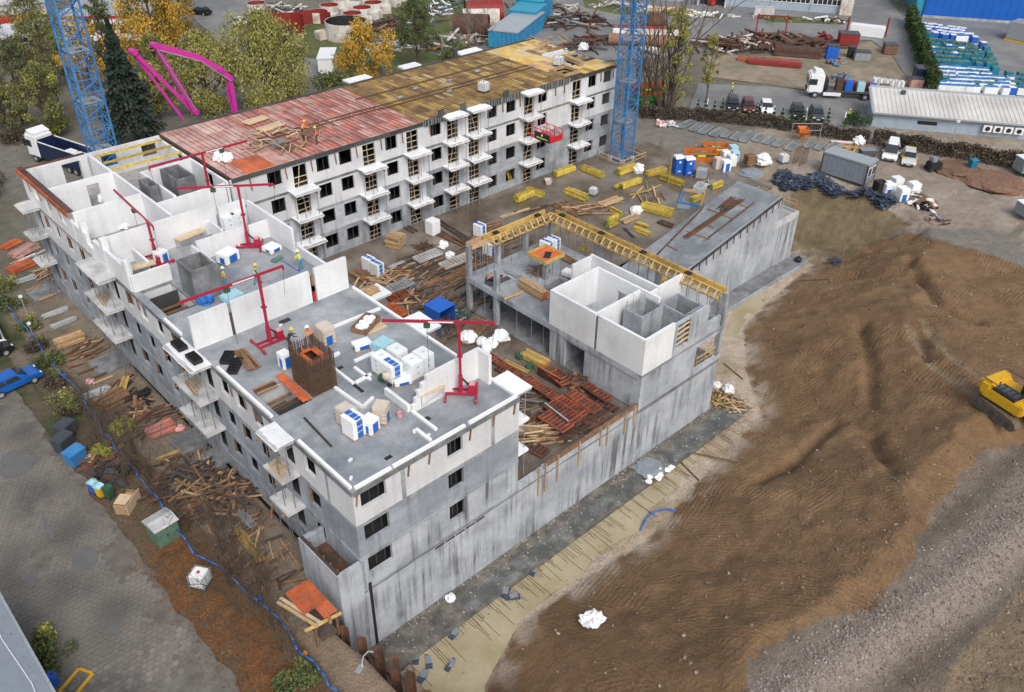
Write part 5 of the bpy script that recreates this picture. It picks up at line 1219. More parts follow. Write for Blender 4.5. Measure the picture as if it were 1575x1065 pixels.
# balcony slab with brown blocks off the inner roof edge, white panels
for (a, d) in (((570,452),'white balcony plate carrying a pallet of brown blocks by the inner roof edge'),((640,500),'large white insulation panel lying off the inner roof edge'),((786,590),'white foil covered balcony plate at the right roof corner')):
    c = at(*a, 8.9); sx, sy = (2.6,1.9) if a[0] == 570 else (2.6,2.6) if a[0] == 640 else (1.6,2.4)
    o = thing('balcony_plate', d, 'balcony', (c.x, c.y, 8.7)); MB().box(-sx/2, sx/2, -sy/2, sy/2, 0, .18).build('plate', 'concrete_light', o); MB().box(-sx/2-.03, sx/2+.03, -sy/2-.03, sy/2+.03, .184, .22).build('cover', 'white_foil', o)
    for x in (-sx*.35, sx*.35):
        for y in (-sy*.35, sy*.35): MB().tube((x,y,-8.1), (x,y,0), .035, n=6).build('prop', 'galv', o)
    MB().box(-sx/2-1.0 if a[0] < 700 else -sx/2-.1, -sx/2, -.3, .3, 0, .16).build('console', 'concrete_light', o)
c = at(570, 449, 9.0); o = thing('brick_pallet', 'pallet of brown blocks on the white balcony plate', 'pallet', (c.x, c.y, 8.925), .1); pallet_boards(o, 1.2, .9)
for i in range(4):
    for j in range(3): rbox(.27,.27,.3,.015).build('block', 'timber', o, (-.42+i*.28, -.28+j*.28, .12))
for z_, k in ((6.2, 0), (3.4, 1)):
    o = tag(MB().box(13.3, 14.6, .4, 2.8, z_-.2, z_).build('balcony_plate', 'white_foil'), 'white balcony plate on the right end of front block, %s' % ('upper one','lower one')[k], 'balcony')
# -- on the formwork deck
bundle('pale stacked planks on the left part of the pink deck', (378,192), (410,182), 11.85, 7, 2, .16, .06, 'timber_pale', None, 'plank_stack', 'planks', 'plank', messy=.5); bundle('second pale plank stack near the pink deck edge', (398,203), (434,192), 11.85, 7, 3, .14, .06, 'timber_pale', None, 'plank_stack', 'planks', 'plank', messy=.5)
o = thing('saw_table', 'improvised timber sawing table on the pink deck', 'table', at(478, 214, 11.86), .3); MB().box(-1.2,1.2,-.4,.4,.8,.86).build('top', 'timber_brown', o); [MB().box(x-.05,x+.05,y-.05,y+.05,0,.8).build('leg','timber',o) for x in (-1,1) for y in (-.3,.3)]
heap('scattered offcuts and boards around the sawing table', 'timber_offcuts', 'timber', tuple(at(430,218,11.86)[:2]), 34, (.5,2.5), 3.2, 'timber', 6, .18, .05, .25, mats=['timber','timber_brown','steel_dark','timber_pale'], z=11.88)
o = thing('plank_stack', 'grey foil wrapped sheet stack on the pink deck', 'sheets', at(430, 222, 11.86), .2); [MB().cbox((0,.05*i,.05+.06*i), (1.9-.1*i,1.0,.05), .05*i).build('sheet', 'steel', o) for i in range(4)]
def ibc(label, px, py, z, rz=0.0, m='white_paint', loc=None, s_=1.0):
    c = loc or at(px, py, z); o = thing('liquid_tank', label, 'tank', (c[0], c[1], z), rz); rbox(1.0*s_,1.0*s_,.95*s_,.08,.15).build('bottle', m, o)
    MB().box(-.55*s_,.55*s_,-.55*s_,.55*s_,0,.13).build('pallet', 'steel_dark', o)
    for i in range(5):
        z_ = .2+i*.22*s_; t = MB()
        for a, b_ in (((-.53,-.53),(.53,-.53)),((.53,-.53),(.53,.53)),((.53,.53),(-.53,.53)),((-.53,.53),(-.53,-.53))): t.bar((a[0]*s_,a[1]*s_,z_), (b_[0]*s_,b_[1]*s_,z_), .025)
        t.build('cage_ring', 'galv', o)
    for i in range(4):
        u = -.53+i*.353
        for x, y in ((u,-.54),(u,.54),(-.54,u),(.54,u)): MB().bar((x*s_,y*s_,.13), (x*s_,y*s_,1.15*s_), .022).build('cage_bar', 'galv', o)
    MB().tube((0,0,1.1*s_), (0,0,1.17*s_), .1, n=10).build('cap', 'bright_red', o); return o
ibc('caged white liquid tank on the brown reinforced deck', 744, 141, 11.88, .2); ibc('caged white liquid tank on the yellow end of the deck', 859, 101, 11.86, .3)
bundle('stacked deck planks beside the tank at the yellow deck end', (868,90), (895,101), 11.86, 4, 3, .2, .12, 'timber', None, 'plank_stack', 'planks', 'plank'); heap('scattered timber pieces on the yellow deck end', 'timber_offcuts', 'timber', tuple(at(845,66,11.9)[:2]), 26, (.5,2.5), 3.5, 'timber', 9, .16, .06, .2, mats=['timber','timber_brown','timber_yellow'], z=11.9)
# red suspended loading platform on the courtyard facade
o = thing('loading_platform', 'bright red cantilevered loading platform with black banner on the courtyard facade', 'platform', (52.2, 37.9, 6.25)); 
MB().box(-1.0,1.0,-3.2,.6,0,.12).build('deck', 'bright_red', o)
for x in (-1.0,1.0):
    for y in (-3.2,-1.9,-.6,.5): MB().bar((x,y,.12), (x,y,1.3), .07).build('post', 'bright_red', o)
    for z_ in (.7,1.3): MB().bar((x,-3.2,z_), (x,.5,z_), .06).build('rail', 'bright_red', o)
    for y in (-3.2,-1.9): MB().bar((x,y,.15), (x,y+1.2,1.25), .05).build('brace', 'bright_red', o)
MB().box(-1.0,1.0,-3.26,-3.2,.12,.75).build('end_plate', 'bright_red', o)
bn = MB().box(-1.08,-1.03,-3.1,-.7,.02,.95).build('banner', 'black', o); MB().box(-1.09,-1.081,-2.8,-1.0,.25,.36).build('banner_line', 'hivis', bn); MB().lathe([(0,0),(.14,0),(.14,.01),(0,.01)], 12).build('emblem', 'white_paint', bn, (-1.088,-1.9,.68)).rotation_euler = (0, -PI/2, 0)
# stuff on the corner block slab
S4 = 4.105
bundle('orange ended timber girders stacked on the open corner slab', (802,441), (838,463), S4, 6, 4, .1, .2, 'timber', 'ply_orange', 'beam_bundle'); bundle('two planks sticking out under the girder stack on corner slab', (775,461), (805,450), S4, 2, 1, .18, .06, 'timber', None, 'plank_pair', 'planks', 'plank')
tube_bundle('bundle of steel props on the open slab near its left edge', (779,418), (799,428), S4, 24); tube_bundle('bundle of dark steel props against the white corner room', (840,447), (863,432), S4, 24, m='steel')
bundle('long loose planks lying on the slab under the beam formwork', (850,390), (896,412), S4, 7, 2, .12, .06, 'timber_brown', None, 'plank_stack', 'planks', 'plank', messy=1.0)
heap('small heap of broken boards at the column head foot', 'timber_offcuts', 'timber', tuple(at(830,418,S4)[:2]), 24, (.4,1.2), 1.0, 'timber_brown', 11, .14, .04, .35, z=S4); heap('tilted dark boards with an orange sheet at the slab edge', 'board_pile', 'boards', tuple(at(760,432,S4)[:2]), 9, (.8,1.8), .8, 'steel_dark', 12, .6, .04, .2, mats=['steel_dark','black','ply_pink'], z=S4)
block_pallet('white block bundle on the open slab beside white room wall', 875, 425, S4, .2, sx=.9, h=.45, style='none'); block_pallet('blue and white block pallet under the column head, left one', 840, 389, S4, .1, sx=.8, h=1.2, style='blue'); block_pallet('blue and white block pallet under the column head, right one', 851, 384, S4, .1, sx=.8, h=1.2, style='blue')
sack('yellow sack under the beam formwork by the back column', 852, 358, S4, .4, .8, 50, 'beam_yellow', handles=False); sack('yellow mat under the beam formwork near the white wall', 898, 384, S4, .5, .5, 51, 'beam_yellow', handles=False, name='mat_roll', cat='mat'); sack('yellow mat inside the hollow of the corner block', 1020, 434, S4, .5, .5, 52, 'beam_yellow', handles=False, name='mat_roll', cat='mat')
# ================================================================== COURTYARD
G = .606
for (a, b_, nw, nh, d) in (((854,272),(882,262),7,3,'against the courtyard facade, leftmost of the back row'),((896,262),(926,274),8,3,'beside the right crane foot, left side'),((950,270),(976,261),7,4,'with green ends right behind the crane foot'),((995,272),(1022,265),7,3,'left of the blue toilets'),((1017,275),(1050,287),8,3,'nearest the blue toilets with an upright post'),((811,296),(835,304),7,3,'second from the facade on the left side'),((793,312),(818,301),8,4,'nearest the facade balconies'),((870,297),(902,309),8,3,'in the middle left of the courtyard'),((955,291),(984,281),7,3,'in the middle back with pale top'),((988,322),(1033,334),9,4,'largest of all, centre right'),((934,352),(948,344),5,6,'short and tall close to the beam formwork'),((939,326),(956,335),4,3,'short and dark behind the beam formwork'),((976,354),(998,363),6,2,'low beside grey pipes'),((980,345),(997,351),5,1,'single layer by the ramp side'),((1063,312),(1078,307),5,3,'inside the blue formwork tray'),((1094,292),(1110,286),5,3,'at the upper ramp corner'),((945,292),(957,286),3,2,'short, beside the pale topped stack')):
    bundle('yellow formwork beam stack '+d, a, b_, G, nw, nh, group='yellow beam stacks in the courtyard', drop=.12)
c = at(1028,283,G); tag(MB().bar((c.x,c.y,G), (c.x+.15,c.y+.1,G+3.4), .22, .1).build('upright_post', 'beam_yellow'), 'yellow beam standing upright beside the toilets', 'post')
for i, (a, b_, n, d) in enumerate((((788,285),(787,262),3,'upright leaning yellow boards against the courtyard facade'),)):
    o = thing('leaning_boards', d, 'boards', at(*a, G), .5); [MB().bar((i_*.35-.3,0,0), (i_*.35-.5,.9,2.8), .3, .05).build('board', 'beam_yellow', o) for i_ in range(3)]
for (a, b_, nw, nh, w_, h, m, d) in (((926,318),(954,306),3,2,.3,.1,'timber','pair of orange brown planks in the courtyard middle'),((955,343),(980,333),3,2,.3,.12,'timber','three squared timbers right of the dark stack'),((852,315),(890,333),9,1,.12,.08,'timber_brown','long brown planks lying behind the beam formwork'),((866,312),(908,330),8,1,.12,.08,'timber_brown','second row of long brown planks behind the beam formwork'),((1013,343),(1034,350),5,2,.14,.1,'rust','reddish stack at the ramp foot'),((598,376),(620,381),10,12,.14,.1,'timber','tall stack of formwork boards in the courtyard'),((545,420),(568,432),9,2,.14,.08,'timber_brown','low brown board stack next to blue white pallets'),((636,427),(738,396),8,1,.16,.12,'timber_dark','long dark beams lying across the courtyard'),((650,440),(752,408),8,1,.16,.12,'timber_brown','second row of long brown beams across the courtyard'),((660,352),(712,379),5,1,.16,.12,'rust','row of rusty rails by the green white box'),((675,342),(722,372),4,1,.16,.12,'timber_dark','row of dark rails near the facade'),((612,344),(640,358),4,1,.2,.1,'timber_dark','dark beams by the facade foot'),((770,335),(815,322),3,1,.12,.06,'timber_pale','thin pale battens in the muddy middle'),((735,352),(770,343),5,1,.16,.08,'timber_brown','brown boards right of the bags')):
    bundle(d, a, b_, G, nw, nh, w_, h, m, None, 'plank_stack', 'planks', 'plank', messy=.7)
heap('brown boards strewn along the inner roof edge in the courtyard', 'board_pile', 'boards', tuple(at(590,436,G)[:2]), 40, (1.5,3.5), 2.2, 'timber', 21, .18, .05, .4, mats=['timber','timber_brown','timber'], z=G, stretch=1.6)
heap('dark bent reinforcement tangle in the courtyard', 'rebar_tangle', 'rebar', tuple(at(653,382,G)[:2]), 40, (.8,2.0), .9, 'rebar', 22, .05, .05, .5, mats=['rebar','rust'], z=G, part='bar'); heap('mixed planks and boards left of blue container box', 'board_pile', 'boards', tuple(at(640,470,G)[:2]), 46, (1.0,3.0), 2.3, 'timber', 23, .16, .05, .5, mats=['timber','timber_brown','rust','timber_dark'], z=G)
for (x, y, d) in ((568,416,'left one of two blue white block pallets by the inner roof corner'),(581,424,'right one of two blue white block pallets by the inner roof corner'),(738,364,'blue white block pallet behind the corner slab'),(752,392,'blue white block pallet half hidden under the beam formwork')): block_pallet(d, x, y, G, .1, sx=.9, h=1.4, style='blue')
o = block_pallet('pale green wrapped square pallet at the facade foot', 666, 360, G, .1, sx=1.2, sy=1.2, h=1.6, style='none', m='white_foil')
tube_bundle('bundle of steel props before the tall board stack', (598,414), (622,405), G, 24); tube_bundle('grey pipes beside the low yellow stack', (960,352), (975,366), G, 8, m='steel_dark'); tube_bundle('bundle of dark grey tubes by the white bags', (690,492), (722,484), G, 16, .05, 'steel_dark')
for i, (a, b_, m, m2, d) in enumerate((((640,402),(676,388),'concrete_light','concrete_light','ribbed grey panel with orange board in the courtyard'),((680,412),(722,395),'concrete_light','timber','flat grey slab stack with brown board'),((590,452),(632,434),'galv','steel','stack of corrugated grey sheets in the courtyard'),((598,462),(628,452),'form_orange','rust','orange topped panel stack before the corrugated sheets'),((595,478),(612,471),'ply_orange','rust','small orange panel left of the blue box, upper'),((606,486),(622,479),'ply_orange','rust','small orange panel left of the blue box, lower'))): ribbed_panel(d, a, b_, G+.25, 1.3, .25, m, 9, m2=m2)
# blue open steel box
o = thing('container_box', 'open blue steel storage box standing in the courtyard', 'container', at(677, 500, G), .08)
for n_, q in (('roof',(-1.0,1.0,-1.0,1.0,2.15,2.22)),('side_wall',(.95,1.0,-1.0,1.0,0,2.149)),('side_wall',(-1.0,-.95,-1.0,1.0,0,2.149)),('back_wall',(-.949,.949,.95,1.0,0,2.149))): MB().box(*q).build(n_, 'blue_plastic', o)
for i in range(6): MB().box(1.001,1.03,-.9+i*.32,-.78+i*.32,.1,2.1).build('rib', 'blue_plastic', o)
for i in range(4): MB().bar((-.5+.3*i,-1.35,0), (-.4+.3*i,-1.02,1.5), .12, .05).build('leaning_plank', 'timber_dark', o)
for i, (x, y, r, d) in enumerate(((721,524,.75,'largest crumpled white bag beside the podium'),(742,530,.55,'white bag in the middle of the bag group'),(770,522,.75,'rightmost white bag at the open garage edge'),(756,533,.6,'flat white bag in front of the bag group'),(748,540,.5,'white bag nearest the red crane mast'),(682,380,.55,'white bag near the rusty rails, left'),(692,396,.5,'white bag near the grey slabs, right'),(979,328,.7,'white heap of bags in the courtyard centre'),(728,265,.01,'x'))[:8]): sack(d, x, y, G, r, .8, 60+i)
ibc('small white tank beside the beam stacks', 912, 300, G, .2, s_=.8); 
o = thing('trough', 'beige mortar trough near the courtyard facade', 'trough', at(843,283,G), .2); MB().lathe([(0,0),(.4,0),(.6,.6),(.52,.6),(.35,.06),(0,.06)], 4).build('tub', 'beige_block', o)
o = thing('timber_grate', 'brown timber grate lying beside white bags', 'grate', at(736, 503, G), .35); [MB().box(-1+i*.25,-.9+i*.25,-.8,.8,.1,.15).build('slat','timber_brown',o) for i in range(9)]; [MB().box(-1.05,1.1,y-.05,y+.05,0,.098).build('rail','timber_brown',o) for y in (-.6,.6)]
heap('green net and dark debris beside the blue box', 'debris_heap', 'debris', tuple(at(706,487,G)[:2]), 26, (.4,1.0), .8, 'green_dark', 31, .2, .1, .35, mats=['green_dark','steel_dark','galv'], z=G, part='scrap')
o = thing('formwork_tray', 'blue grey formwork tray set in the courtyard floor', 'tray', at(1064,306,G), .5); [MB().box(*q).build('side','blue_steel' if i < 2 else 'timber',o) for i, q in enumerate(((-2,2,1.2,1.35,0,.3),(-2,-1.85,-1.2,1.19,0,.3),(-2,2,-1.35,-1.21,0,.3),(1.85,2,-1.2,1.19,0,.3)))]; MB().box(-3.2,-2.1,-.2,1.3,0,.12).build('sheet','grey_panel',o)
# orange formwork panels and timber on the podium deck
for i, (a, b_, w_, d) in enumerate((((752,549),(800,582),.8,'long orange ribbed panel nearest the white bags'),((805,584),(855,612),.8,'orange ribbed panel in the middle of the podium row'),((855,615),(903,638),.8,'orange ribbed panel at the end of the podium row'),((872,607),(921,632),1.0,'orange ribbed panel beside the podium row end'),((896,595),(938,615),.8,'orange ribbed panel closest to the corner block'),((840,624),(890,648),1.2,'bright orange ribbed panel on top of the big stack'),((832,640),(876,660),1.3,'bright orange ribbed panel on the rounded stack'),((793,675),(840,700),1.1,'rusty ribbed panel at the podium front corner'),((845,575),(875,590),1.2,'orange ribbed panel by the curved forms'))): [ribbed_panel(d+('', ', second layer', ', top layer')[q], (a[0]+2*q,a[1]-q), (b_[0]-q,b_[1]+q), G+.12+.22*q, w_, .2, 'form_orange' if i != 7 and q == 2 or i in (0,) else 'rust' if q != 1 else 'form_dark', None) for q in range(1 if i in (0,7) else 3)]
o = thing('curved_form', 'rounded rusty steel form under the bright orange panel', 'formwork', at(852,655,G), math.atan2(at(876,660,G).y-at(832,640,G).y, at(876,660,G).x-at(832,640,G).x)); MB().sprism([(-.7+.7*math.cos(PI-i*PI/12)*1.0, .06+.12*math.sin(i*PI/12)) for i in range(7)]+[(.7,.1),(.7,0),(-.7,0)], -1.9, 1.9).build('shell', 'rust', o)
for (a, b_, z_, m, d) in (((827,568),(862,588),.5,'form_dark','black formwork panel with orange rim standing on edge'),((838,625),(874,653),.4,'steel_dark','grey steel panel standing on edge on the stack')):
    c, rz, L_ = seg(a, b_, G+.6); o = thing('standing_panel', d, 'formwork panel', (c.x,c.y,G), rz); MB().box(-L_/2,L_/2,-.05,.0,0,.9).build('plywood_face', m, o); MB().box(-L_/2,L_/2,-.08,.05,.901,.98).build('rim','ply_orange' if m == 'form_dark' else 'galv',o); [MB().box(x-.04,x+.04,.001,.12,0,.9).build('rib','form_dark',o) for x in np.linspace(-L_/2+.1,L_/2-.1,6)]
bundle('yellow brown girders on the podium beside green net bags', (806,548), (842,566), G, 8, 3, .1, .16, 'timber_yellow', 'ply_orange', 'beam_bundle'); bundle('loose yellow battens beside the girder stack', (775,556), (810,574), G, 3, 1, .12, .08, 'timber_yellow', None, 'plank_stack', 'planks', 'plank', messy=.6)
heap('pile of pale sawn timber at the podium front corner', 'timber_pile', 'timber', tuple(at(825,672,G)[:2]), 60, (1.0,3.0), 1.4, 'timber', 33, .12, .06, .7, mats=['timber','timber_brown','timber_brown','timber_pale'], z=G, stretch=1.3, rz=-.62, fan=.5); heap('dark scrap boards behind the podium edge boards', 'board_pile', 'boards', tuple(at(915,645,G)[:2]), 22, (1.5,3.5), 1.6, 'timber_dark', 34, .25, .06, .3, mats=['timber_dark','rust','form_dark'], z=G, fan=.7)
heap('tangle of rusty offcuts between front block and podium panels', 'board_pile', 'boards', tuple(at(805,620,G)[:2]), 40, (.8,2.4), 1.6, 'timber_brown', 35, .14, .05, .5, mats=['timber_brown','rust','steel','timber_dark'], z=G, rz=-.6, fan=.8); heap('curved brown forms and offcuts beside the standing black panel', 'board_pile', 'boards', tuple(at(885,588,G)[:2]), 24, (.6,1.6), 1.0, 'timber_brown', 36, .3, .06, .5, mats=['timber_brown','rust','timber_dark'], z=G)
sack('green netted sack row on the podium, upper', 800, 551, G, .4, .8, 71, 'green_dark', handles=False); sack('green netted sack row on the podium, lower', 815, 566, G, .4, .8, 72, 'green_dark', handles=False)
# ================================================================== RIGHT CRANE FOOT, TOILETS, SKIP, PALLETS
def mast(label, base, z0, z1, s_=1.9, px_w=None, lean=(0,0)):
    o = thing('tower_crane_mast', label, 'tower crane', (base[0], base[1], z0), 0); H = z1-z0; h = s_/2; k = max(1, round(H/1.25)); dz = H/k
    for x, y in ((-h,-h),(h,-h),(h,h),(-h,h)): MB().bar((x,y,0), (x,y,H), .16, .16).build('chord', 'blue_steel', o)
    for i in range(k):
        z_ = i*dz
        for j, (a, b_) in enumerate((((-h,-h),(h,-h)),((h,-h),(h,h)),((h,h),(-h,h)),((-h,h),(-h,-h)))):
            MB().bar((*a,z_+.05), (*b_,z_+.05), .07).build('horizontal', 'blue_steel', o)
            MB().bar((*(a if (i+j) % 2 else b_),z_+.08), (*(b_ if (i+j) % 2 else a),z_+dz), .08).build('diagonal', 'blue_steel', o)
        if i % 4 == 0: MB().floor(-h+.1,h-.1,-h+.1,h-.1,z_+.2,z_+.24,[(-.1,.6,-.6,.2)]).build('landing','galv',o)
    for s2 in (-.22,.22): MB().bar((-.3+s2,.35,0), (-.3+s2,.35,H), .05).build('ladder_rail','galv',o)
    t = MB(); [t.bar((-.52,.35,z_), (-.08,.35,z_), .03) for z_ in np.arange(.3, H, .6)]; stuff(t.build('ladder_rung','galv',o))
    for x, y in ((-h,-h),(h,-h),(h,h),(-h,h)): MB().cbox((x,y,.25), (.5,.5,.5)).build('foot','concrete_light',o)
    return o
mast('blue lattice tower crane mast at the right end of the courtyard facade', (64.6,34.8), G, 52, 2.0)
o = thing('crane_foot_rail', 'timber railing around the right tower crane foot', 'railing', (64.6,34.8,G)); [MB().bar((x0,y0,z_), (x1,y1,z_), .12, .05).build('rail','timber',o) for z_ in (.6,1.1) for (x0,y0,x1,y1) in ((-2.2,-2.2,2.2,-2.2),(2.2,-2.2,2.2,2.2),(-2.2,2.2,-2.2,-2.2))]; [MB().box(x-.05,x+.05,y-.05,y+.05,0,1.2).build('post','timber',o) for x in (-2.2,0,2.2) for y in (-2.2,2.2)]
sack('white bag right of the tower crane foot', 982, 265, G, .7, .95, 80); 
for i, (x, y, d) in enumerate(((1041,266,'left one of the two blue portable toilets'),(1057,268,'right one of the two blue portable toilets'))):
    o = thing('portable_toilet', d, 'toilet', at(x, y, G), -.45); MB().box(-.55,.55,-.55,.55,0,2.05).build('cabin','blue_plastic',o); MB().sprism([(-.58,2.051),(.58,2.051),(.4,2.3),(-.4,2.3)],-.58,.58).build('roof','white_paint',o)
    dr = MB().box(-.42,.42,-.57,-.551,.1,1.95).build('door','blue_plastic',o); MB().lathe([(0,0),(.15,0),(.15,.01),(0,.01)],14).build('emblem','white_paint',dr,(0,-.572,1.6)).rotation_euler = (PI/2,0,0); MB().box(-.2,.2,-.578,-.571,.35,.48).build('sign','white_paint',dr); MB().box(.3,.36,-.6,-.571,1.0,1.12).build('handle','steel',dr); [MB().box(.551,.57,-.4+.27*q,-.32+.27*q,.2,1.9).build('rib','blue_plastic',o) for q in range(4)]
def skip(label, c, rz, z, L_=4.2, w_=1.8, h=1.3, m='orange_paint'):
    o = thing('waste_skip', label, 'skip', (c[0],c[1],z), rz); prof = [(-L_/2,h),(-L_/2+.9,0),(L_/2-.9,0),(L_/2,h)]
    for s_ in (-1,1):
        y = s_*w_/2; MB().add([(x,y-.03,z_) for x,z_ in prof]+[(x,y+.03,z_) for x,z_ in prof],[(0,1,2,3),(7,6,5,4),(0,4,5,1),(1,5,6,2),(2,6,7,3),(3,7,4,0)]).build('side_wall',m,o); st = MB().box(-L_/2+.3,L_/2-.3,y+s_*.031-.004,y+s_*.031+.004,h*.62,h*.86).build('stripe','green_dark',o); MB().box(-.5,.5,y+s_*.038-.003,y+s_*.038+.003,h*.66,h*.82).build('sign','hivis',st)
    MB().box(-L_/2+.9,L_/2-.9,-w_/2,w_/2,0,.05).build('floor',m,o)
    for s_ in (-1,1): MB().bar((s_*(L_/2-.9),0,.05),(s_*L_/2,0,h),.05,.05); MB().add([(s_*(L_/2-.9),-w_/2,.03),(s_*(L_/2-.9),w_/2,.03),(s_*L_/2,w_/2,h),(s_*L_/2,-w_/2,h),(s_*(L_/2-.95),-w_/2,.06),(s_*(L_/2-.95),w_/2,.06),(s_*(L_/2-.05),w_/2,h),(s_*(L_/2-.05),-w_/2,h)],[(0,1,2,3),(7,6,5,4),(0,4,5,1),(1,5,6,2),(2,6,7,3),(3,7,4,0)]).build('end_wall',m,o)
    lumpy(1.0,.5,5,.4,14,8,2.5).build('rubble','clods',o,(0,0,h*.35)).scale = (L_*.36,w_*.42,1.0); return o
skip('orange skip with green stripe filled with rubble beside the blue toilets', tuple(at(1076,246,.5)[:2]), -.75, .45); skip('second orange skip behind the rubble filled one', tuple(at(1100,237,.5)[:2]), -.75, .45, 3.4)
heap('timber waste sticking out behind the skips', 'timber_heap', 'timber', tuple(at(1085,231,.5)[:2]), 20, (.8,2.2), 1.4, 'timber', 41, .14, .05, 1.2, mats=['timber','timber_brown','steel'], z=.5)
for i, (x, y, st, mm, d) in enumerate(((1103,260,'none','beige_block','beige wrapped one, left of the pallet group by the skips'),(1115,264,'half','white_foil','blue labelled one at the front of the pallet group by the skips'),(1124,256,'none','white_foil','white one in the middle of the pallet group by skips'),(1114,249,'none','white_foil','white one at the back left of the pallet group by skips'),(1128,249,'half','cyan_foil','blue foil one at the back right of the pallet group by skips'),(1126,241,'none','cyan_foil','pale blue topped one furthest back in the pallet group'))): block_pallet('pallet, '+d, x, y, .5, -.5, sx=1.0, sy=1.0, h=1.4, style=st, m=mm)
heap('silver cans, wires and props heaped before the toilets', 'scrap_heap', 'scrap', tuple(at(1066,266,G)[:2]), 30, (.5,1.4), 1.0, 'galv', 42, .1, .08, .6, mats=['galv','steel','timber_brown'], z=G, part='scrap'); block_pallet('silver wrapped bundle in front of the toilets', 1078, 274, G, .4, sx=1.1, h=1.1, style='none', m='galv')
o = thing('concrete_tub', 'grey concrete tub beside the ramp top', 'tub', at(1076,293,G), .3); MB().floor(-.9,.9,-.6,.6,0,.7,[(-.75,.75,-.45,.45)]).build('tub','concrete_light',o); heap('white pipes and cables on the tub', 'pipe_heap', 'pipes', tuple(at(1088,286,G)[:2]), 12, (.8,2.0), .7, 'white_paint', 43, .1, .1, .8, mats=['white_paint','galv','steel_dark'], z=G, part='pipe')
for i, (x, y, d) in enumerate(((1152,252,'stack of dark timber pallets beside the road side bag'),)):
    o = thing('pallet_stack', d, 'pallets', at(x,y,.5), -.4); [MB().box(-.6,.6,-.5+.28*q,-.35+.28*q,.14*k,.14*k+.12).build('board','timber_brown',o) for k in range(9) for q in range(4)]
sack('white foil covered mound beside the timber pallet stack', 1174, 252, .45, 1.0, .8, 81, handles=False, name='covered_mound', cat='mound')
o = thing('grey_tarp', 'crumpled grey plastic sheet lying at the slope top by ramp', 'sheet', at(1155,268,.5)); lumpy(1.5,.22,9,.5,16,8,2).build('sheet','grey_panel',o)
ibc('white tank on the road side with blue cap', 1204, 250, .45, -.4)
o = thing('starter_bars', 'group of rusty vertical starter bars by the road', 'rebar', at(1229,252,.45)); [MB().bar((x,y,0),(x+.05,y,2.2),.05).build('bar','rust',o) for x in np.linspace(-.8,.8,6) for y in (-.5,.5)]
# site container with foil
o = thing('site_container', 'grey site office container with white windows at the slope edge', 'container', (82.0,12.7,.45), .04)
MB().box(-1.22,1.22,-2.95,2.95,.12,2.6).build('wall','grey_panel',o); MB().box(-1.3,1.3,-3.03,3.03,2.602,2.8).build('roof','galv',o); [MB().box(x-.08,x+.08,y-.08,y+.08,.1,2.601).build('corner_post','steel_dark',o) for x in (-1.2,1.2) for y in (-2.93,2.93)]
for x in (-.52,.52): w_ = MB().box(x-.42,x+.42,-3.0,-2.955,1.0,2.2).build('window','white_paint',o); MB().box(x-.34,x-.03,-3.02,-3.001,1.1,2.1).build('pane','glass',w_); MB().box(x+.03,x+.34,-3.02,-3.001,1.1,2.1).build('pane','glass',w_)
[MB().box(-1.25,-1.223,-2.7+q*.6,-2.62+q*.6,.3,2.5).build('rib','grey_panel',o) for q in range(10)]
for i, (pts, d) in enumerate((([(1205,268),(1203,282),(1212,290),(1224,285)],'dark blue foil hanging over the slope left of container'),([(1222,276),(1240,284),(1256,276)],'dark foil ribbon before the container'),([(1268,282),(1280,296),(1292,299)],'dark foil strip below the container'),([(1318,298),(1345,304),(1368,309),(1352,320)],'dark foil ribbon right of the container'))):
    o = thing('plastic_foil', d, 'foil'); r_ = random.Random(i); P_ = [ap(*p) for p in pts]; t = MB()
    for a, b_ in zip(P_[:-1], P_[1:]):
        for q in range(6):
            u = a.lerp(b_, q/6); k = lumpy(.55+.3*r_.random(),.3+.25*r_.random(),q+i*7,1.1,14,9,2.6); u = u+Vector((r_.uniform(-.5,.5),r_.uniform(-.5,.5),0)); hu = hz(u.x,u.y); t.add([(v[0]+u.x, v[1]+u.y, v[2]+hu) for v in k.v], k.f)
    t.build('foil','grey_panel' if i else 'blue_steel',o) if False else t.build('foil','foil_dark' if 'foil_dark' in MAT else mat('foil_dark',(.05,.065,.095),.35,.3,3,bump=.5,bscale=5),o)
for i, (x, y, st, mm, d) in enumerate(((1350,298,'none','black','black topped one, leftmost right of the container'),(1362,300,'beige','white_foil','banded white one, second from the container'),(1376,292,'none','white_foil','small white one behind the banded pallets'),(1385,308,'beige','white_foil','banded white one, third from the container'),(1402,300,'none','white_foil','tall white one at the right of banded pallets'))): block_pallet('brick pallet, '+d, x, y, .45, -.5, sx=1.2, sy=1.2, h=1.5, style=st, m=mm)
heap('dark scrap and timber heap right of the white pallets', 'scrap_heap', 'scrap', tuple(at(1403,305,.4)[:2]), 40, (.6,2.0), 1.6, 'timber_brown', 44, .25, .1, .9, mats=['timber_brown','timber_dark','white_paint','steel'], z=.4, part='scrap'); heap('black and white refuse pile at the slope crest', 'scrap_heap', 'scrap', tuple(at(1422,318,.4)[:2]), 36, (.5,1.5), 1.4, 'black', 45, .4, .2, 1.0, mats=['black','white_paint','white_paint','timber_brown'], z=.4, part='scrap'); heap('orange and dark debris lying lowest at the crest', 'scrap_heap', 'scrap', tuple(at(1440,340,.4)[:2]), 22, (.4,1.4), 1.2, 'orange_paint', 46, .2, .1, .5, mats=['timber_dark','orange_paint','steel','galv'], z=.4, part='scrap')

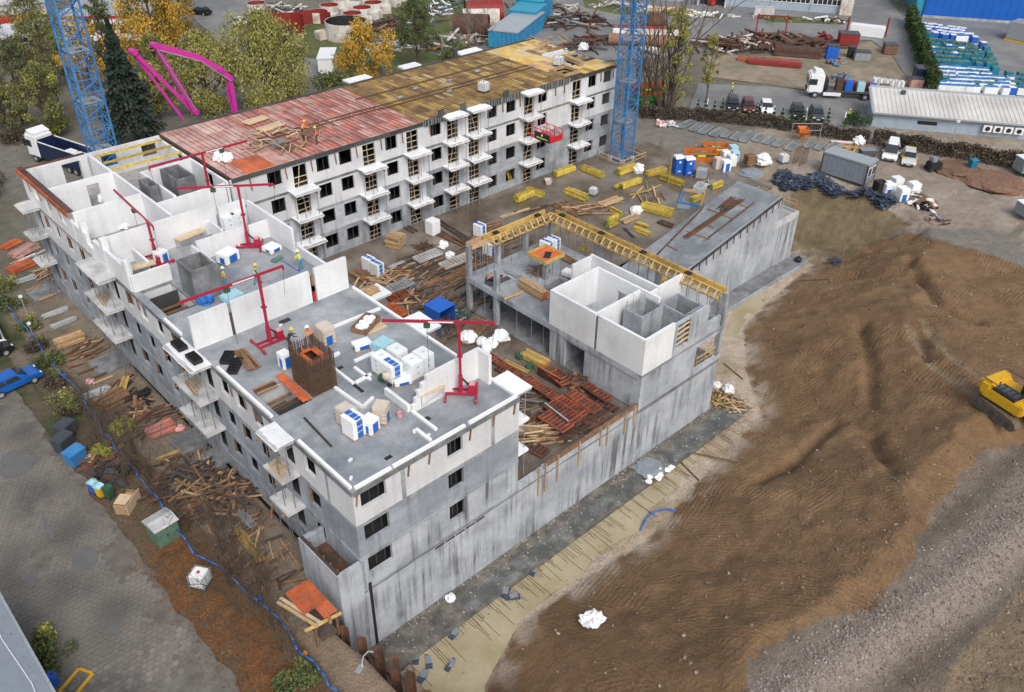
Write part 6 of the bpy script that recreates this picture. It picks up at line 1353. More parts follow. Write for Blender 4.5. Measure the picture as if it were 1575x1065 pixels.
# second layers and fill of the podium formwork store
for i, (a, b_, w_, m, d) in enumerate((((765,566),(812,592),.9,'rust','rusty ribbed shutter behind the first podium row'),((812,596),(846,612),.9,'form_dark','dark ribbed shutter in the podium gap'),((800,640),(836,660),1.0,'rust','rusty ribbed shutter beside the sawn timber'),((858,640),(905,664),.9,'form_dark','dark ribbed shutter along the podium edge'),((880,628),(928,652),.8,'rust','rusty ribbed shutter nearest the podium edge boards'),((905,612),(948,633),.7,'form_dark','dark ribbed shutter beside the corner block foot'),((780,602),(820,622),1.0,'rust','rusty ribbed shutter next to the front block corner'),((868,584),(905,602),.7,'form_orange','short ribbed shutter by the garage doors'))): ribbed_panel(d, a, b_, G+.02, w_, .22, m, None)
for i, (x, y, n, rad, mats, rz, fan, d) in enumerate(((700,418,40,3.2,['timber_brown','timber_dark','rust'],.0,.5,'wet brown boards lying before the corner slab'),(640,415,30,2.6,['timber_brown','timber','timber_dark'],.2,.9,'loose boards around the grey ribbed panel'),(760,372,34,3.0,['timber_brown','rust','timber_dark'],.1,.6,'dark boards behind the open slab column'),(560,452,24,1.8,['timber','timber_brown'],.3,1.2,'plank litter under the inner roof edge'),(905,322,20,2.4,['timber_brown','timber'],-.5,.8,'plank litter in the courtyard centre'),(660,455,34,2.4,['timber_brown','rust','timber_dark','steel'],.2,1.0,'brown boards and irons behind the blue box'),(720,470,26,2.2,['timber_dark','steel_dark','timber_brown'],.3,.9,'dark timber between the blue box and first column'),(830,335,26,3.0,['timber_brown','timber_dark'],-.2,.5,'long wet boards left of the beam formwork corner'),(1000,300,14,1.8,['timber_brown','timber_yellow'],.4,1.2,'loose battens between the yellow stacks'),(690,505,22,1.6,['timber_brown','steel_dark','rust'],.5,1.2,'iron and plank litter right of the blue box'))): heap(d, 'board_pile', 'boards', tuple(at(x,y,G)[:2]), n, (1.0,3.5), rad, 'timber', 600+i, .18, .06, .22, mats=mats, z=G, stretch=1.4, rz=rz, fan=fan)
# ================================================================== LEFT STRIP BETWEEN BUILDING AND PAVED LOT
LZ = -.7
def lp(px, py): return ap(px, py)
# paved lot: hexagonal concrete pavers (nearest ones singly, the rest joined)
mat('lot_joint', (.13,.117,.10), .85, .25, 1.2, col2=(.14,.13,.115), mix_scale=.3, rvar=.3, bump=.2)
mat('paver', (.195,.178,.155), .8, .25, .7, col2=(.11,.10,.09), mix_scale=.35, mix_lo=.42, mix_hi=.6, hue=.2, rvar=.3)
mat('asphalt_dirty', (.15,.142,.135), .8, .2, .8, col2=(.205,.19,.17), mix_scale=.3, bump=.2, rvar=.3)
mat('puddle', (.125,.12,.115), .1, .1, 1, spec=.5)
_e = [(-8.9+.55*mnoise.noise((0, y*.45, 3))+.25*mnoise.noise((5, y*1.7, 3)), y) for y in np.arange(-14, 48.01, .5)]
lot = struct(MB().prism([(-40,-14)]+_e+[(-40,48)], -.9, -.655).build('paved_lot', 'lot_joint'))
def hexmb(x, y, r, z0, z1): return [(x+r*math.cos(PI/6+i*PI/3), y+r*math.sin(PI/6+i*PI/3)) for i in range(6)]
R0 = .235; dx = R0*math.sqrt(3); dy = R0*1.5; cells = []
for j in range(int(40/dy)):
    for i in range(int(11/dx)):
        x = -19.6+i*dx+(dx/2 if j % 2 else 0); y = -2+j*dy
        n_ = .5+.32*mnoise.noise((x*.33, y*.33, 4.0))
        if x > -9.3 or n_ > .63 or (x > -10.8 and n_ > .5) or (y < 3.0+(x+12)*.2): continue
        cells.append((x, y))
cells.sort(key=lambda c: (c[0]+18.05)**2+(c[1]+32)**2); rr = random.Random(2)
hm = [MB().prism(hexmb(0, 0, R0*k, 0, 1), -.02, .022).mesh('paver', 'paver') for k in (.94, .92, .95)]
for c in cells[:300]: inst('paver', rr.choice(hm), lot, (c[0], c[1], -.652+rr.uniform(-.006,.012)), rot=(rr.uniform(-.03,.03), rr.uniform(-.03,.03), 0))
t = MB()
for c in cells[300:]: z_ = -.652+rr.uniform(-.006,.012); t.prism(hexmb(c[0], c[1], R0*.94, 0, 1), z_-.02, z_+.022)
stuff(t.build('paver_field', 'paver', lot))
for pts in ([(112,842),(135,838),(152,850),(150,868),(128,882),(108,872)],[(63,792),(72,800),(86,830),(80,832),(68,812)],[(165,952),(180,950),(188,970),(178,980),(168,970)],[(88,668),(130,690),(150,712),(120,715),(95,700)],[(0,700),(30,690),(60,705),(40,730),(0,740)],[(40,880),(60,890),(52,905),(36,898)]):
    P_ = [at(x, y, -.62).to_2d() for x, y in pts]
    for _ in range(3): P_ = [q for a, b_ in zip(P_, P_[1:]+P_[:1]) for q in (a*.75+b_*.25, a*.25+b_*.75)]
    P_ = [p+Vector((mnoise.noise((p.x*2.5,p.y*2.5,1)),mnoise.noise((p.x*2.5,p.y*2.5,7))))*.16 for p in P_]; struct(MB().add([(p.x, p.y, -.611) for p in P_], [tuple(range(len(P_)))[::-1]]).build('puddle', 'puddle'))
# grey flat roof in the near left corner
o = thing('low_building', 'dark grey flat roofed building cut off by the lower left corner', 'building', (-17.0, 4.0, -.7))
MB().box(-14, 0, -24, 9.5, 0, 3.6).build('wall', 'grey_paint', o); MB().box(-14.1, .06, -24.1, 9.6, 3.601, 3.75).build('roof', 'grey_panel', o); MB().box(.061, .2, -24.1, 9.6, 3.55, 3.8).build('metal_edge', 'galv', o)
for i in range(14): MB().cbox((-.35, 9-i*1.0, 3.76), (.1,.1,.04)).build('bolt', 'steel', o)
MB().path([(-.6,9,3.78),(-.8,5,3.78),(-.55,1,3.78),(-.9,-4,3.78)], .025, 5).build('cable', 'white_paint', o)
for i, (x, y, d) in enumerate(((60,1000,'leaning timber pallet beside the grey flat roof'),)):
    c = lp(72, 1012); o = thing('timber_pallet', d, 'pallet', c, .6); [MB().box(-.5,.5,-.4+.2*q,-.28+.2*q,.02,.05).build('board','timber',o) for q in range(5)]; [MB().box(x_-.05,x_+.05,-.42,.5,-.06,.018).build('runner','timber',o) for x_ in (-.4,.4)]
c = lp(84, 1052); o = thing('barrel', 'blue plastic barrel beside the corner roof', 'barrel', c); MB().lathe([(0,0),(.27,0),(.3,.1),(.3,.8),(.26,.9),(0,.9)], 16).build('drum','blue_plastic',o); MB().tube((.1,0,.9),(.1,0,.94),.05,n=8).build('cap','black',o)
c = lp(118, 1052); o = thing('yellow_frame', 'yellow painted steel frame at the bottom edge left', 'frame', c, .5); [MB().bar(a, b_, .16, .14).build('rail','yellow_paint',o) for a, b_ in (((-.8,-.5,.1),(.8,-.5,.1)),((-.8,.5,.1),(.8,.5,.1)),((-.8,-.42,.1),(-.8,.42,.1)),((.8,-.42,.1),(.8,.42,.1)))]
# blue pipe on fence posts
fp = [(0,452),(25,488),(50,520),(76,552),(100,578),(122,606),(150,645),(178,688),(206,722),(230,750),(262,796),(300,848),(350,885),(400,920),(440,972),(470,1005),(500,1040),(525,1070)]
FP = [at(x, y, .2) for x, y in fp]
o = thing('site_fence', 'low wire fence line along the muddy strip carrying the blue pipe', 'fence')
for i, p in enumerate(FP):
    z_ = hz(p.x, p.y); MB().tube((p.x+.1, p.y, z_), (p.x+.1, p.y, .45), .03, n=6).build('post', 'steel_dark', o)
for a, b_ in zip(FP[:-1], FP[1:]):
    for z_ in (-.3, .05, .35): MB().bar((a.x+.1,a.y,z_), (b_.x+.1,b_.y,z_), .015).build('wire', 'steel_dark', o)
o = thing('water_pipe', 'long bright blue pipe running along the fence on the left', 'pipe')
P_ = []; 
for a, b_ in zip(FP[:-1], FP[1:]): P_ += [a.lerp(b_, q/3)+Vector((.16*math.sin(q*2+a.y), .0, .14*math.sin(a.y*3+q)-.12)) for q in range(3)]
P_.append(FP[-1]); MB().path(P_, .05, 7).build('pipe_run', 'blue_pipe', o, smooth=True)
for i in (4, 13, 15): MB().cbox(FP[i]+Vector((0,0,.02)), (.2,.2,.2), .4).build('coupling', 'blue_sheet' if i != 15 else 'orange_paint', o)
for i, (x, y) in enumerate(((45,494),(53,522))):
    c = at(x, y, LZ); o = thing('lamp_post', ('slim lamp post by the left lot edge, upper','slim lamp post with white box by the left lot edge, lower')[i], 'lamp', c); MB().tube((0,0,0),(0,0,2.6-i),.04,n=8).build('pole','galv',o); MB().cbox((0,0,2.7-i),(.3,.2,.2)).build('lamp_head','white_paint',o)
# parked blue car and neighbours on the lot
def car(label, c, rz, L_=4.4, w_=1.78, h=1.45, m='blue_plastic', style='estate', group=None, parts=True, z=None):
    z = hz(c[0], c[1]) if z is None else z
    o = thing('parked_car', label, 'car', (c[0], c[1], z), rz, group); hw = w_/2
    lower = [(-L_/2,.3),(-L_/2,.78),(-L_/2+.1,.92),(-L_*.02,.96),(L_*.2,.93),(L_/2-.25,.80),(L_/2,.62),(L_/2,.3)]
    if style == 'van': roof = [(-L_/2+.02,.9),(-L_/2+.15,h),(L_*.16,h),(L_*.34,.92)]
    elif style == 'estate': roof = [(-L_/2+.05,.92),(-L_/2+.35,h-.03),(-L_*.1,h),(L_*.08,h-.02),(L_*.25,.94)]
    else: roof = [(-L_/2+.45,.93),(-L_*.27,h-.05),(-L_*.1,h),(L_*.06,h-.03),(L_*.25,.94)]
    def loft(prof, ws, name, mm):
        import bmesh
        n = len(prof); t = MB(); rows = []
        for s_ in (-1, 1):
            rows.append([(x, s_*ws(z_), z_) for x, z_ in prof])
        t.add(rows[0]+rows[1], [tuple(range(n)), tuple(range(2*n-1, n-1, -1))]+[(i,n+i,n+(i+1)%n,(i+1)%n) for i in range(n)]); me_ = t.mesh(name, mm); fixnormals(me_)
        bm = bmesh.new(); bm.from_mesh(me_); bmesh.ops.bevel(bm, geom=bm.edges[:], offset=.05, segments=2, affect='EDGES'); bm.to_mesh(me_); bm.free(); return inst(name, me_, o)
    body = loft(lower, lambda z_: hw-(.06 if z_ < .35 else 0)-(.03 if z_ > .85 else 0), 'body', m)
    cab = loft(roof, lambda z_: hw-.06-(z_-.9)*.33, 'cabin', m)
    # glazing, slightly proud of the cabin skin
    def glass(p, q, y0, y1, name): 
        (xa, za), (xb, zb) = p, q; nrm = Vector((-(zb-za), 0, xb-xa)).normalized()*.056
        if nrm.z < 0: nrm = -nrm
        MB().quad((xa+nrm.x,-y0,za+nrm.z),(xb+nrm.x,-y1,zb+nrm.z),(xb+nrm.x,y1,zb+nrm.z),(xa+nrm.x,y0,za+nrm.z)).build(name,'glass',cab)
    fr = roof[-1], roof[-2]; glass((fr[0][0]-.06,fr[0][1]+.06),(fr[1][0]+.03,fr[1][1]-.04),hw-.14,hw-.24,'windscreen')
    re = roof[0], roof[1]; glass((re[0][0]+.05,re[0][1]+.12),(re[1][0]-.02,re[1][1]-.06),hw-.16,hw-.26,'rear_window')
    xa, xb = roof[1][0]+.15, roof[-2][0]-.05
    for s_ in (-1, 1):
        for k, (ua, ub) in enumerate(((xa, (xa+xb)/2-.06), ((xa+xb)/2+.04, xb+.18))):
            if style == 'van' and k == 0: continue
            y0, y1 = s_*(hw-.02), s_*(hw-.17); MB().add([(ua,y0,.98),(ub,y0,.98),(ub-(.22 if k else 0),y1,h-.12),(ua+(.12 if not k else 0),y1,h-.12)],[(0,1,2,3) if s_ < 0 else (3,2,1,0)]).build('side_window','glass',cab)
    for x in (-L_*.3, L_*.31):
        for s_ in (-1, 1):
            wh = MB().tube((x, s_*(hw-.2), .31), (x, s_*(hw+.01), .31), .31, n=18).build('wheel', 'rubber', o); MB().tube((x, s_*(hw+.011), .31), (x, s_*(hw+.02), .31), .19, n=14).build('rim', 'galv', wh)
    for s_ in (-1, 1):
        MB().cbox((L_/2-.1, s_*(hw-.28), .66), (.12,.32,.12)).build('headlight','white_paint',o); MB().cbox((-L_/2+.0, s_*(hw-.2), .72), (.06,.2,.16)).build('tail_light','bright_red',o); MB().cbox((L_*.2, s_*(hw+.08), .98), (.12,.16,.12)).build('mirror',m,o)
    MB().cbox((L_/2+.005,0,.42),(.03,.5,.11)).build('number_plate','white_paint',o); MB().cbox((L_/2-.02,0,.45),(.08,w_*.7,.16)).build('grille','black',o); return o
car('bright blue estate car parked at the left edge of the lot', tuple(at(20,590,-.3)[:2]), .12, 4.5, m='blue_car' if mat('blue_car',(.01,.10,.40),.25,.04,3,spec=.5) else '', z=-.64)
car('dark car cut off by the left edge above the blue one', tuple(at(-22,548,-.3)[:2]), .15, 4.4, m='black_gloss', z=-.64, style='sedan'); car('white vehicle cut off at the left edge by the fence', tuple(at(-18,512,0)[:2]), 1.45, 5.0, 2.0, 2.0, 'white_paint', 'van', z=-.64)
# bins, cabinet, tank
def bin_(label, px, py, w_, d, h, m, rz=0.0, lid=None):
    c = at(px, py, -.65); o = thing('refuse_bin', label, 'bin', (c.x,c.y,-.652), rz); MB().add([(-w_*.42,-d*.42,.1),(w_*.42,-d*.42,.1),(w_*.42,d*.42,.1),(-w_*.42,d*.42,.1),(-w_/2,-d/2,h),(w_/2,-d/2,h),(w_/2,d/2,h),(-w_/2,d/2,h)],[(3,2,1,0),(4,5,6,7),(0,1,5,4),(1,2,6,5),(2,3,7,6),(3,0,4,7)]).build('body',m,o)
    MB().sprism([(-d/2-.04,h+.003),(d/2+.03,h+.003),(d/2,h+.12),(0,h+.18),(-d/2,h+.1)],-w_/2-.03,w_/2+.03).build('lid',lid or m,o); [MB().tube((x,y,0.0),(x,y+.06,0.0),.1,n=10).build('wheel','rubber',o,(0,0,.1)) for x in (-w_*.35,w_*.35) for y in (-d*.35,d*.3)]; MB().bar((-w_*.4,d/2+.08,h-.1),(w_*.4,d/2+.08,h-.1),.04).build('handle','black',o); return o
bin_('large dark grey waste container, rear of the two by the lot edge', 104, 672, 1.35, 1.0, 1.25, 'grey_bin' if mat('grey_bin',(.05,.058,.07),.5,.1,3) else '', .5); bin_('large dark grey waste container with domed lid, front of the two', 101, 692, 1.35, 1.0, 1.25, 'grey_bin', .5); bin_('large blue waste container beside the two grey ones', 119, 712, 1.35, 1.0, 1.2, 'blue_steel', .35)
bin_('small blue bin with cyan bag, left of the yellow one', 147, 758, .5, .55, 1.0, 'blue_label', .4, 'cyan_foil'); bin_('small yellow bin between the blue and green bins', 157, 764, .5, .55, 1.0, 'yellow_paint', .4, 'cyan_foil'); bin_('small green bin beside the yellow one', 170, 766, .5, .55, 1.0, 'green_dark', .4)
o = thing('broken_cabinet', 'broken wooden cabinet lying beside the small bins', 'cabinet', lp(198,778), .7); [MB().box(*q).build('board',mm,o) for q, mm in (((-.9,.9,-.5,.5,0,.05),'timber'),((-.9,.9,-.5,-.45,.051,.9),'timber_pale'),((-.9,-.85,-.449,.5,.051,.9),'timber'),((.85,.9,-.449,.5,.051,.7),'timber_brown'),((-.84,.84,-.44,.5,.45,.49),'timber'),((-.8,.2,-.4,.5,.91,.95),'timber_pale'))]
c = at(254, 826, LZ); o = thing('electric_cabinet', 'green electric cabinet with pale pitched lid among fallen leaves', 'cabinet', (c.x, c.y, LZ), .1); MB().box(-.8,.8,-.75,.75,0,1.55).build('body','green_paint',o); MB().sprism([(-.85,1.551),(.85,1.551),(.85,1.62),(0,1.85),(-.85,1.62)],-.9,.9).build('roof','concrete_light',o); MB().box(-.7,-.02,-.775,-.751,.1,1.45).build('door','green_paint',o); MB().box(.02,.7,-.775,-.751,.1,1.45).build('door','green_paint',o); MB().box(-.1,-.05,-.79,-.776,.7,.9).build('handle','black',o)
c = lp(234, 806); o = thing('old_tyre', 'old tyre leaning on the green cabinet', 'tyre', c); t = MB()
for i in range(16):
    a = 2*PI*i/16; b2 = 2*PI*(i+1)/16; t.tube((0,.3*math.cos(a),.33+.3*math.sin(a)),(0,.3*math.cos(b2),.33+.3*math.sin(b2)),.09,n=6)
t.build('tread','rubber',o)
c = lp(310, 898); ibc('caged white liquid tank lying among leaves beside the fence', 0, 0, c.z, .6, 'white_foil', (c.x, c.y))
# stacks along the facade foot
for (a, b_, n, d) in (((22,436),(54,425),20,'bundle of steel props nearest the far balcony'),((66,488),(104,474),20,'upper one of two prop bundles in the muddy strip'),((80,504),(116,490),20,'lower one of two prop bundles in the muddy strip'),((127,612),(168,596),22,'prop bundle touching the blue pipe'),((368,786),(392,812),16,'prop bundle beside the big timber heap')): tube_bundle('galvanised '+d, a, b_, LZ+.1, n, .045, 'galv', ground=True)
for (a, b_, nw, nh, w_, h, m, d) in (((20,398),(56,380),6,5,.2,.1,'ply_pink','pink and white panel stack below the far balcony'),((16,420),(52,404),6,4,.2,.1,'ply_orange','orange topped panel stack second below the far balcony'),((2,383),(30,370),6,2,.2,.08,'ply_orange','low orange boards at the far left edge'),((89,535),(128,520),9,5,.12,.14,'timber','yellow brown timber stack on the muddy strip'),((104,563),(138,555),1,1,.2,.1,'timber_brown','single plank across the strip, first below the timber stack'),((120,576),(152,565),1,1,.2,.1,'rust','single rusty plank across the strip, second'),((140,584),(165,573),1,1,.2,.1,'timber_dark','single dark plank across the strip, third'),((142,592),(172,579),1,1,.2,.1,'timber','single plank across the strip, fourth, by pink foil'),((185,612),(196,582),3,2,.2,.12,'timber_yellow','yellow planks standing off toward the facade'),((228,672),(268,655),8,5,.15,.1,'ply_red','dark red panel stack beside the concrete pad'),((241,707),(277,694),1,1,.2,.1,'timber_yellow','pale plank below the red panel stack'),((248,714),(283,701),1,1,.2,.1,'rust','rusty plank below the red panel stack'),((215,637),(255,625),3,1,.2,.08,'rust','rusty flat boards above the red panel stack'),((364,816),(404,862),2,2,.25,.1,'timber_yellow','orange brown planks sloping beside the big timber heap'),((40,448),(64,440),2,1,.2,.1,'timber_brown','brown boards left of the prop bundles'),((60,462),(92,450),2,1,.2,.1,'timber','pale boards behind the prop bundles')): bundle(d, a, b_, LZ+.1, nw, nh, w_, h, m, None, 'plank_stack', 'planks', 'plank', messy=.5, on_ground=True)
bundle('grey brown logs piled beside the prop bundle', (152,628), (192,606), LZ+.1, 8, 3, .2, .18, 'timber_brown', None, 'log_stack', 'logs', 'log', messy=.8, on_ground=True)
heap('black plastic and timber scraps beside the logs', 'scrap_heap', 'scrap', tuple(lp(212,615)[:2]), 22, (.5,1.8), 1.1, 'black', 51, .3, .12, .4, mats=['black','black','timber_brown'], part='scrap'); heap('brown scrap timber by the rusty boards', 'timber_heap', 'timber', tuple(lp(200,640)[:2]), 24, (.6,1.8), 1.2, 'timber_brown', 52, .14, .05, .3, mats=['timber_brown','rust','timber'])
heap('large heap of broken black and brown planks at the building foot, upper', 'timber_heap', 'timber', tuple(lp(300,745)[:2]), 95, (1.0,3.4), 2.6, 'timber_brown', 53, .2, .06, 1.1, mats=['timber_brown','timber_dark','timber_dark','steel_dark','timber_dark','timber']); heap('large heap of broken planks at the building foot, lower right', 'timber_heap', 'timber', tuple(lp(338,765)[:2]), 95, (1.0,3.4), 2.4, 'timber', 54, .2, .06, 1.2, mats=['timber_brown','timber_brown','timber_dark','timber_dark','timber'])
heap('dark tarpaulin scraps between bins and shrubs', 'tarp_heap', 'tarpaulin', tuple(lp(172,728)[:2]), 26, (.6,1.6), 1.5, 'black', 55, .5, .08, .4, mats=['black','timber_dark','steel_dark'], part='scrap'); heap('brown cardboard and planks beside the blue container', 'scrap_heap', 'scrap', tuple(lp(152,705)[:2]), 26, (.5,1.5), 1.4, 'timber_brown', 56, .4, .05, .35, mats=['timber_brown','timber_pale','rust'], part='scrap')
sack('pink foil scrap by the fourth plank', 139, 588, LZ, .35, .5, 91, 'pink_foam', ground=True, handles=False, name='foil_scrap', cat='foil'); sack('pink foil scrap below the near balcony', 277, 660, LZ, .4, .6, 92, 'pink_foam', ground=True, handles=False, name='foil_scrap', cat='foil')
for i, (x, y, sx, sy) in enumerate(((297,676,3.0,2.4),(328,706,3.2,2.2),(66,448,2.6,2.6),(175,555,3.6,2.8))):
    c = at(x, y, LZ+.1); tag(MB().box(-sx/2,sx/2,-sy/2,sy/2,0,.16).build('concrete_pad','concrete_dark',None,(c.x,c.y,hz(c.x,c.y)-.02),.05), 'dark concrete pad under the balcony props, %s' % ('below the red panel stack','nearest the big timber heap','below the far balcony','below the middle balcony')[i], 'pad')
# orange roofed stair shelter
o = thing('stair_shelter', 'makeshift shelter with bright orange plywood roof at the near building corner', 'shelter', (-3.0, .8, 0))
for i, q in enumerate(((-1.1,.55,.35,1.6),(-1.1,.55,-.55,.34),(-.35,.55,-1.6,-.56))): MB().box(q[0],q[1],q[2],q[3],1.45+.003*i,1.5+.003*i).build('roof_sheet','ply_orange',o)
for a, b_, m in (((-1.7,1.5,1.3),(-.9,-1.7,1.3),'timber'),((-1.45,1.6,1.36),(-.65,-1.6,1.36),'timber_pale'),((-1.6,-1.4,1.24),(.7,-1.75,1.24),'timber_yellow'),((-1.2,.3,1.22),(.6,.5,1.22),'timber_brown'),((-.2,-2.0,1.3),(.4,-.4,1.3),'timber_brown')): MB().bar(a,b_,.2,.09).build('beam',m,o)
for x, y in ((-1.4,1.4),(.4,1.4),(-1.0,-1.5),(.45,-1.5)): MB().bar((x,y,-.8),(x,y,1.25),.12).build('post','timber_brown',o)
MB().box(-.6,.5,-1.4,1.2,-.72,-.6).build('floor','timber_dark',o)
# sheet piles at the pit corner
for i, (x, y) in enumerate(((-2.2,-.9),(-1.75,-2.1),(-1.45,-3.4),(-1.3,-4.8),(-1.25,-6.2),(-1.2,-7.7))):
    o = thing('sheet_pile', 'rusty steel pile standing at the pit corner, %s from the building' % ('first','second','third','fourth','fifth','sixth')[i], 'pile', (x, y, -5.2), -1.3+.1*i)
    MB().prism([(-.35,-.1),(-.2,.12),(.2,.12),(.35,-.1),(.28,-.1),(.16,.05),(-.16,.05),(-.28,-.1)], 0, 4.9+.25*math.sin(i*5)).build('profile','rust',o)
c = at(548, 1022, -.7); o = thing('pipe_end', 'pale bent pipe stub lying on sandy ground by the piles', 'pipe', lp(560,1022)); MB().path([(.9,.3,.05),(.6,.4,.25),(.2,.3,.3),(-.1,.05,.2),(-.2,-.1,.05)],.05,8).build('tube','galv',o); MB().cbox((-.4,-.1,.05),(.6,.35,.05),.4).build('flange','galv',o)
# shrubs, litter, small trees on the strip
for i, (x, y, h, s_, n, d) in enumerate(((205,700,3.2,1.6,16,'tall bare shrub between tarps and red panels'),(225,735,3.0,1.8,16,'bare shrub left of the big timber heap'),(190,745,2.2,1.4,12,'bare shrub above the wooden cabinet'),(345,845,3.4,2.0,18,'tall bare shrub below the timber heap'),(372,885,3.0,1.8,16,'bare shrub beside the caged tank'),(390,935,2.8,1.8,16,'bare shrub left of the orange shelter'),(330,810,2.6,1.6,12,'bare shrub right of the green cabinet'),(140,655,2.4,1.5,12,'bare shrub above the waste containers'),(420,965,2.2,1.4,10,'bare shrub nearest the lower fence end'),(160,690,2.4,1.6,12,'bare shrub over brown cardboard'),(405,900,2.4,1.4,10,'bare shrub close to the near building corner'))): bare_bush(d, tuple(lp(x,y)[:2]), h, s_, n, 100+i)
for i, (x, y, h, r, m, d) in enumerate(((20,470,1.3,1.5,'leaf_green','green shrub at the upper left lot edge'),(60,535,.9,1.3,'leaf_brown','withered shrub right of the dark car'),(85,590,1.0,1.2,'leaf_brown','withered shrub right of the blue car'),(100,625,1.2,1.4,'leaf_olive','olive shrub below the blue car'),(40,505,1.0,1.3,'leaf_olive','olive shrub by the lamp posts'),(78,560,1.2,1.2,'leaf_green','dark green shrub along the pipe'),(110,640,.9,1.0,'leaf_brown','withered shrub above the waste containers'),(190,662,1.0,1.0,'leaf_yellowgreen','yellow leaved shrub beside the pipe'),(162,700,.9,.9,'leaf_yellowgreen','yellow green shrub behind the blue container'),(465,1040,.9,1.2,'leaf_green','green shrub at the bottom edge near fence'),(90,1010,1.3,1.5,'leaf_green','green shrub beside the corner roof'),(70,990,1.0,1.0,'leaf_olive','olive shrub beside the corner roof'),(8,445,1.3,1.6,'leaf_olive','olive shrub at the far left edge'),(440,1060,.8,1.0,'leaf_green','low green shrub at the bottom edge'))): shrub(d, tuple(lp(x,y)[:2]), h, r, m, 200+i, 900, .13)
t = MB(); rr = random.Random(12); L2 = []
for i in range(16000):
    y = rr.uniform(-9, 13) if i % 6 else rr.uniform(10, 28); x = rr.gauss(-7.1, 1.3)
    if x < -10.4 or x > -4.4: continue
    L2.append((x, y))
H2 = height(np.array([p[0] for p in L2]), np.array([p[1] for p in L2]))
for (x, y), z_ in zip(L2, H2):
    a = rr.uniform(0, 6.3); s_ = rr.uniform(.03,.07); u = Vector((math.cos(a), math.sin(a), rr.uniform(-.4,.4)))*s_; v = Vector((-math.sin(a), math.cos(a), rr.uniform(-.4,.4)))*s_*.7; p = Vector((x,y,z_+.03+rr.random()*.05)); t.quad(p-u, p-v, p+u, p+v)
tag(stuff(t.build('fallen_leaves','leaf_litter')), 'carpet of rusty brown fallen leaves along the fence', 'leaves')
# ================================================================== IN AND BESIDE THE PIT
o = thing('white_tarp', 'crumpled white tarpaulin lying on the brown soil', 'tarpaulin', ap(912,955)); lumpy(.75,.5,8,.7,18,12,2.4).build('sheet','white_foil',o); MB().lathe([(0,0),(.35,0),(.3,.12),(0,.18)],10).build('clay_lump','rust_pale',o,(.55,-.1,.05))
o = thing('drain_hose', 'blue drain hose curving over the pit edge', 'hose'); MB().path([ap(x,y)+Vector((0,0,z_)) for x,y,z_ in ((985,816,.1),(992,803,.3),(1002,795,.45),(1015,790,.5),(1028,787,.4),(1040,787,.15))],.07,8).build('hose_run','blue_pipe',o,smooth=True)
for i, (x, y, r, sq) in enumerate(((1120,603,.55,.9),(1103,595,.45,.7))): sack(('round white bag at the foot of the corner block','smaller white bag behind the round one')[i], x, y, -5.1, r, sq, 95+i)
heap('timber and bars heaped at the foot of the corner block', 'timber_heap', 'timber', tuple(at(1112,618,-5.1)[:2]), 30, (.8,2.4), 1.4, 'timber', 61, .12, .05, .4, mats=['timber','timber_brown','timber_yellow','rust'], z=-5.05); heap('broken boards at the end of the footing strip', 'timber_heap', 'timber', tuple(at(1140,628,-5.1)[:2]), 16, (.6,2.2), 1.2, 'timber', 62, .12, .05, .3, mats=['timber','timber_pale'], z=-5.15)
for i, (a, b_, d) in enumerate((((1068,697),(1135,710),'long thin pole on the sand beside the footing strip'),((1035,700),(1075,738),'rusty bar crossing the footing edge'),((937,743),(965,765),'rusty bar lying across the footing strip, right'),((922,757),(948,773),'rusty bar lying across the footing strip, left'),((1113,559),(1142,583),'dark pole at the sandy corner right of the block'),((1230,430),(1275,428),'bundle of poles on the soil edge below the ramp'),((1226,681),(1255,677),'x'))[:6]):
    p, q = ap(*a), ap(*b_); tag(MB().bar(p+Vector((0,0,.08)), q+Vector((0,0,.08)), .12, .08).build('pole','rust' if 'rusty' in d else 'timber_brown'), d, 'pole')
o = thing('foil_sheet', 'crumpled grey foil with white rim on the footing strip', 'foil', at(1000,722,-5.03)); lumpy(1.2,.12,4,.5,18,8,2).build('sheet','grey_foil' if mat('grey_foil',(.22,.25,.28),.3,.2,3,bump=.4,bscale=5) else '',o); [lumpy(.3,.5,q,.5,8,6,2.2).build('fold','white_foil',o,(-1.3+q*.45,-.9+.35*math.sin(q*2),.0)) for q in range(7)]
for i, (x, y, rz) in enumerate(((788,919,-.6),(700,975,.2),(652,1040,.3),(660,1018,.9),(625,1040,1.2),(822,878,.3),(694,1024,.3),(778,912,.5),(640,1012,.8))):
    p = ap(x, y); o = thing('insulation_board', 'blue grey insulation board in the pit water, %s' % ('by orange timber','below the wall middle','nearest the sheet piles','standing against the footing','half sunk at the pit corner','right of the white rag','alone in the open water','leaning beside the first','upright by the piles')[i], 'board', (p.x,p.y,p.z+.02), rz); MB().cbox((0,0,.08),(1.1,.45,.1),0,.08*i%.5,.1).build('board','foil_dark',o); MB().cbox((.1,.05,.17),(.6,.4,.06),.2).build('torn_piece','grey_panel',o)
sack('white rag lying on the dark footing', 693, 922, -5.05, .35, .8, 97, handles=False, name='rag', cat='rag')
t = MB(); rr = random.Random(5)
for i in range(90):
    x = 1+i*.42+rr.uniform(-.2,.2)
    for q in range(rr.choice((0,1,2,2,3))): t.tube((x+q*.2,-2.62,-5.12),(x+q*.2+rr.uniform(-.1,.1),-2.9-rr.random()**1.5*2.3,-5.17+rr.uniform(-.03,.05)),.016,n=4)
tag(stuff(t.build('projecting_bars','rebar')), 'row of reinforcement bars sticking out of the footing into the water', 'rebar')
t = MB()
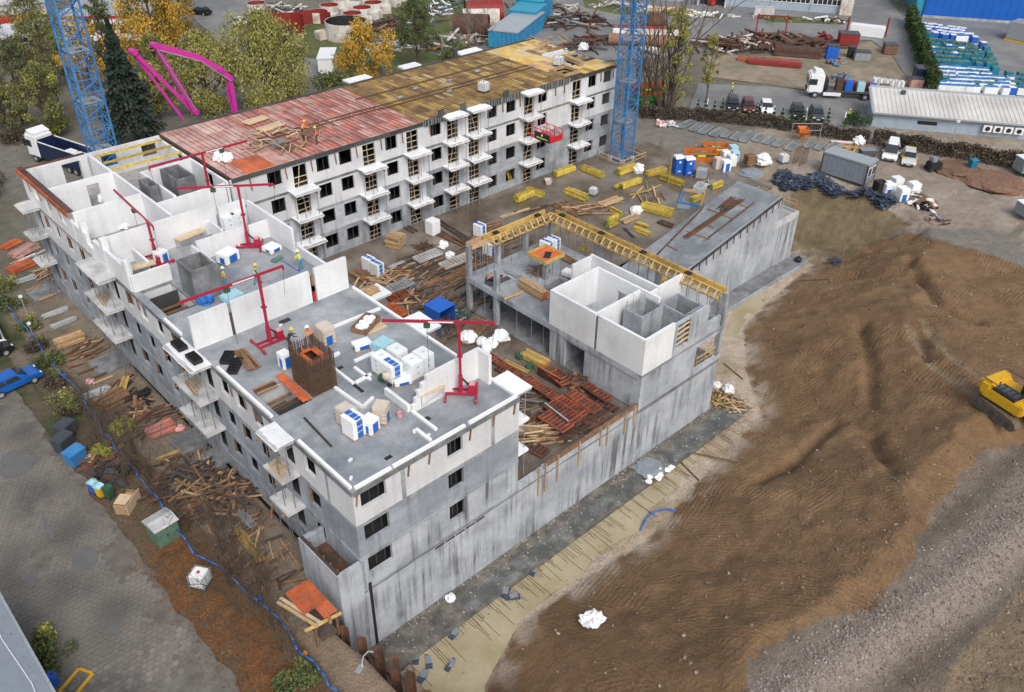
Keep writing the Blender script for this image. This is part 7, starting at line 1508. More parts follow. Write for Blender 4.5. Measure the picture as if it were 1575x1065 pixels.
for i in range(900):
    x = rr.uniform(-.2,39); y = -.12-rr.random()**2*2.3 if i < 700 else rr.uniform(-6,-2.6); s_ = rr.choice((.02,.03,.03,.05,.08)); t.cbox((x,y,-5.04 if y > -2.6 else -5.17),(s_*2,s_,s_*.5),rr.uniform(0,3),rr.uniform(-.3,.3))
tag(stuff(t.build('rubble_crumbs','crumbs')), 'pale crumbs and splinters scattered along the footing strip', 'rubble')
o = tag(MB().bar((41.0,8.7,-5.15),(68.6,8.7,-5.15),.3,.35).build('footing_kerb','concrete_grey'), 'concrete kerb of the footing below the ramp wall', 'kerb'); struct(MB().floor(40.3,69.3,8.86,10.84,-5.3,-5.04).build('footing_strip','concrete_dark'))
c = at(1227,402,-5.0); o = thing('pump', 'small black pump on the footing end below the ramp', 'pump', (c.x,c.y,-5.04)); MB().lathe([(0,0),(.35,0),(.4,.1),(.4,.4),(.25,.55),(0,.55)],12).build('housing','black',o); MB().path([(.3,0,.3),(.8,.2,.2),(1.2,.6,.05)],.05,6).build('hose','black',o)
heap('dark plastic scraps at the slope foot', 'scrap_heap', 'scrap', tuple(ap(1290,402)[:2]), 14, (.4,1.2), .9, 'foil_dark', 63, .3, .1, .35, mats=['foil_dark'], part='scrap')
# excavator at the right edge: tracks along the cut, upper body slewed to the right
EX = Vector((46.2, -20.5, hz(46.2, -20.5)+.05)); o = thing('excavator', 'yellow tracked excavator cut off by the right edge of the picture', 'excavator', EX, math.radians(66.5))
for s_ in (-1, 1):
    prof = [(-2.0,.12),(-1.7,0),(1.7,0),(2.0,.12),(2.25,.5),(2.0,.85),(1.7,.95),(-1.7,.95),(-2.0,.85),(-2.25,.5)]; t = MB(); n = len(prof); t.add([(x,s_*1.2-.3,z_) for x,z_ in prof]+[(x,s_*1.2+.3,z_) for x,z_ in prof],[tuple(range(n)),tuple(range(2*n-1,n-1,-1))]+[(i,n+i,n+(i+1)%n,(i+1)%n) for i in range(n)]); me_ = fixnormals(t.mesh('track','track_mud' if mat('track_mud',(.13,.10,.07),.85,.3,3) else '')); tr = inst('track', me_, o)
    for i in range(16): MB().box(-1.75+i*.22,-1.62+i*.22,s_*1.2-.31,s_*1.2+.31,.951,.985).build('shoe','track_mud',tr)
    for x in (-1.5,-.75,0,.75,1.5): MB().tube((x,s_*1.2-.33,.4),(x,s_*1.2+.33,.4),.28,n=12).build('roller','steel_dark',tr)
MB().tube((0,0,.9),(0,0,1.16),.8,n=18).build('slew_ring','black',o)
ub = rbox(3.4,2.6,.95,.1,1.17).build('upper_body','yellow_paint',o,rz=math.radians(-172))
rbox(1.2,2.7,1.45,.3,1.2).build('counterweight','yellow_paint',ub,(-1.55,0,0)); rbox(1.5,1.15,1.75,.12,1.5).build('cab','yellow_paint',ub,(1.05,.72,0))
MB().box(.4,1.75,.125,.14,2.2,3.1).build('window','glass',ub); MB().box(.4,1.75,1.3,1.312,2.1,3.1).build('window','glass',ub); MB().box(1.803,1.815,.25,1.2,1.8,3.1).build('window','glass',ub); MB().box(.4,1.7,.25,1.2,3.253,3.28).build('roof_hatch','foil_dark',ub)
MB().box(-1.0,.9,-1.25,.05,2.123,2.3).build('engine_cover','black',ub); [MB().box(-.9+q*.45,-.6+q*.45,-1.0,-.2,2.302,2.33).build('grille','steel_dark',ub) for q in range(4)]; MB().tube((-.8,-.8,2.3),(-.8,-.8,2.8),.07,n=8).build('exhaust','steel_dark',ub); MB().bar((-1.9,-1.25,2.7),(.6,-1.25,2.7),.05).build('hand_rail','steel_dark',ub); MB().bar((-1.9,1.25,2.75),(.2,1.25,2.75),.05).build('hand_rail','steel_dark',ub)
MB().bar((1.2,-.3,1.8),(3.6,-.3,4.0),.45,.55).build('boom','yellow_paint',ub); MB().bar((3.6,-.3,4.0),(6.0,-.3,3.0),.45,.5).build('boom','yellow_paint',ub); MB().bar((6.0,-.3,3.1),(6.6,-.3,.9),.38,.42).build('stick','yellow_paint',ub); MB().tube((1.6,-.3,1.5),(3.0,-.3,3.1),.11,n=10).build('hydraulic_ram','steel',ub)
MB().sprism([(-.9,0),(.3,0),(.3,1.0),(0,1.1),(-.2,.25),(-.8,.2)],6.0,7.0).build('bucket','steel_dark',ub)
for i, (x, y, n, rad, mats, rz, fan, d) in enumerate(((75,420,26,1.6,['timber_brown','rust','timber'],.2,1.2,'plank litter below the far balcony stack'),(125,545,26,1.8,['timber_brown','timber','rust'],.1,.9,'plank litter around the yellow brown timber stack'),(230,650,30,2.0,['timber_brown','rust','timber_dark'],.1,1.2,'rusty plank litter above the red panel stack'),(270,730,34,2.2,['timber_brown','timber_dark','rust'],.4,2.0,'dark board litter left of the large timber heap'),(395,830,34,2.0,['timber_brown','timber_dark','rust','timber'],.5,2.0,'plank litter along the facade foot near corner'),(420,880,26,1.6,['timber_brown','timber_dark'],.5,2.4,'dark plank litter beside the orange shelter'),(190,600,20,1.4,['timber_brown','black','rust'],.3,2.0,'black and brown litter beside the yellow planks'),(45,400,16,1.4,['galv','white_paint','ply_pink'],.2,1.0,'pale panel litter by the far panel stacks'))): heap(d, 'plank_litter', 'planks', tuple(lp(x,y)[:2]), n, (.6,2.6), rad, 'timber', 650+i, .16, .05, .25, mats=mats, stretch=1.3, rz=rz, fan=fan)
for i, (x, y, h, s_, n, d) in enumerate(((250,770,2.2,1.5,14,'bare shrub over the fence above the green cabinet'),(290,810,2.0,1.4,12,'bare shrub right above the caged tank'),(355,905,2.4,1.6,14,'bare shrub below the caged tank'),(435,1000,1.8,1.4,10,'bare shrub at the fence near the bottom edge'),(175,655,2.0,1.4,12,'bare shrub where the pipe meets the logs'),(125,625,1.8,1.3,10,'bare shrub beside the pipe above the grey containers'))): bare_bush(d, tuple(lp(x,y)[:2]), h, s_, n, 140+i)
# ================================================================== BEYOND THE SITE
FZ = .42
def sheet(name, pts, m, z=FZ, dz=.0):
    P_ = [at(x, y, z) for x, y in pts]; t = MB().add([(p.x, p.y, z+dz) for p in P_], [tuple(range(len(P_)))]); me_ = t.mesh(name, m)
    if me_.polygons[0].normal.z < 0: me_.flip_normals()
    return struct(inst(name, me_))
mat('asphalt', (.165,.165,.168), .75, .16, .35, col2=(.215,.21,.205), mix_scale=.08, rvar=.25)
mat('grass', (.075,.10,.03), .9, .3, 1.5, col2=(.11,.11,.045), mix_scale=.2, bump=.3)
mat('dry_grass', (.25,.205,.15), .9, .25, .6, col2=(.19,.165,.11), mix_scale=.12, bump=.3)
mat('road_mark', (.7,.7,.7), .7, .1, 3)
FZ0 = FZ+.08
sheet('yard_road', [(780,75),(830,40),(860,-25),(1345,-25),(1392,30),(1400,60),(1440,150),(1415,148),(1372,85),(1340,62),(1170,62),(1090,80),(1000,90),(900,95),(850,110),(810,110)], 'asphalt', FZ0)
sheet('parking_road', [(1055,178),(1075,128),(1190,134),(1250,142),(1345,155),(1345,215),(1180,192)], 'asphalt', FZ0, .004)
sheet('storage_yard', [(1405,20),(1600,35),(1640,180),(1440,150)], 'asphalt', FZ0, .008)
sheet('street', [(385,68),(455,84),(540,104),(650,128),(740,150),(650,165),(560,135),(440,112),(360,90)], 'asphalt', FZ0)
sheet('street', [(285,-20),(420,-20),(395,30),(385,67),(359,89),(300,30)], 'asphalt', FZ0, .004)
sheet('lawn', [(460,85),(470,45),(480,20),(690,-15),(770,0),(745,60),(640,115),(560,103)], 'grass', FZ0-.03)
sheet('verge', [(1085,118),(1090,85),(1300,88),(1345,148),(1250,140),(1190,131)], 'dry_grass', FZ0-.03)
sheet('verge', [(1240,85),(1340,64),(1372,86),(1412,148),(1345,148),(1300,90)], 'dry_grass', FZ0-.034)
sheet('lawn', [(895,-5),(960,10),(1110,22),(1105,28),(950,22),(900,12)], 'grass', FZ0+.012); sheet('lawn', [(1168,24),(1292,28),(1300,38),(1180,34)], 'grass', FZ0+.012)
GZ = FZ0+.012
for i, (a, b_) in enumerate((((1090,152),(1085,168)),((1117,156),(1112,174)),((1142,158),(1137,176)),((1166,161),(1163,179)),((1192,163),(1189,182)),((1217,165),(1214,184)),((1242,166),(1240,186)),((1302,172),(1298,190)))):
    p, q = at(*a, GZ), at(*b_, GZ); o = MB().bar((p.x,p.y,GZ+.006),(q.x,q.y,GZ+.006),.14,.008).build('bay_line','road_mark'); struct(o)
# ---- parked cars, walkers
cd = math.atan2(-.62, -.78)+.0
for (x, y, m, d) in ((1127,160,'black_gloss','black car, leftmost in the parking row'),(1151,163,'car_maroon' if mat('car_maroon',(.12,.03,.035),.3,.04,3) else '','dark maroon car, second in the parking row'),(1179,166,'white_paint','white car in the middle of the parking row'),(1227,172,'black_gloss','dark car, fourth in the parking row'),(1256,175,'grey_car' if mat('grey_car',(.07,.08,.10),.3,.04,3,metal=.3) else '','grey car, rightmost in the parking row')): car(d, tuple(at(x,y,GZ+.6)[:2]), math.radians(218), 4.2, 1.8, 1.5, m, 'estate', z=GZ)
person('walker in yellow jacket crossing the parking road', 1125, 146, GZ, 2.2, 'walk', 'hivis', 'trousers_dark', 'helmet_yellow'); person('walker in yellow vest beside the thuja bushes', 1304, 187, GZ, 1.0, 'stand', 'hivis', 'trousers_dark', 'helmet_yellow')
car('white van parked on the dirt road', tuple(at(1371,232,1.2)[:2]), math.radians(202), 4.9, 1.9, 1.9, 'white_paint', 'van', z=.45); car('silver and yellow car beside the white van', tuple(at(1398,243,1.0)[:2]), math.radians(205), 4.4, 1.8, 1.5, 'taxi' if mat('taxi',(.50,.50,.50),.35,.05,3,col2=(.55,.46,.10),mix_scale=.6,mix_lo=.55,mix_hi=.58) else '', 'estate', z=.45)
# ---- hedges
def hedge(label, pts, h, wd, m, n, size, z=.4):
    P_ = [at(x,y,z) for x,y in pts]; o = thing('hedge', label, 'hedge', (P_[0].x,P_[0].y,z)); rr = np.random.RandomState(len(label)); V = []; L_ = [(b_-a).length for a,b_ in zip(P_[:-1],P_[1:])]; tot = sum(L_)
    for a, b_, l in zip(P_[:-1], P_[1:], L_):
        k = int(n*l/tot); u = rr.random(k)[:,None]; d = np.array((b_-a).normalized()); nn = np.array((-d[1],d[0],0)); hh = rr.random(k)**.6; s2 = (rr.random(k)*2-1)
        p = np.array(a)-np.array(P_[0])+u*np.array(b_-a)+nn*(s2*wd/2*(1-.35*hh))[:,None]; p[:,2] = hh*h*(1+.12*np.sin(u[:,0]*l*1.3)+.06*rr.normal(size=k)); p[:,2] = np.maximum(p[:,2],.03)
        v1 = rr.normal(size=(k,3)); v1 /= np.linalg.norm(v1,axis=1)[:,None]; v2 = np.cross(v1, rr.normal(size=(k,3))); v2 /= np.linalg.norm(v2,axis=1)[:,None]; s_ = (size*(.6+.8*rr.random(k)))[:,None]
        V.append(np.stack([p-v1*s_,p+v2*s_*.6,p+v1*s_,p-v2*s_*.6],1).reshape(-1,3))
    V = np.concatenate(V); k = len(V)//4; me_ = bpy.data.meshes.new('foliage'); me_.from_pydata(V.tolist(),[],np.arange(k*4).reshape(k,4).tolist()); me_.materials.append(MAT[m]); inst('foliage', me_, o)
    t = MB()
    for a, b_ in zip(P_[:-1],P_[1:]):
        for q in range(max(1,int((b_-a).length/1.2))): c = a.lerp(b_,(q+.5)/max(1,int((b_-a).length/1.2)))-P_[0]; t.tube((c.x,c.y,0),(c.x,c.y,h*.8),.06,.03,5,False)
    t.build('stems','bark',o); return o
hedge('long dark brown hedge between the site and parking bays', [(985,182),(1060,186),(1100,188),(1175,196),(1250,208),(1335,222)], 1.7, 1.1, 'leaf_brown', 11000, .13); hedge('brown hedge along the wall of the ribbed roof building', [(1340,222),(1400,232),(1480,246),(1580,262)], 2.0, 1.2, 'leaf_brown', 9000, .13); hedge('tall green thuja hedge beside the storage yard', [(1397,36),(1408,75),(1420,112),(1432,146)], 3.4, 2.2, 'leaf_thuja', 9000, .2)
for i, (x, y, h) in enumerate(((1072,174,1.5),(1084,176,1.7),(1097,177,1.5),(1109,178,2.0),(1135,182,1.9),(1148,183,1.4),(1161,184,2.0),(1175,186,1.8),(1188,187,1.5),(1201,188,1.7),(1216,189,1.9),(1231,190,2.1),(1245,191,2.1),(1271,193,2.2),(1299,197,1.6))): conifer('small thuja in the row behind the parking bays, %s from the left' % ORD[i], tuple(at(x,y,.4)[:2]), h, .55, 'leaf_thuja', 300+i, 420, .13, 'thuja row by the parking bays', 'thuja_bush')
shrub('dark rounded bush at the end of the ribbed roof building', tuple(at(1317,196,.4)[:2]), 1.8, 1.6, 'leaf_thuja', 321, 900, .16)
# ---- trees
def hat(px, py, x, y): # height of the surveyed point above the ground spot (x, y)
    d = _r2*((px-CX)/FPX)+_d2*((py-CY)/FPX)+_f; k = (d.x*(x-CAM.x)+d.y*(y-CAM.y))/(d.x**2+d.y**2); return CAM.z+d.z*k
tree('large golden birch behind the left crane', (35.5,106), 20, 6.2, 'leaf_gold', 401, 9500, .30, .3, .2, .6); tree('golden birch standing behind the large one', (44,118), 18, 5, 'leaf_gold', 402, 5000, .3, .28, .2, .6); tree('small golden tree between the left crane and spruce', (24.5,106), 11, 3.2, 'leaf_gold', 403, 2200, .26, .2, .2, .4)
tree('broad willow with drooping olive branches behind the pink deck', (39,78), 14.5, 6.5, 'leaf_willow', 404, 11000, .28, .4, .15, 1.0, 1.05); tree('second willow left of the broad one', (33,84), 12, 4.6, 'leaf_willow', 405, 5000, .28, .3, .15, .9); tree('golden weeping tree behind the brown deck', (56.5,80), 10, 4.6, 'leaf_gold', 406, 6500, .25, .25, .15, .9); shrub('green bush between the willow and golden weeping tree', (49,76), 5.5, 3.4, 'leaf_green', 407, 3200, .22)
tree('dark pine with open trunk behind the brown deck', (69,83), 10.5, 4.2, 'leaf_green', 408, 4500, .24, .25, .35, .1); shrub('dark bush right of the open pine', (74,79), 4.2, 3.0, 'leaf_green', 409, 2200, .22)
conifer('dark blue green spruce right of the left crane', (20.3,80), 16.0, 4.2, 'leaf_spruce', 410, 9000, .34)
for i, (x, y, h, r, m, n, d) in enumerate(((13.5,92,9.5,3.6,'leaf_olive',3000,'olive tree left of the left crane'),(21,112,11,4.0,'leaf_olive',3200,'tall olive tree behind the left crane'),(15,108,9,3.5,'leaf_green',2600,'green tree at the upper left behind bare branches'),(24.5,128,11,4.5,'leaf_olive',3000,'olive tree by the red fronted building'),(31,96,9,3.6,'leaf_olive',2800,'olive tree under the large golden birch'),(27,88,8,3.0,'leaf_willow',2400,'yellowish tree right of the spruce'),(18.5,131,12,4.5,'leaf_green',2800,'dark tree at the top left corner'),(30,112,12,3.4,'leaf_green',2400,'dark tree under the birch crown'),(10,98,6,2.6,'leaf_olive',1800,'low olive tree at the far left edge'))): tree(d, (x,y), h, r, m, 420+i, n, .26, .2, .15, .2)
def bare_tree(label, c, h, spread, n, seed, m='twig', th=.09): return bare_bush(label, c, h, spread, n, seed, m, 'bare_tree', th)
bare_tree('bare tree with dark branches at the left edge', (11.5,100), 7.5, 2.2, 6, 431); bare_tree('second bare tree at the left edge', (16,99), 7, 2.0, 6, 432); bare_tree('thin bare birch beside the blue containers', (80,82), 9.5, 2.0, 7, 433, 'bark_grey'); bare_tree('bare tree behind the spruce', (29,120), 9, 2.2, 6, 434)
tree('tall poplar with bare top and yellow green lower leaves by the hedge', (84.6,42.4), 14.5, 3.0, 'leaf_yellowgreen', 440, 2400, .2, .4, .08, .3); bare_tree('bare dark branches rising through the tall poplar', (84.4,43), 15.5, 3.6, 12, 441, 'bark', .13); bare_tree('dark bare trunk right of the crane mast', (80.4,44.6), 11, .9, 6, 442, 'bark', .13); tree('slim pale green tree at the right of poplar', (91,41), 10, 1.5, 'leaf_willow', 443, 1200, .2, .12, .3, .5)
shrub('bright yellow green bush beside the parked truck cab', (14,91.5), 2.4, 1.8, 'leaf_yellowgreen', 444, 900, .2); shrub('low brown bush behind the tipper truck', (9,93), 1.8, 2.2, 'leaf_brown', 445, 900, .2)
for i, (x, y, h, r) in enumerate(((-6,62,2.4,3.0),(-10,70,3.0,3.5),(-3,72,2.6,3.0),(2,80,2.4,3.0),(-9,57,2.0,2.6))): shrub('dark brown brush at the far left corner, %s' % ('nearest the building','leftmost','middle','farthest','lowest')[i], (x,y), h, r, 'leaf_brown', 450+i, 1500, .2)
# ---- left crane mast, tipper truck, pump boom
mast('blue lattice tower crane mast behind the left end of the building', (9.2,58.0), -.3, 52, 2.2)
def box_truck(o, L_, m): 
    for x in (1.2,-L_*.5,-L_*.5-1.3,-L_*.5-2.6):
        for s_ in (-1,1): wh = MB().tube((x,s_*.85,.5),(x,s_*1.25,.5),.5,n=16).build('wheel','rubber',o); MB().tube((x,s_*1.251,.5),(x,s_*1.27,.5),.26,n=12).build('rim','galv',wh)
    MB().box(-L_-.2,2.0,-.5,.5,.7,1.0).build('chassis','black',o); cb = rbox(2.3,2.5,2.9,.2,.75).build('cab',m,o,(1.3,0,0)); MB().box(1.151,1.16,-1.1,1.1,1.9,3.0).build('windscreen','glass',cb); [MB().box(-.1,.9,s_*1.256-.004,s_*1.256+.004,2.0,2.9).build('side_window','glass',cb) for s_ in (-1,1)]; MB().cbox((-.2,0,3.75),(1.4,2.2,.5),0,0,-.25).build('air_deflector',m,cb); MB().box(1.151,1.17,-.9,.9,1.0,1.6).build('grille','black',cb); [MB().box(1.151,1.18,s_*.95-.2,s_*.95+.2,.85,1.1).build('headlight','white_paint',cb) for s_ in (-1,1)]; [MB().box(.9,1.1,s_*1.4-.12,s_*1.4+.12,2.1,2.9).build('mirror','black',cb) for s_ in (-1,1)]
o = thing('tipper_truck', 'white cab truck with dark blue open tipper body behind the far corner', 'truck', (10.4,83.2,.3), math.atan2(13,-3.5)); box_truck(o, 11, 'white_paint')
mat('navy', (.012,.02,.06), .4, .1, 3)
for q, n_ in (((-11,-.1,-1.25,-1.17,1.0,3.0),'side_wall'),((-11,-.1,1.17,1.25,1.0,3.0),'side_wall'),((-.18,-.1,-1.169,1.169,1.0,3.2),'front_wall'),((-11,-.1,-1.169,1.169,1.0,1.08),'floor')): MB().box(*q).build(n_,'navy',o)
for s_ in (-1,1): MB().box(-11,-.1,s_*1.21-.07,s_*1.21+.07,3.001,3.08).build('top_rail','white_paint',o)
for i, x in enumerate((-4.5,-6.2)): c = o.matrix_world; tag(rbox(1.4,1.6,1.3,.1).build('wrapped_load','white_foil',None,tuple(Vector((10.4,83.2,.3))+Matrix.Rotation(math.atan2(13,-3.5),3,'Z')@Vector((x,0,1.09))),math.atan2(13,-3.5)), 'pale wrapped load inside the tipper, %s' % ('front one','rear one')[i], 'load')
o = thing('concrete_pump', 'magenta concrete pump truck with folded boom rising behind the building', 'concrete pump', (27.5,62.5,.4), .1)
box_truck(o, 7.5, 'magenta'); MB().box(-7.5,-.2,-1.1,1.1,1.01,1.9).build('pump_body','magenta',o)
PY = 62.5
def onp(px, py, y=PY):
    d = _r2*((px-CX)/FPX)+_d2*((py-CY)/FPX)+_f; q = CAM+d*((y-CAM.y)/d.y); return Matrix.Rotation(-.1,3,'Z')@(q-Vector((27.5,62.5,.4)))
J = [onp(365,190),onp(352,120),onp(338,107),onp(305,88),onp(238,70),onp(300,172),onp(205,80,63.3),onp(282,184,63.3)]
MB().bar((J[0].x,J[0].y,1.9),J[1],.55,.5).build('boom_section','magenta',o); MB().bar(J[1]+Vector((0,0,.1)),J[2],.5,.55).build('boom_section','magenta',o); MB().bar(J[2],J[3],.46,.55).build('boom_section','magenta',o); MB().bar(J[3],J[4],.42,.6).build('boom_section','magenta',o); MB().bar(J[4],J[5],.36,.5).build('boom_section','magenta',o); MB().bar(J[5]+Vector((0,.3,0)),J[6],.3,.4).build('boom_section','magenta',o); MB().bar(J[6]+Vector((0,.3,0)),J[7],.24,.28).build('boom_section','magenta',o)
for q in (1,2,4,5,6): MB().tube(J[q]+Vector((0,-.4,0)),J[q]+Vector((0,.5,0)),.34,n=12).build('joint','magenta',o)
MB().path([J[1]+Vector((0,-.4,-.3)),J[3]+Vector((0,-.35,-.4)),J[4]+Vector((0,-.35,-.4))],.07,6).build('concrete_pipe','galv',o); MB().path([J[4]+Vector((0,-.35,-.4)),J[5]+Vector((0,-.3,.2))],.07,6).build('concrete_pipe','galv',o); MB().tube(J[1].lerp(J[0],.2)+Vector((-.5,0,0)),J[1].lerp(J[0],.75)+Vector((-.3,0,0)),.1,n=8).build('hydraulic_ram','magenta',o)
for i, (x, y) in enumerate(((270,186),(300,182),(315,180))): sack('white foil bundle behind the pump boom, %s' % ('left','middle','right')[i], x, y+3, 8.6, .0001, .7, 110+i) if False else None
# ---- buildings beyond
def hall(name, label, p0, p1, depth, h, m, roofm='galv'):
    a = Vector((p0[0],p0[1],FZ0)); d = Vector((p1[0]-p0[0],p1[1]-p0[1],0)); L_ = d.length; o = thing(name, label, 'building', a, math.atan2(d.y,d.x)); MB().box(0,L_,.0,depth,0,h).build('wall',m,o); MB().box(-.3,L_+.3,-.3,depth+.3,h+.001,h+.3).build('roof',roofm,o); return o, L_
mat('hall_wall', (.30,.36,.43), .6, .1, 1); mat('hall_blue', (.008,.10,.42), .45, .06, .4); mat('hall_cyan', (.03,.26,.40), .5, .06, .6); mat('ribbed_roof', (.56,.55,.53), .6, .12, .4, col2=(.44,.43,.41), mix_scale=.2)
p0, p1 = (124,108), (157.2,53.4); o, L_ = hall('factory_hall', 'long grey blue factory hall with window bands at the top', p0, p1, 22, 8, 'hall_wall')
for k in range(3):
    x0 = L_-24+k*8.0; f = MB().box(x0,x0+7.6,-.09,-.003,1.5,5.2).build('window_band','white_paint',o)
    for i in range(8):
        for j in range(3): MB().box(x0+.15+i*.93,x0+.95+i*.93,-.12,-.091,1.65+j*1.2,2.65+j*1.2).build('pane','glass',f)
    MB().box(x0-.28,x0-.08,-.2,-.003,0,7.9).build('pilaster','hall_wall',o)
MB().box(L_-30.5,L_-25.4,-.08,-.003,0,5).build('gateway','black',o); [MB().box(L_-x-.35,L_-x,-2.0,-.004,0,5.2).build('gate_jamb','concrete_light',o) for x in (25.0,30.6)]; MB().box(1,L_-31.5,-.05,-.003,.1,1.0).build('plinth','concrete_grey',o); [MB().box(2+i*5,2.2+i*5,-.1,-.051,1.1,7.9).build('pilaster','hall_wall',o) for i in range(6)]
c = Vector((p0[0],p0[1],FZ0))+Matrix.Rotation(math.atan2(p1[1]-p0[1],p1[0]-p0[0]),3,'Z')@Vector((L_-28.2,-.8,0)); o = thing('forklift', 'small red forklift in the dark hall gateway', 'forklift', c, 1.2); MB().box(-.9,.7,-.5,.5,.25,1.1).build('body','bright_red',o); [MB().bar((x,y,1.1),(x,y,2.1),.07).build('post','black',o) for x in (-.5,.5) for y in (-.45,.45)]; MB().box(-.6,.6,-.5,.5,2.1,2.16).build('roof','black',o); [MB().tube((x,y,.25),(x,y+.15,.25),.25,n=10).build('wheel','rubber',o) for x in (-.6,.5) for y in (-.55,.4)]; MB().box(.71,.8,-.35,.35,.1,2.3).build('lift_mast','steel_dark',o); MB().box(.8,1.7,-.3,.3,.1,.15).build('fork','steel_dark',o)
o, L_ = hall('blue_hall', 'big bright blue warehouse wall in the top right corner', (166.5,43.0), (186,12.5), 25, 11, 'hall_blue'); MB().box(-1.6,-.003,.5,24,0,10.5).build('side_bay','hall_cyan',o); [MB().box(i*1.5+.4,i*1.5+.48,-.04,-.003,.3,10.9).build('cladding_seam','hall_blue',o) for i in range(24)]; MB().box(0,L_,-.06,-.003,0,.5).build('plinth','concrete_grey',o); MB().lathe([(0,0),(.5,0),(.5,.05),(.28,.05),(.28,.02),(0,.02)],14).build('emblem','white_paint',o,(L_*.53,-.02,3.2)).rotation_euler = (PI/2,0,0)
o = thing('ribbed_roof_building', 'low grey building with pale ribbed metal roof at the right edge', 'building', (101,19.4,.4), math.atan2(-13.6,9.2)); LL = 30
MB().box(0,LL,0,6.2,0,2.1).build('wall','hall_wall',o); MB().add([(0,0,2.1),(LL,0,2.1),(LL,6.2,2.1),(0,6.2,2.1),(0,6.2,3.3),(LL,6.2,3.3)],[(0,3,4),(1,5,2),(2,5,4,3)]).build('wall_top','hall_wall',o)
def rf(x, y): return 2.2+(y+.4)*1.2/6.6+.03
MB().add([(-.3,-.5,rf(0,-.5)),(LL,-.5,rf(0,-.5)),(LL,6.5,rf(0,6.5)),(-.3,6.5,rf(0,6.5)),(-.3,-.5,rf(0,-.5)+.1),(LL,-.5,rf(0,-.5)+.1),(LL,6.5,rf(0,6.5)+.1),(-.3,6.5,rf(0,6.5)+.1)],[(3,2,1,0),(4,5,6,7),(0,1,5,4),(1,2,6,5),(2,3,7,6),(3,0,4,7)]).build('roof','ribbed_roof',o)
for i in range(48): MB().bar((i*.62,-.48,rf(0,-.48)+.13),(i*.62,6.3,rf(0,6.3)+.13),.1,.07).build('roof_rib','ribbed_roof',o)
MB().box(-.3,LL,6.501,6.75,rf(0,6.5),rf(0,6.5)+.4).build('parapet','galv',o); MB().bar((-.32,-.5,rf(0,-.5)+.1),(-.32,6.5,rf(0,6.5)+.1),.3,.25).build('verge_trim','galv',o); MB().box(-.3,LL,-.7,-.5,2.05,2.25).build('gutter','galv',o); MB().cbox((4.2,5.2,rf(0,5.2)+.35),(.6,.6,.5)).build('roof_vent','steel_dark',o); MB().box(6,8.6,-.04,-.003,.9,1.4).build('louvre','black',o)
for i in range(4): u = MB().box(14.5+i*1.35,15.6+i*1.35,-.6,-.003,.8,1.7).build('air_conditioner','white_paint',o); MB().lathe([(0,0),(.33,0),(.33,.02),(0,.02)],12).build('fan','black',u,(15.05+i*1.35,-.61,1.25)).rotation_euler = (PI/2,0,0)
o, L_ = hall('white_building', 'white low building with red trim behind the left crane', (31.5,136.5), (44.5,126.5), 12, 4.0, 'white_paint', 'galv'); MB().box(0,L_,-.33,-.31,3.95,4.3).build('trim','bright_red',o); [(MB().box(1+i*3,2.4+i*3,-.04,-.003,1.2,2.6).build('window','glass',o),MB().box(2.9+i*3,3.05+i*3,-.06,-.003,0,3.9).build('pilaster','bright_red',o)) for i in range(5)]
o, L_ = hall('pale_hall', 'tall pale blue hall front above the white building', (43,150), (57,141), 14, 9, 'hall_wall'); [MB().box(i*1.6+.5,i*1.6+.6,-.05,-.003,0,8.9).build('cladding_seam','white_paint',o) for i in range(9)]; MB().box(-.1,L_,-.06,-.003,0,.8).build('plinth','concrete_grey',o)
o, L_ = hall('blue_low_building', 'low dark blue building with white roof at the left edge', (5,137.5), (26,131), 9, 3.0, 'navy', 'white_paint'); [(lambda w_: MB().box(2.1+i*2.8,3.4+i*2.8,-.09,-.061,1.1,2.1).build('pane','glass',w_))(MB().box(2+i*2.8,3.5+i*2.8,-.06,-.003,1.0,2.2).build('window','white_paint',o)) for i in range(7)]
o, L_ = hall('red_front_building', 'pale building with red shop front at the upper left edge', (12,156), (33,147), 10, 4.5, 'concrete_light', 'concrete_light'); MB().box(3,L_-3,-.06,-.003,.2,2.8).build('shop_front','bright_red',o); MB().box(5,8,-.1,-.061,.3,2.5).build('window','glass',o)
o = thing('round_sign', 'round red sign on a post by the blue low building', 'sign', at(21,44,.4)); MB().tube((0,0,0),(0,0,2.6),.05,n=8).build('post','galv',o); MB().tube((0,-.05,2.9),(0,.0,2.9),.5,n=16).build('disc','bright_red',o)
# ---- blue containers
for i, (x, y, L2, w_, h, rm, d) in enumerate(((86.2,84.6,15.5,5.4,2.8,'galv','longest blue container with grey roof, nearest the deck'),(97.2,91.2,7.0,5.4,3.3,'hall_cyan','middle blue container with pale blue roof'),(103.0,95.4,7.0,5.4,3.6,'hall_cyan','rear blue container with vents on its roof'))):
    o = thing('blue_container', d, 'container', (x,y,FZ0), math.atan2(6,10)-.06); mm = 'hall_cyan'; MB().box(0,L2,-w_,0,0,h).build('wall',mm,o); MB().box(-.1,L2+.1,-w_-.1,.1,h+.001,h+.18).build('roof',rm,o)
    for q in range(int(L2/.8)): MB().box(.2+q*.8,.45+q*.8,-w_-.06,-w_-.003,.1,h-.1).build('rib','blue_steel',o)
    for q in range(int(w_/.8)): MB().box(-.06,-.003,-w_+.2+q*.8,-w_+.5+q*.8,.1,h-.1).build('rib','blue_steel',o)
    [MB().box(1+q*1.0,1.4+q*1.0,-w_*.6,-w_*.5,h+.181,h+.3).build('vent','steel_dark',o) for q in range(5)] if i == 2 else None
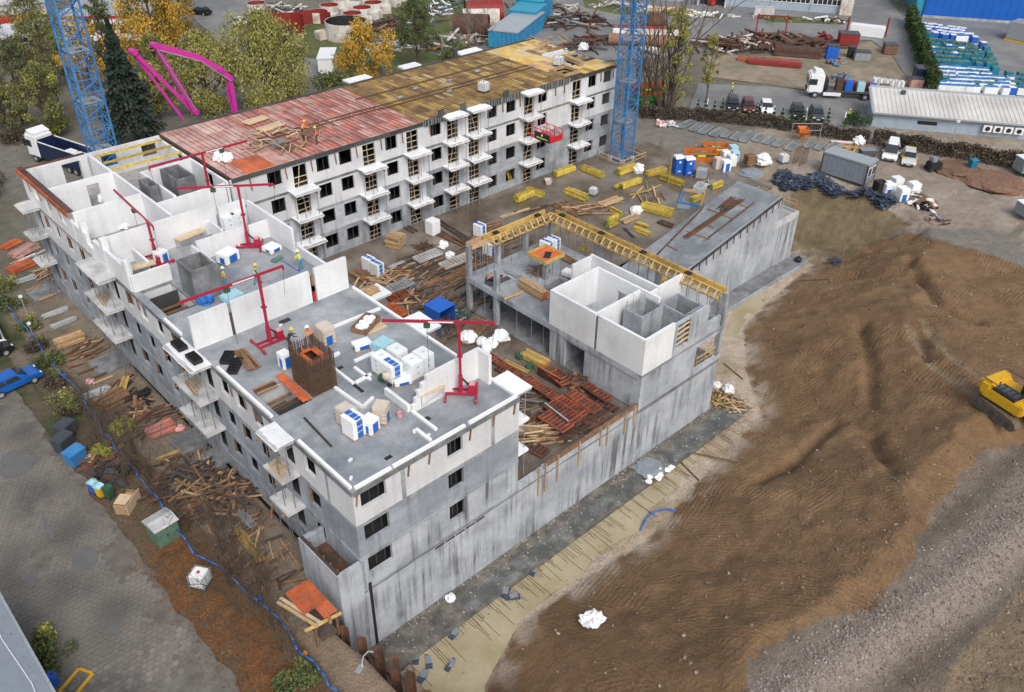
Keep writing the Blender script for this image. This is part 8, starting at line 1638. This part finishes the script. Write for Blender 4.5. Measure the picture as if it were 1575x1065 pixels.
# ---- scrap yard: tank rings, half tanks, white blocks
def ring(label, px, py, r, h, m_out, m_in, half=False):
    c = at(px,py,FZ0); o = thing('tank_ring', label, 'tank ring', (c.x,c.y,FZ0+.02)); n = 26; t = MB(); t2 = MB()
    for i in range(n if not half else n//2):
        a, b_ = 2*PI*i/n, 2*PI*(i+1)/n
        for tt, q in ((t,r),(t2,r-.1)): pass
        pa = [(r*math.cos(x),r*math.sin(x)) for x in (a,b_)]; pi_ = [((r-.12)*math.cos(x),(r-.12)*math.sin(x)) for x in (a,b_)]
        t.quad((*pa[0],0),(*pa[1],0),(*pa[1],h),(*pa[0],h)); t2.quad((*pi_[1],0),(*pi_[0],0),(*pi_[0],h),(*pi_[1],h)); t.quad((*pa[0],h),(*pa[1],h),(*pi_[1],h),(*pi_[0],h))
    t.build('outer_shell',m_out,o); t2.build('inner_shell',m_in,o)
    if not half: MB().lathe([(0,h*.55),(r-.13,h*.55)],n).build('lining',m_in,o)
    return o
mat('tank_red', (.22,.025,.022), .6, .15, 1); mat('tank_white', (.60,.58,.54), .7, .15, 1, col2=(.42,.36,.30), mix_scale=.6)
ring('largest dark red tank ring standing on the lawn', 440, 58, 4.0, 3.4, 'tank_red', 'tank_red', True); ring('second dark red ring segment behind the largest', 478, 46, 4.6, 2.4, 'tank_red', 'tank_red', True); ring('white tank ring with black inside beside the red ones', 534, 58, 3.8, 3.0, 'tank_white', 'black')
for i, (x, y) in enumerate(((491,33),(508,23),(525,13),(543,36),(558,27),(575,19),(588,8),(396,20))): ring('round white tank base with dark red top, %s' % ('in front of the near row','second in the near row','third in the near row','beside the black ring','second in the right row','third in the right row','at the top edge','left of the lawn by the street')[i], x, y, 1.9, 1.9, 'tank_white', 'tank_red')
me_ = rbox(2.6,1.8,1.5,.1).mesh('white_block','tank_white'); k = 0
for (x, y) in ((512,34),(528,25),(545,15),(562,38),(578,29),(594,20),(606,10),(618,2),(498,60),(522,45),(560,8),(576,0)):
    c = at(x,y,FZ0); k += 1; tag(inst('tank_support', me_, None, (c.x,c.y,FZ0), k*.7), 'white steel support block between the lawn tank rings, %s from the street' % ORD[k-1], 'support block', 'white supports beside the tank rings')
def tubeh(label, a, b_, r, m, open_=False, name='steel_tank', cat='tank'):
    p, q = at(*a,FZ0+r), at(*b_,FZ0+r); o = thing(name, label, cat, ((p.x+q.x)/2,(p.y+q.y)/2,FZ0)); c = Vector(((p.x+q.x)/2,(p.y+q.y)/2,FZ0)); MB().tube(p-c,q-c,r,n=22,caps=not open_).build('shell',m,o,smooth=False); [MB().cbox((p-c).lerp(q-c,f)-Vector((0,0,r)),(.5,r*1.2,.3),math.atan2(q.y-p.y,q.x-p.x)).build('cradle','timber_brown',o) for f in (.2,.8)]; return o
tubeh('large red tank half lying on its side, rear', (716,22), (772,20), 2.4, 'tank_red', True); tubeh('large white tank half in front of the red one', (712,30), (768,30), 1.9, 'tank_white', True); tubeh('rusty red half shell in front of the white tank', (698,38), (752,40), 2.0, 'rust', True)
tubeh('long white pipe lying behind the crane mast', (942,52), (1045,55), 1.0, 'tank_white'); tubeh('long rusty pipe below the white one', (936,60), (1040,64), 1.0, 'rust_pale'); tubeh('red pipe row behind the white pipe', (950,44), (1048,48), .7, 'tank_red'); tubeh('short white pipe right of the crane mast', (988,74), (1014,80), .6, 'tank_white'); tubeh('dark red tank block behind the crane mast', (985,33), (1022,34), 1.5, 'rust')
for i, (x, y, n, L2, rad, mats, hg, st, rz, d) in enumerate(((882,35,70,(3,8),4.5,['rust','timber_dark','steel','rust'],1.6,1.8,-.9,'diagonal pile of rusty beams on the yard'),(905,68,40,(2,6),3.5,['rust','steel_dark','form_dark'],1.2,1.8,.2,'dark steel frames behind the deck end'),(1135,72,90,(2,6),4.5,['rust','timber_dark','rust','tank_white'],1.8,2.0,-.75,'left rusty scrap beam pile on the verge'),(1185,68,90,(2,7),4.5,['rust','timber_dark','form_dark','rust_pale'],2.0,2.0,-.75,'middle rusty scrap beam pile on the verge'),(1230,72,80,(2,6),4.0,['rust','timber_dark','form_dark'],1.8,1.6,-.75,'right rusty scrap beam pile on the verge'),(1105,72,24,(1,2),2.4,['white_paint','steel','black'],1.2,1.0,0,'white and grey machine parts left of scrap beams'),(655,28,40,(1,4),4.5,['white_paint','steel','blue_steel','rust'],1.0,1.8,.4,'grey and white machine parts beyond the lawn'),(690,8,40,(1,3),4.0,['white_paint','green_dark','steel'],1.2,1.6,0,'white and green parts at the far lawn edge'),(600,42,40,(1.5,5),3.5,['rust','timber_dark','rust_pale'],1.0,1.6,.7,'rusty chain and beam pile on the lawn'),(690,68,50,(1.5,5),4.5,['tank_white','steel','timber_brown'],1.6,1.6,.2,'white sheets and frames behind the pine'),(735,58,40,(1,4),3.5,['steel','tank_white','rust'],1.4,1.4,.3,'silver scrap beside the blue containers'),(595,75,30,(2,5),3.0,['white_paint','blue_steel','tank_white'],2.2,1.2,.5,'white and blue frames beside the golden weeping tree'),(960,12,34,(1,4),3.0,['tank_white','tank_white','steel'],1.0,2.6,-1.0,'white slabs on the verge before the hall'),(1030,18,30,(1,4),2.6,['timber','timber_pale'],.8,2.6,-1.0,'yellowish timber on the verge before the hall'),(1085,24,30,(1,3),2.4,['white_paint','tank_white'],.6,2.6,-1.0,'white pipes on the verge before the hall'),(1265,33,26,(1,3),2.0,['white_paint','steel','rust'],.8,2.2,-.9,'white tubes and rust under the hall windows'),(1190,30,14,(.8,2),2.0,['timber','rust'],.5,2.2,-.9,'small timber heap under the hall windows'),(425,20,36,(2,5),4.0,['steel_dark','tank_white','tank_red','steel'],1.6,1.5,.2,'grey tank shells at the left of lawn'),(1265,62,20,(1,3),2.0,['tank_red','rust'],1.2,1.2,0,'dark red steel parts right of the scrap piles'),(1295,125,20,(1,2.5),2.0,['rust','steel','blue_steel'],1.2,1.0,0,'rust and blue parts behind the truck cab'),(830,12,30,(2,5),3.5,['tank_white','rust','steel'],1.0,2.0,-.8,'far scrap rows behind the blue containers'),(1285,98,16,(.8,2),1.5,['tank_red','blue_steel','steel'],1.0,1.0,0,'small blue and red machine parts by the verge'))): heap(d, 'scrap_pile', 'scrap', tuple(at(x,y,FZ0)[:2]), n, L2, rad, 'rust', 500+i, .35, .25, hg, 'beam', mats, FZ0, st, rz)
for i, (a, b_, d) in enumerate((((1135,92),(1230,100),'long red steel beams in front of the scrap piles, upper'),((1150,97),(1232,104),'long red steel beams in front of the scrap piles, lower'),((1190,84),(1262,90),'long black girder with white stickers'))): bundle(d, a, b_, FZ0, 3, 1 if i < 2 else 3, .5, .5, 'form_orange' if i == 0 else 'tank_red' if i == 1 else 'form_dark', None, 'girder_stack', 'girders', 'girder')
bundle('stack of long white profiles held by red stakes', (1306,52), (1358,58), FZ0, 6, 5, .35, .35, 'white_paint', None, 'profile_stack', 'profiles', 'profile'); o = thing('red_stakes', 'pair of dark red stakes holding the white profiles', 'stakes', at(1331,56,FZ0)); [MB().bar((s_*2.6-.0,s_*-2.6,0),(s_*2.6,s_*-2.6,3.4),.25).build('stake','tank_red',o) for s_ in (-1,1)]
o = thing('steel_portal', 'dark red steel portal frame behind the scrap beams', 'frame', at(1183,62,FZ0), -.95); [MB().bar(a,b_,.22).build('member','tank_red',o) for a,b_ in (((-2.6,0,0),(-2.6,0,4.6)),((2.6,0,0),(2.6,0,4.6)),((-2.6,0,4.3),(2.6,0,4.3)),((-2.6,0,1.2),(2.6,0,1.2)))]
for i, (x, y, sx, sy, sz, m, d) in enumerate(((1303,68,3.4,2.4,2.0,'tank_red','dark red open skip on the verge'),(1324,92,2.6,2.0,1.4,'grey_paint','grey box on the verge left of the dirt road'),(1278,90,2.0,1.6,2.2,'blue_plastic','bright blue machine behind the truck'),(1367,82,2.2,2.2,1.6,'rust_pale','rusty crate beside the dirt road'),(1308,88,1.2,1.2,1.8,'black','black drum on the verge'),(1418,127,3.0,2.4,2.4,'navy','dark stacked crates at the foot of the thuja hedge'),(1407,134,2.0,1.6,1.4,'ply_pink','pink crate at the foot of the thuja hedge'),(1298,22,2.4,2.4,3.6,'tank_white','white sack tower at the hall corner'),(1174,24,4.0,.6,1.6,'concrete_light','low concrete wall beside the hall gateway'))):
    c = at(x,y,FZ0); o = thing('storage_box', d, 'box', (c.x,c.y,FZ0), -.9 if i != 8 else 2.4); rbox(sx,sy,sz,.06).build('body',m,o); MB().box(-sx/2-.04,sx/2+.04,-sy/2-.04,sy/2+.04,sz+.003,sz+.1).build('rim','steel_dark' if i not in (7,8) else m,o); [MB().box(-sx/2+q*sx/3-.05,-sx/2+q*sx/3+.05,-sy/2-.05,-sy/2-.003,.05,sz-.05).build('rib',m,o) for q in range(1,3)]
# ---- truck with flatbed trailer
a, b_ = at(1252,153,FZ0), at(1345,158,FZ0); rz = math.atan2(a.y-b_.y, a.x-b_.x); o = thing('flatbed_truck', 'white articulated truck with loaded flatbed on the parking road', 'truck', Vector((107.2,31.0,GZ)), rz); box_truck(o, 12.5, 'white_paint'); MB().box(-13,-.3,-1.25,1.25,1.02,1.25).build('flatbed','steel_dark',o); MB().box(-.5,-.35,-1.2,1.2,1.26,2.9).build('headboard','navy',o); MB().box(-2.6,.0,-1.3,-1.22,.5,1.0).build('side_skirt','white_paint',o); MB().box(-2.6,.0,1.22,1.3,.5,1.0).build('side_skirt','white_paint',o); MB().cbox((-9,-1.3,.75),(4,.08,.45)).build('side_skirt','white_paint',o)
R3 = Matrix.Rotation(rz,3,'Z')
for i, (x, y, sx, sy, sz, m, d) in enumerate(((-2.2,.6,1.0,1.0,1.9,'rust','rusty load behind the truck cab'),(-3.6,-.5,1.2,1.1,1.0,'tank_red','red crate on the flatbed, front'),(-5.0,-.5,1.2,1.1,1.0,'tank_red','red crate on the flatbed, middle'),(-6.4,-.5,1.2,1.1,1.0,'tank_red','red crate on the flatbed, rear'),(-3.6,.6,1.1,1.0,1.5,'blue_plastic','blue drum pallet on the flatbed, front'),(-5.4,.6,1.1,1.0,1.4,'cyan_foil','blue white drum pallet on the flatbed, middle'),(-7.2,.5,1.1,1.0,1.2,'blue_plastic','blue drum pallet on the flatbed, rear'),(-9.2,0,1.4,1.8,.9,'timber_brown','brown load on the flatbed tail'))):
    p = Vector((107.2,31.0,GZ))+R3@Vector((x,y,1.255)); oo = thing('truck_load', d, 'load', p, rz); rbox(sx,sy,sz,.05).build('crate',m,oo); MB().box(-sx/2-.02,sx/2+.02,-.06,.06,sz+.003,sz+.03).build('strap','steel_dark',oo)
for i in range(5):
    p = at(1347+i*9,131+i*1.2,FZ0); o = thing('drum_pallet', 'white capped drum pallet behind the ribbed roof, %s from the truck' % ORD[i], 'drums', (p.x,p.y,FZ0), rz); [MB().tube((x,y,.1),(x,y,1.1),.28,n=12).build('drum','white_paint',o) for x in (-.32,.32) for y in (-.32,.32)]; MB().box(-.65,.65,-.65,.65,0,.099).build('pallet','tank_red',o)
# ---- storage yard full of plastic containers
rr = random.Random(77); kinds = {'a': ('blue_plastic','white_paint'), 'b': ('teal','green_paint'), 'c': ('white_foil','blue_steel')}; mat('teal',(.015,.16,.26),.45,.1,3,hue=.2)
def crate_mesh(m1, m2):
    t = rbox(1.15,1.15,1.1,.06,.12); n1 = len(t.f); t.box(-.6,.6,-.6,.6,0,.11); t.box(-.5,.5,-.5,.5,1.225,1.3); me_ = t.mesh('storage_crate', m1); me_.materials.append(MAT[m2]); [setattr(p,'material_index',1) for p in me_.polygons if p.index >= n1]; return me_
CM = {k: crate_mesh(*v) for k, v in kinds.items()}
LB = {'a': ('bright blue container with white lid','blue lidded containers'),'b': ('teal plastic container','teal containers'),'c': ('white container with blue base','white containers')}
def field(kind, quad, nu, nv, skip=.1, jit=.25, fid=''):
    for i in range(nu):
        for j in range(nv):
            if rr.random() < skip: continue
            u, v = (i+.5)/nu, (j+.5)/nv; a = [quad[0][k]*(1-u)+quad[1][k]*u for k in (0,1)]; b_ = [quad[3][k]*(1-u)+quad[2][k]*u for k in (0,1)]; p = at(a[0]*(1-v)+b_[0]*v, a[1]*(1-v)+b_[1]*v, GZ)
            kd = kind if rr.random() < .85 else rr.choice('abc'); o = inst('storage_crate', CM[kd], None, (p.x+rr.uniform(-jit,jit),p.y+rr.uniform(-jit,jit),GZ), -.95+rr.uniform(-.15,.15)); tag(o, '%s, %s row %s from the hedge' % (LB[kd][0], ORD[j]+fid, ORD[i]), 'container', LB[kd][1])
field('a', [(1415,43),(1480,52),(1505,70),(1425,62)], 9, 4, .05, fid=' top'); field('b', [(1426,66),(1490,76),(1535,112),(1436,106)], 11, 6, .1, fid=' middle'); field('c', [(1438,108),(1510,114),(1575,150),(1442,145)], 13, 6, .08, fid=' lower'); field('b', [(1540,118),(1580,120),(1585,150),(1560,148)], 4, 4, .1, fid=' right edge'); field('b', [(1507,72),(1514,72),(1535,118),(1522,118)], 1, 6, .0, fid=' outlying')
o = thing('site_box', 'grey box with yellow base at the right edge of the storage yard', 'box', at(1568,62,GZ)); rbox(4,4,3,.1,.3).build('body','grey_paint',o); MB().box(-2.1,2.1,-2.1,2.1,0,.29).build('base','yellow_paint',o)
# ---- along the dirt road
for i, (a, b_, w_) in enumerate((((1045,197),(1066,188),2.0),((1064,202),(1078,192),1.6),((1078,206),(1092,195),1.8),((1095,210),(1112,200),2.0),((1112,212),(1122,204),1.6),((1128,216),(1140,206),1.8),((1142,219),(1156,204),1.8),((1160,218),(1172,210),1.6),((1176,222),(1190,213),1.6),((1192,226),(1204,217),1.8),((1212,232),(1226,220),1.8),((1240,228),(1250,220),1.4),((1256,231),(1266,222),1.4),((1272,232),(1288,222),1.6))): ribbed_panel('stack of galvanised fence frames along the dirt road, %s from the crane' % ORD[i], a, b_, .5, w_*.62, .3, 'galv', 6, name='fence_stack', m2='steel_dark')
for i, (x, y, d) in enumerate(((1238,212,'wire goal like frame around the orange hopper'),(1370,224,'bent wire frame behind the white van'))):
    o = thing('wire_frame', d, 'frame', at(x,y,.45), -.75); [MB().bar(p,q,.07).build('member','galv',o) for p,q in (((-2,0,0),(-2,0,2)),((2,0,0),(2,0,2)),((-2,0,2),(2,0,2)),((-2,0,.9),(2,0,1.1)),((-2,0,0),(-1.8,-.8,0)),((2,0,0),(1.8,-.8,0)))]
o = thing('concrete_hopper', 'orange concrete hopper standing by the brown hedge', 'hopper', at(1232,216,.45)); MB().lathe([(.2,.5),(.95,1.3),(.95,1.8),(.88,1.8),(.15,.55)],4).build('funnel','orange_paint',o); [MB().bar((x*.5,y*.5,0),(x*.8,y*.8,1.4),.09).build('leg','orange_paint',o) for x in (-1,1) for y in (-1,1)]
c,rz_,L_ = seg((1278,219),(1312,221),.5); o = thing('foam_strip', 'long pink foam board beside the hedge', 'board', (c.x,c.y,.45), rz_); MB().box(-L_/2,L_/2,-.25,.25,.02,.2).build('board','pink_foam',o); MB().box(-L_/2,L_/2,-.2,.2,.203,.26).build('cover','white_paint',o)
sack('white bag beside the pink foam board', 1321, 222, .45, .8, .9, 120); heap('yellow trestles and black box before the hedge', 'trestle_heap', 'trestles', tuple(at(1310,232,.45)[:2]), 12, (1,2), 1.6, 'timber_yellow', 64, .2, .1, .5, mats=['timber_yellow','timber_yellow','black'], z=.45)
o = thing('tool_box', 'dark tool box right of the yellow trestles', 'box', at(1333,239,.45), -.7); rbox(2.0,1.2,.8,.08).build('body','steel_dark',o); MB().box(-1.02,1.02,-.62,.62,.803,.88).build('lid','grey_panel',o)
for i, (x, y, m, d) in enumerate(((1434,262,'black','black compact machine on the dirt road'),(1390,226,'navy','dark crate with green lid behind the yellow car'))):
    o = thing('compact_machine', d, 'machine', at(x,y,.45), -.6); rbox(1.8,1.2,1.0,.15,.2).build('body',m,o); rbox(.7,1.0,.6,.1,1.2).build('hood','grey_panel' if i == 0 else 'green_paint',o,(-.3,0,0)); [MB().tube((x_,y_,.25),(x_,y_+.2,.25),.25,n=10).build('wheel','rubber',o) for x_ in (-.6,.6) for y_ in (-.7,.5)]
bin_('teal bin standing upright on the dirt road', 1488, 276, .9, .8, 1.5, 'teal', -.5).location.z = .45
o = thing('lamp_post', 'street lamp on an orange foot before the brown hedge', 'lamp', at(1458,236,.45)); MB().cbox((0,0,.3),(.7,.7,.6)).build('foot','rust_pale',o); MB().tube((0,0,.6),(.15,0,4.2),.07,.05,8).build('pole','galv',o); MB().cbox((.2,0,4.3),(.35,.35,.25)).build('lamp_head','white_paint',o)
for i, (x, y, r, d) in enumerate(((1468,262,3.0,'reddish soil mound behind the black machine'),(1530,283,3.6,'reddish soil mound right of the teal bin'),(1556,294,1.6,'brown root stump at the right edge of the road'))): c = at(x,y,.4); o = thing('soil_mound', d, 'soil', (c.x,c.y,.35)); lumpy(r,.16,i+3,.4,18,8,2).build('soil','rust_pale' if i < 2 else 'timber_brown',o)
for i, (x, y, sx, sy, sz, d) in enumerate(((1578,268,3.0,2.0,2.2,'white topped trailer cut off at the right edge, upper'),(1585,335,3.4,2.0,1.8,'grey trailer cut off at the right edge of the dirt road'))):
    o = thing('trailer', d, 'trailer', at(x,y,.45), -.6); rbox(sx,sy,sz-.5,.08,.5).build('body','grey_paint',o); MB().box(-sx/2-.03,sx/2+.03,-sy/2-.03,sy/2+.03,sz+.003,sz+.1).build('lid','white_paint',o); [MB().tube((x_,s_*sy*.5-.1,.32),(x_,s_*sy*.5+.1,.32),.32,n=12).build('wheel','rubber',o) for x_ in (-.5,.5) for s_ in (-1,1)]
skip('green skip half hidden behind the bare trunk by the hedge', tuple(at(990,165,.4)[:2]), -.7, .42, 4, 2, 1.4, 'green_bright' if mat('green_bright',(.02,.22,.04),.5,.1,3) else ''); skip('orange skip behind the tall poplar', tuple(at(995,148,.4)[:2]), -.7, .42, 5, 2.2, 1.8)
bin_('white road barrier with blue drums by the hedge', 1002, 190, .9, .9, 1.1, 'blue_plastic', -.5, 'white_paint').location.z = .45
heap('white rubble pallets by the hedge end', 'rubble_heap', 'rubble', tuple(at(1024,192,.45)[:2]), 16, (.6,1.6), 1.4, 'concrete_light', 65, .4, .2, .5, mats=['concrete_light','white_paint','pink_foam'], z=.45, part='slab')
car('black car parked on the far street behind golden birch', tuple(at(309,20,.8)[:2]), 2.0, 4.3, 1.8, 1.5, 'black_gloss', 'sedan', z=FZ0+.01); car('white car half hidden by the willow top', tuple(at(372,36,.8)[:2]), .4, 4.3, 1.8, 1.5, 'white_paint', 'sedan', z=FZ0+.01)
o = thing('market_booth', 'white booth with blue rim beside the far street', 'booth', at(505,106,FZ0), .9); rbox(6,2.5,2.4,.05).build('body','white_paint',o); MB().box(-3.1,3.1,-1.35,1.35,2.403,2.6).build('roof','white_paint',o); MB().box(-3.05,3.05,-1.3,-1.253,2.0,2.35).build('trim','blue_plastic',o); MB().box(-2.5,-.3,-1.28,-1.254,.8,1.9).build('window','glass',o)

bpy.data.scenes.remove(TMP)
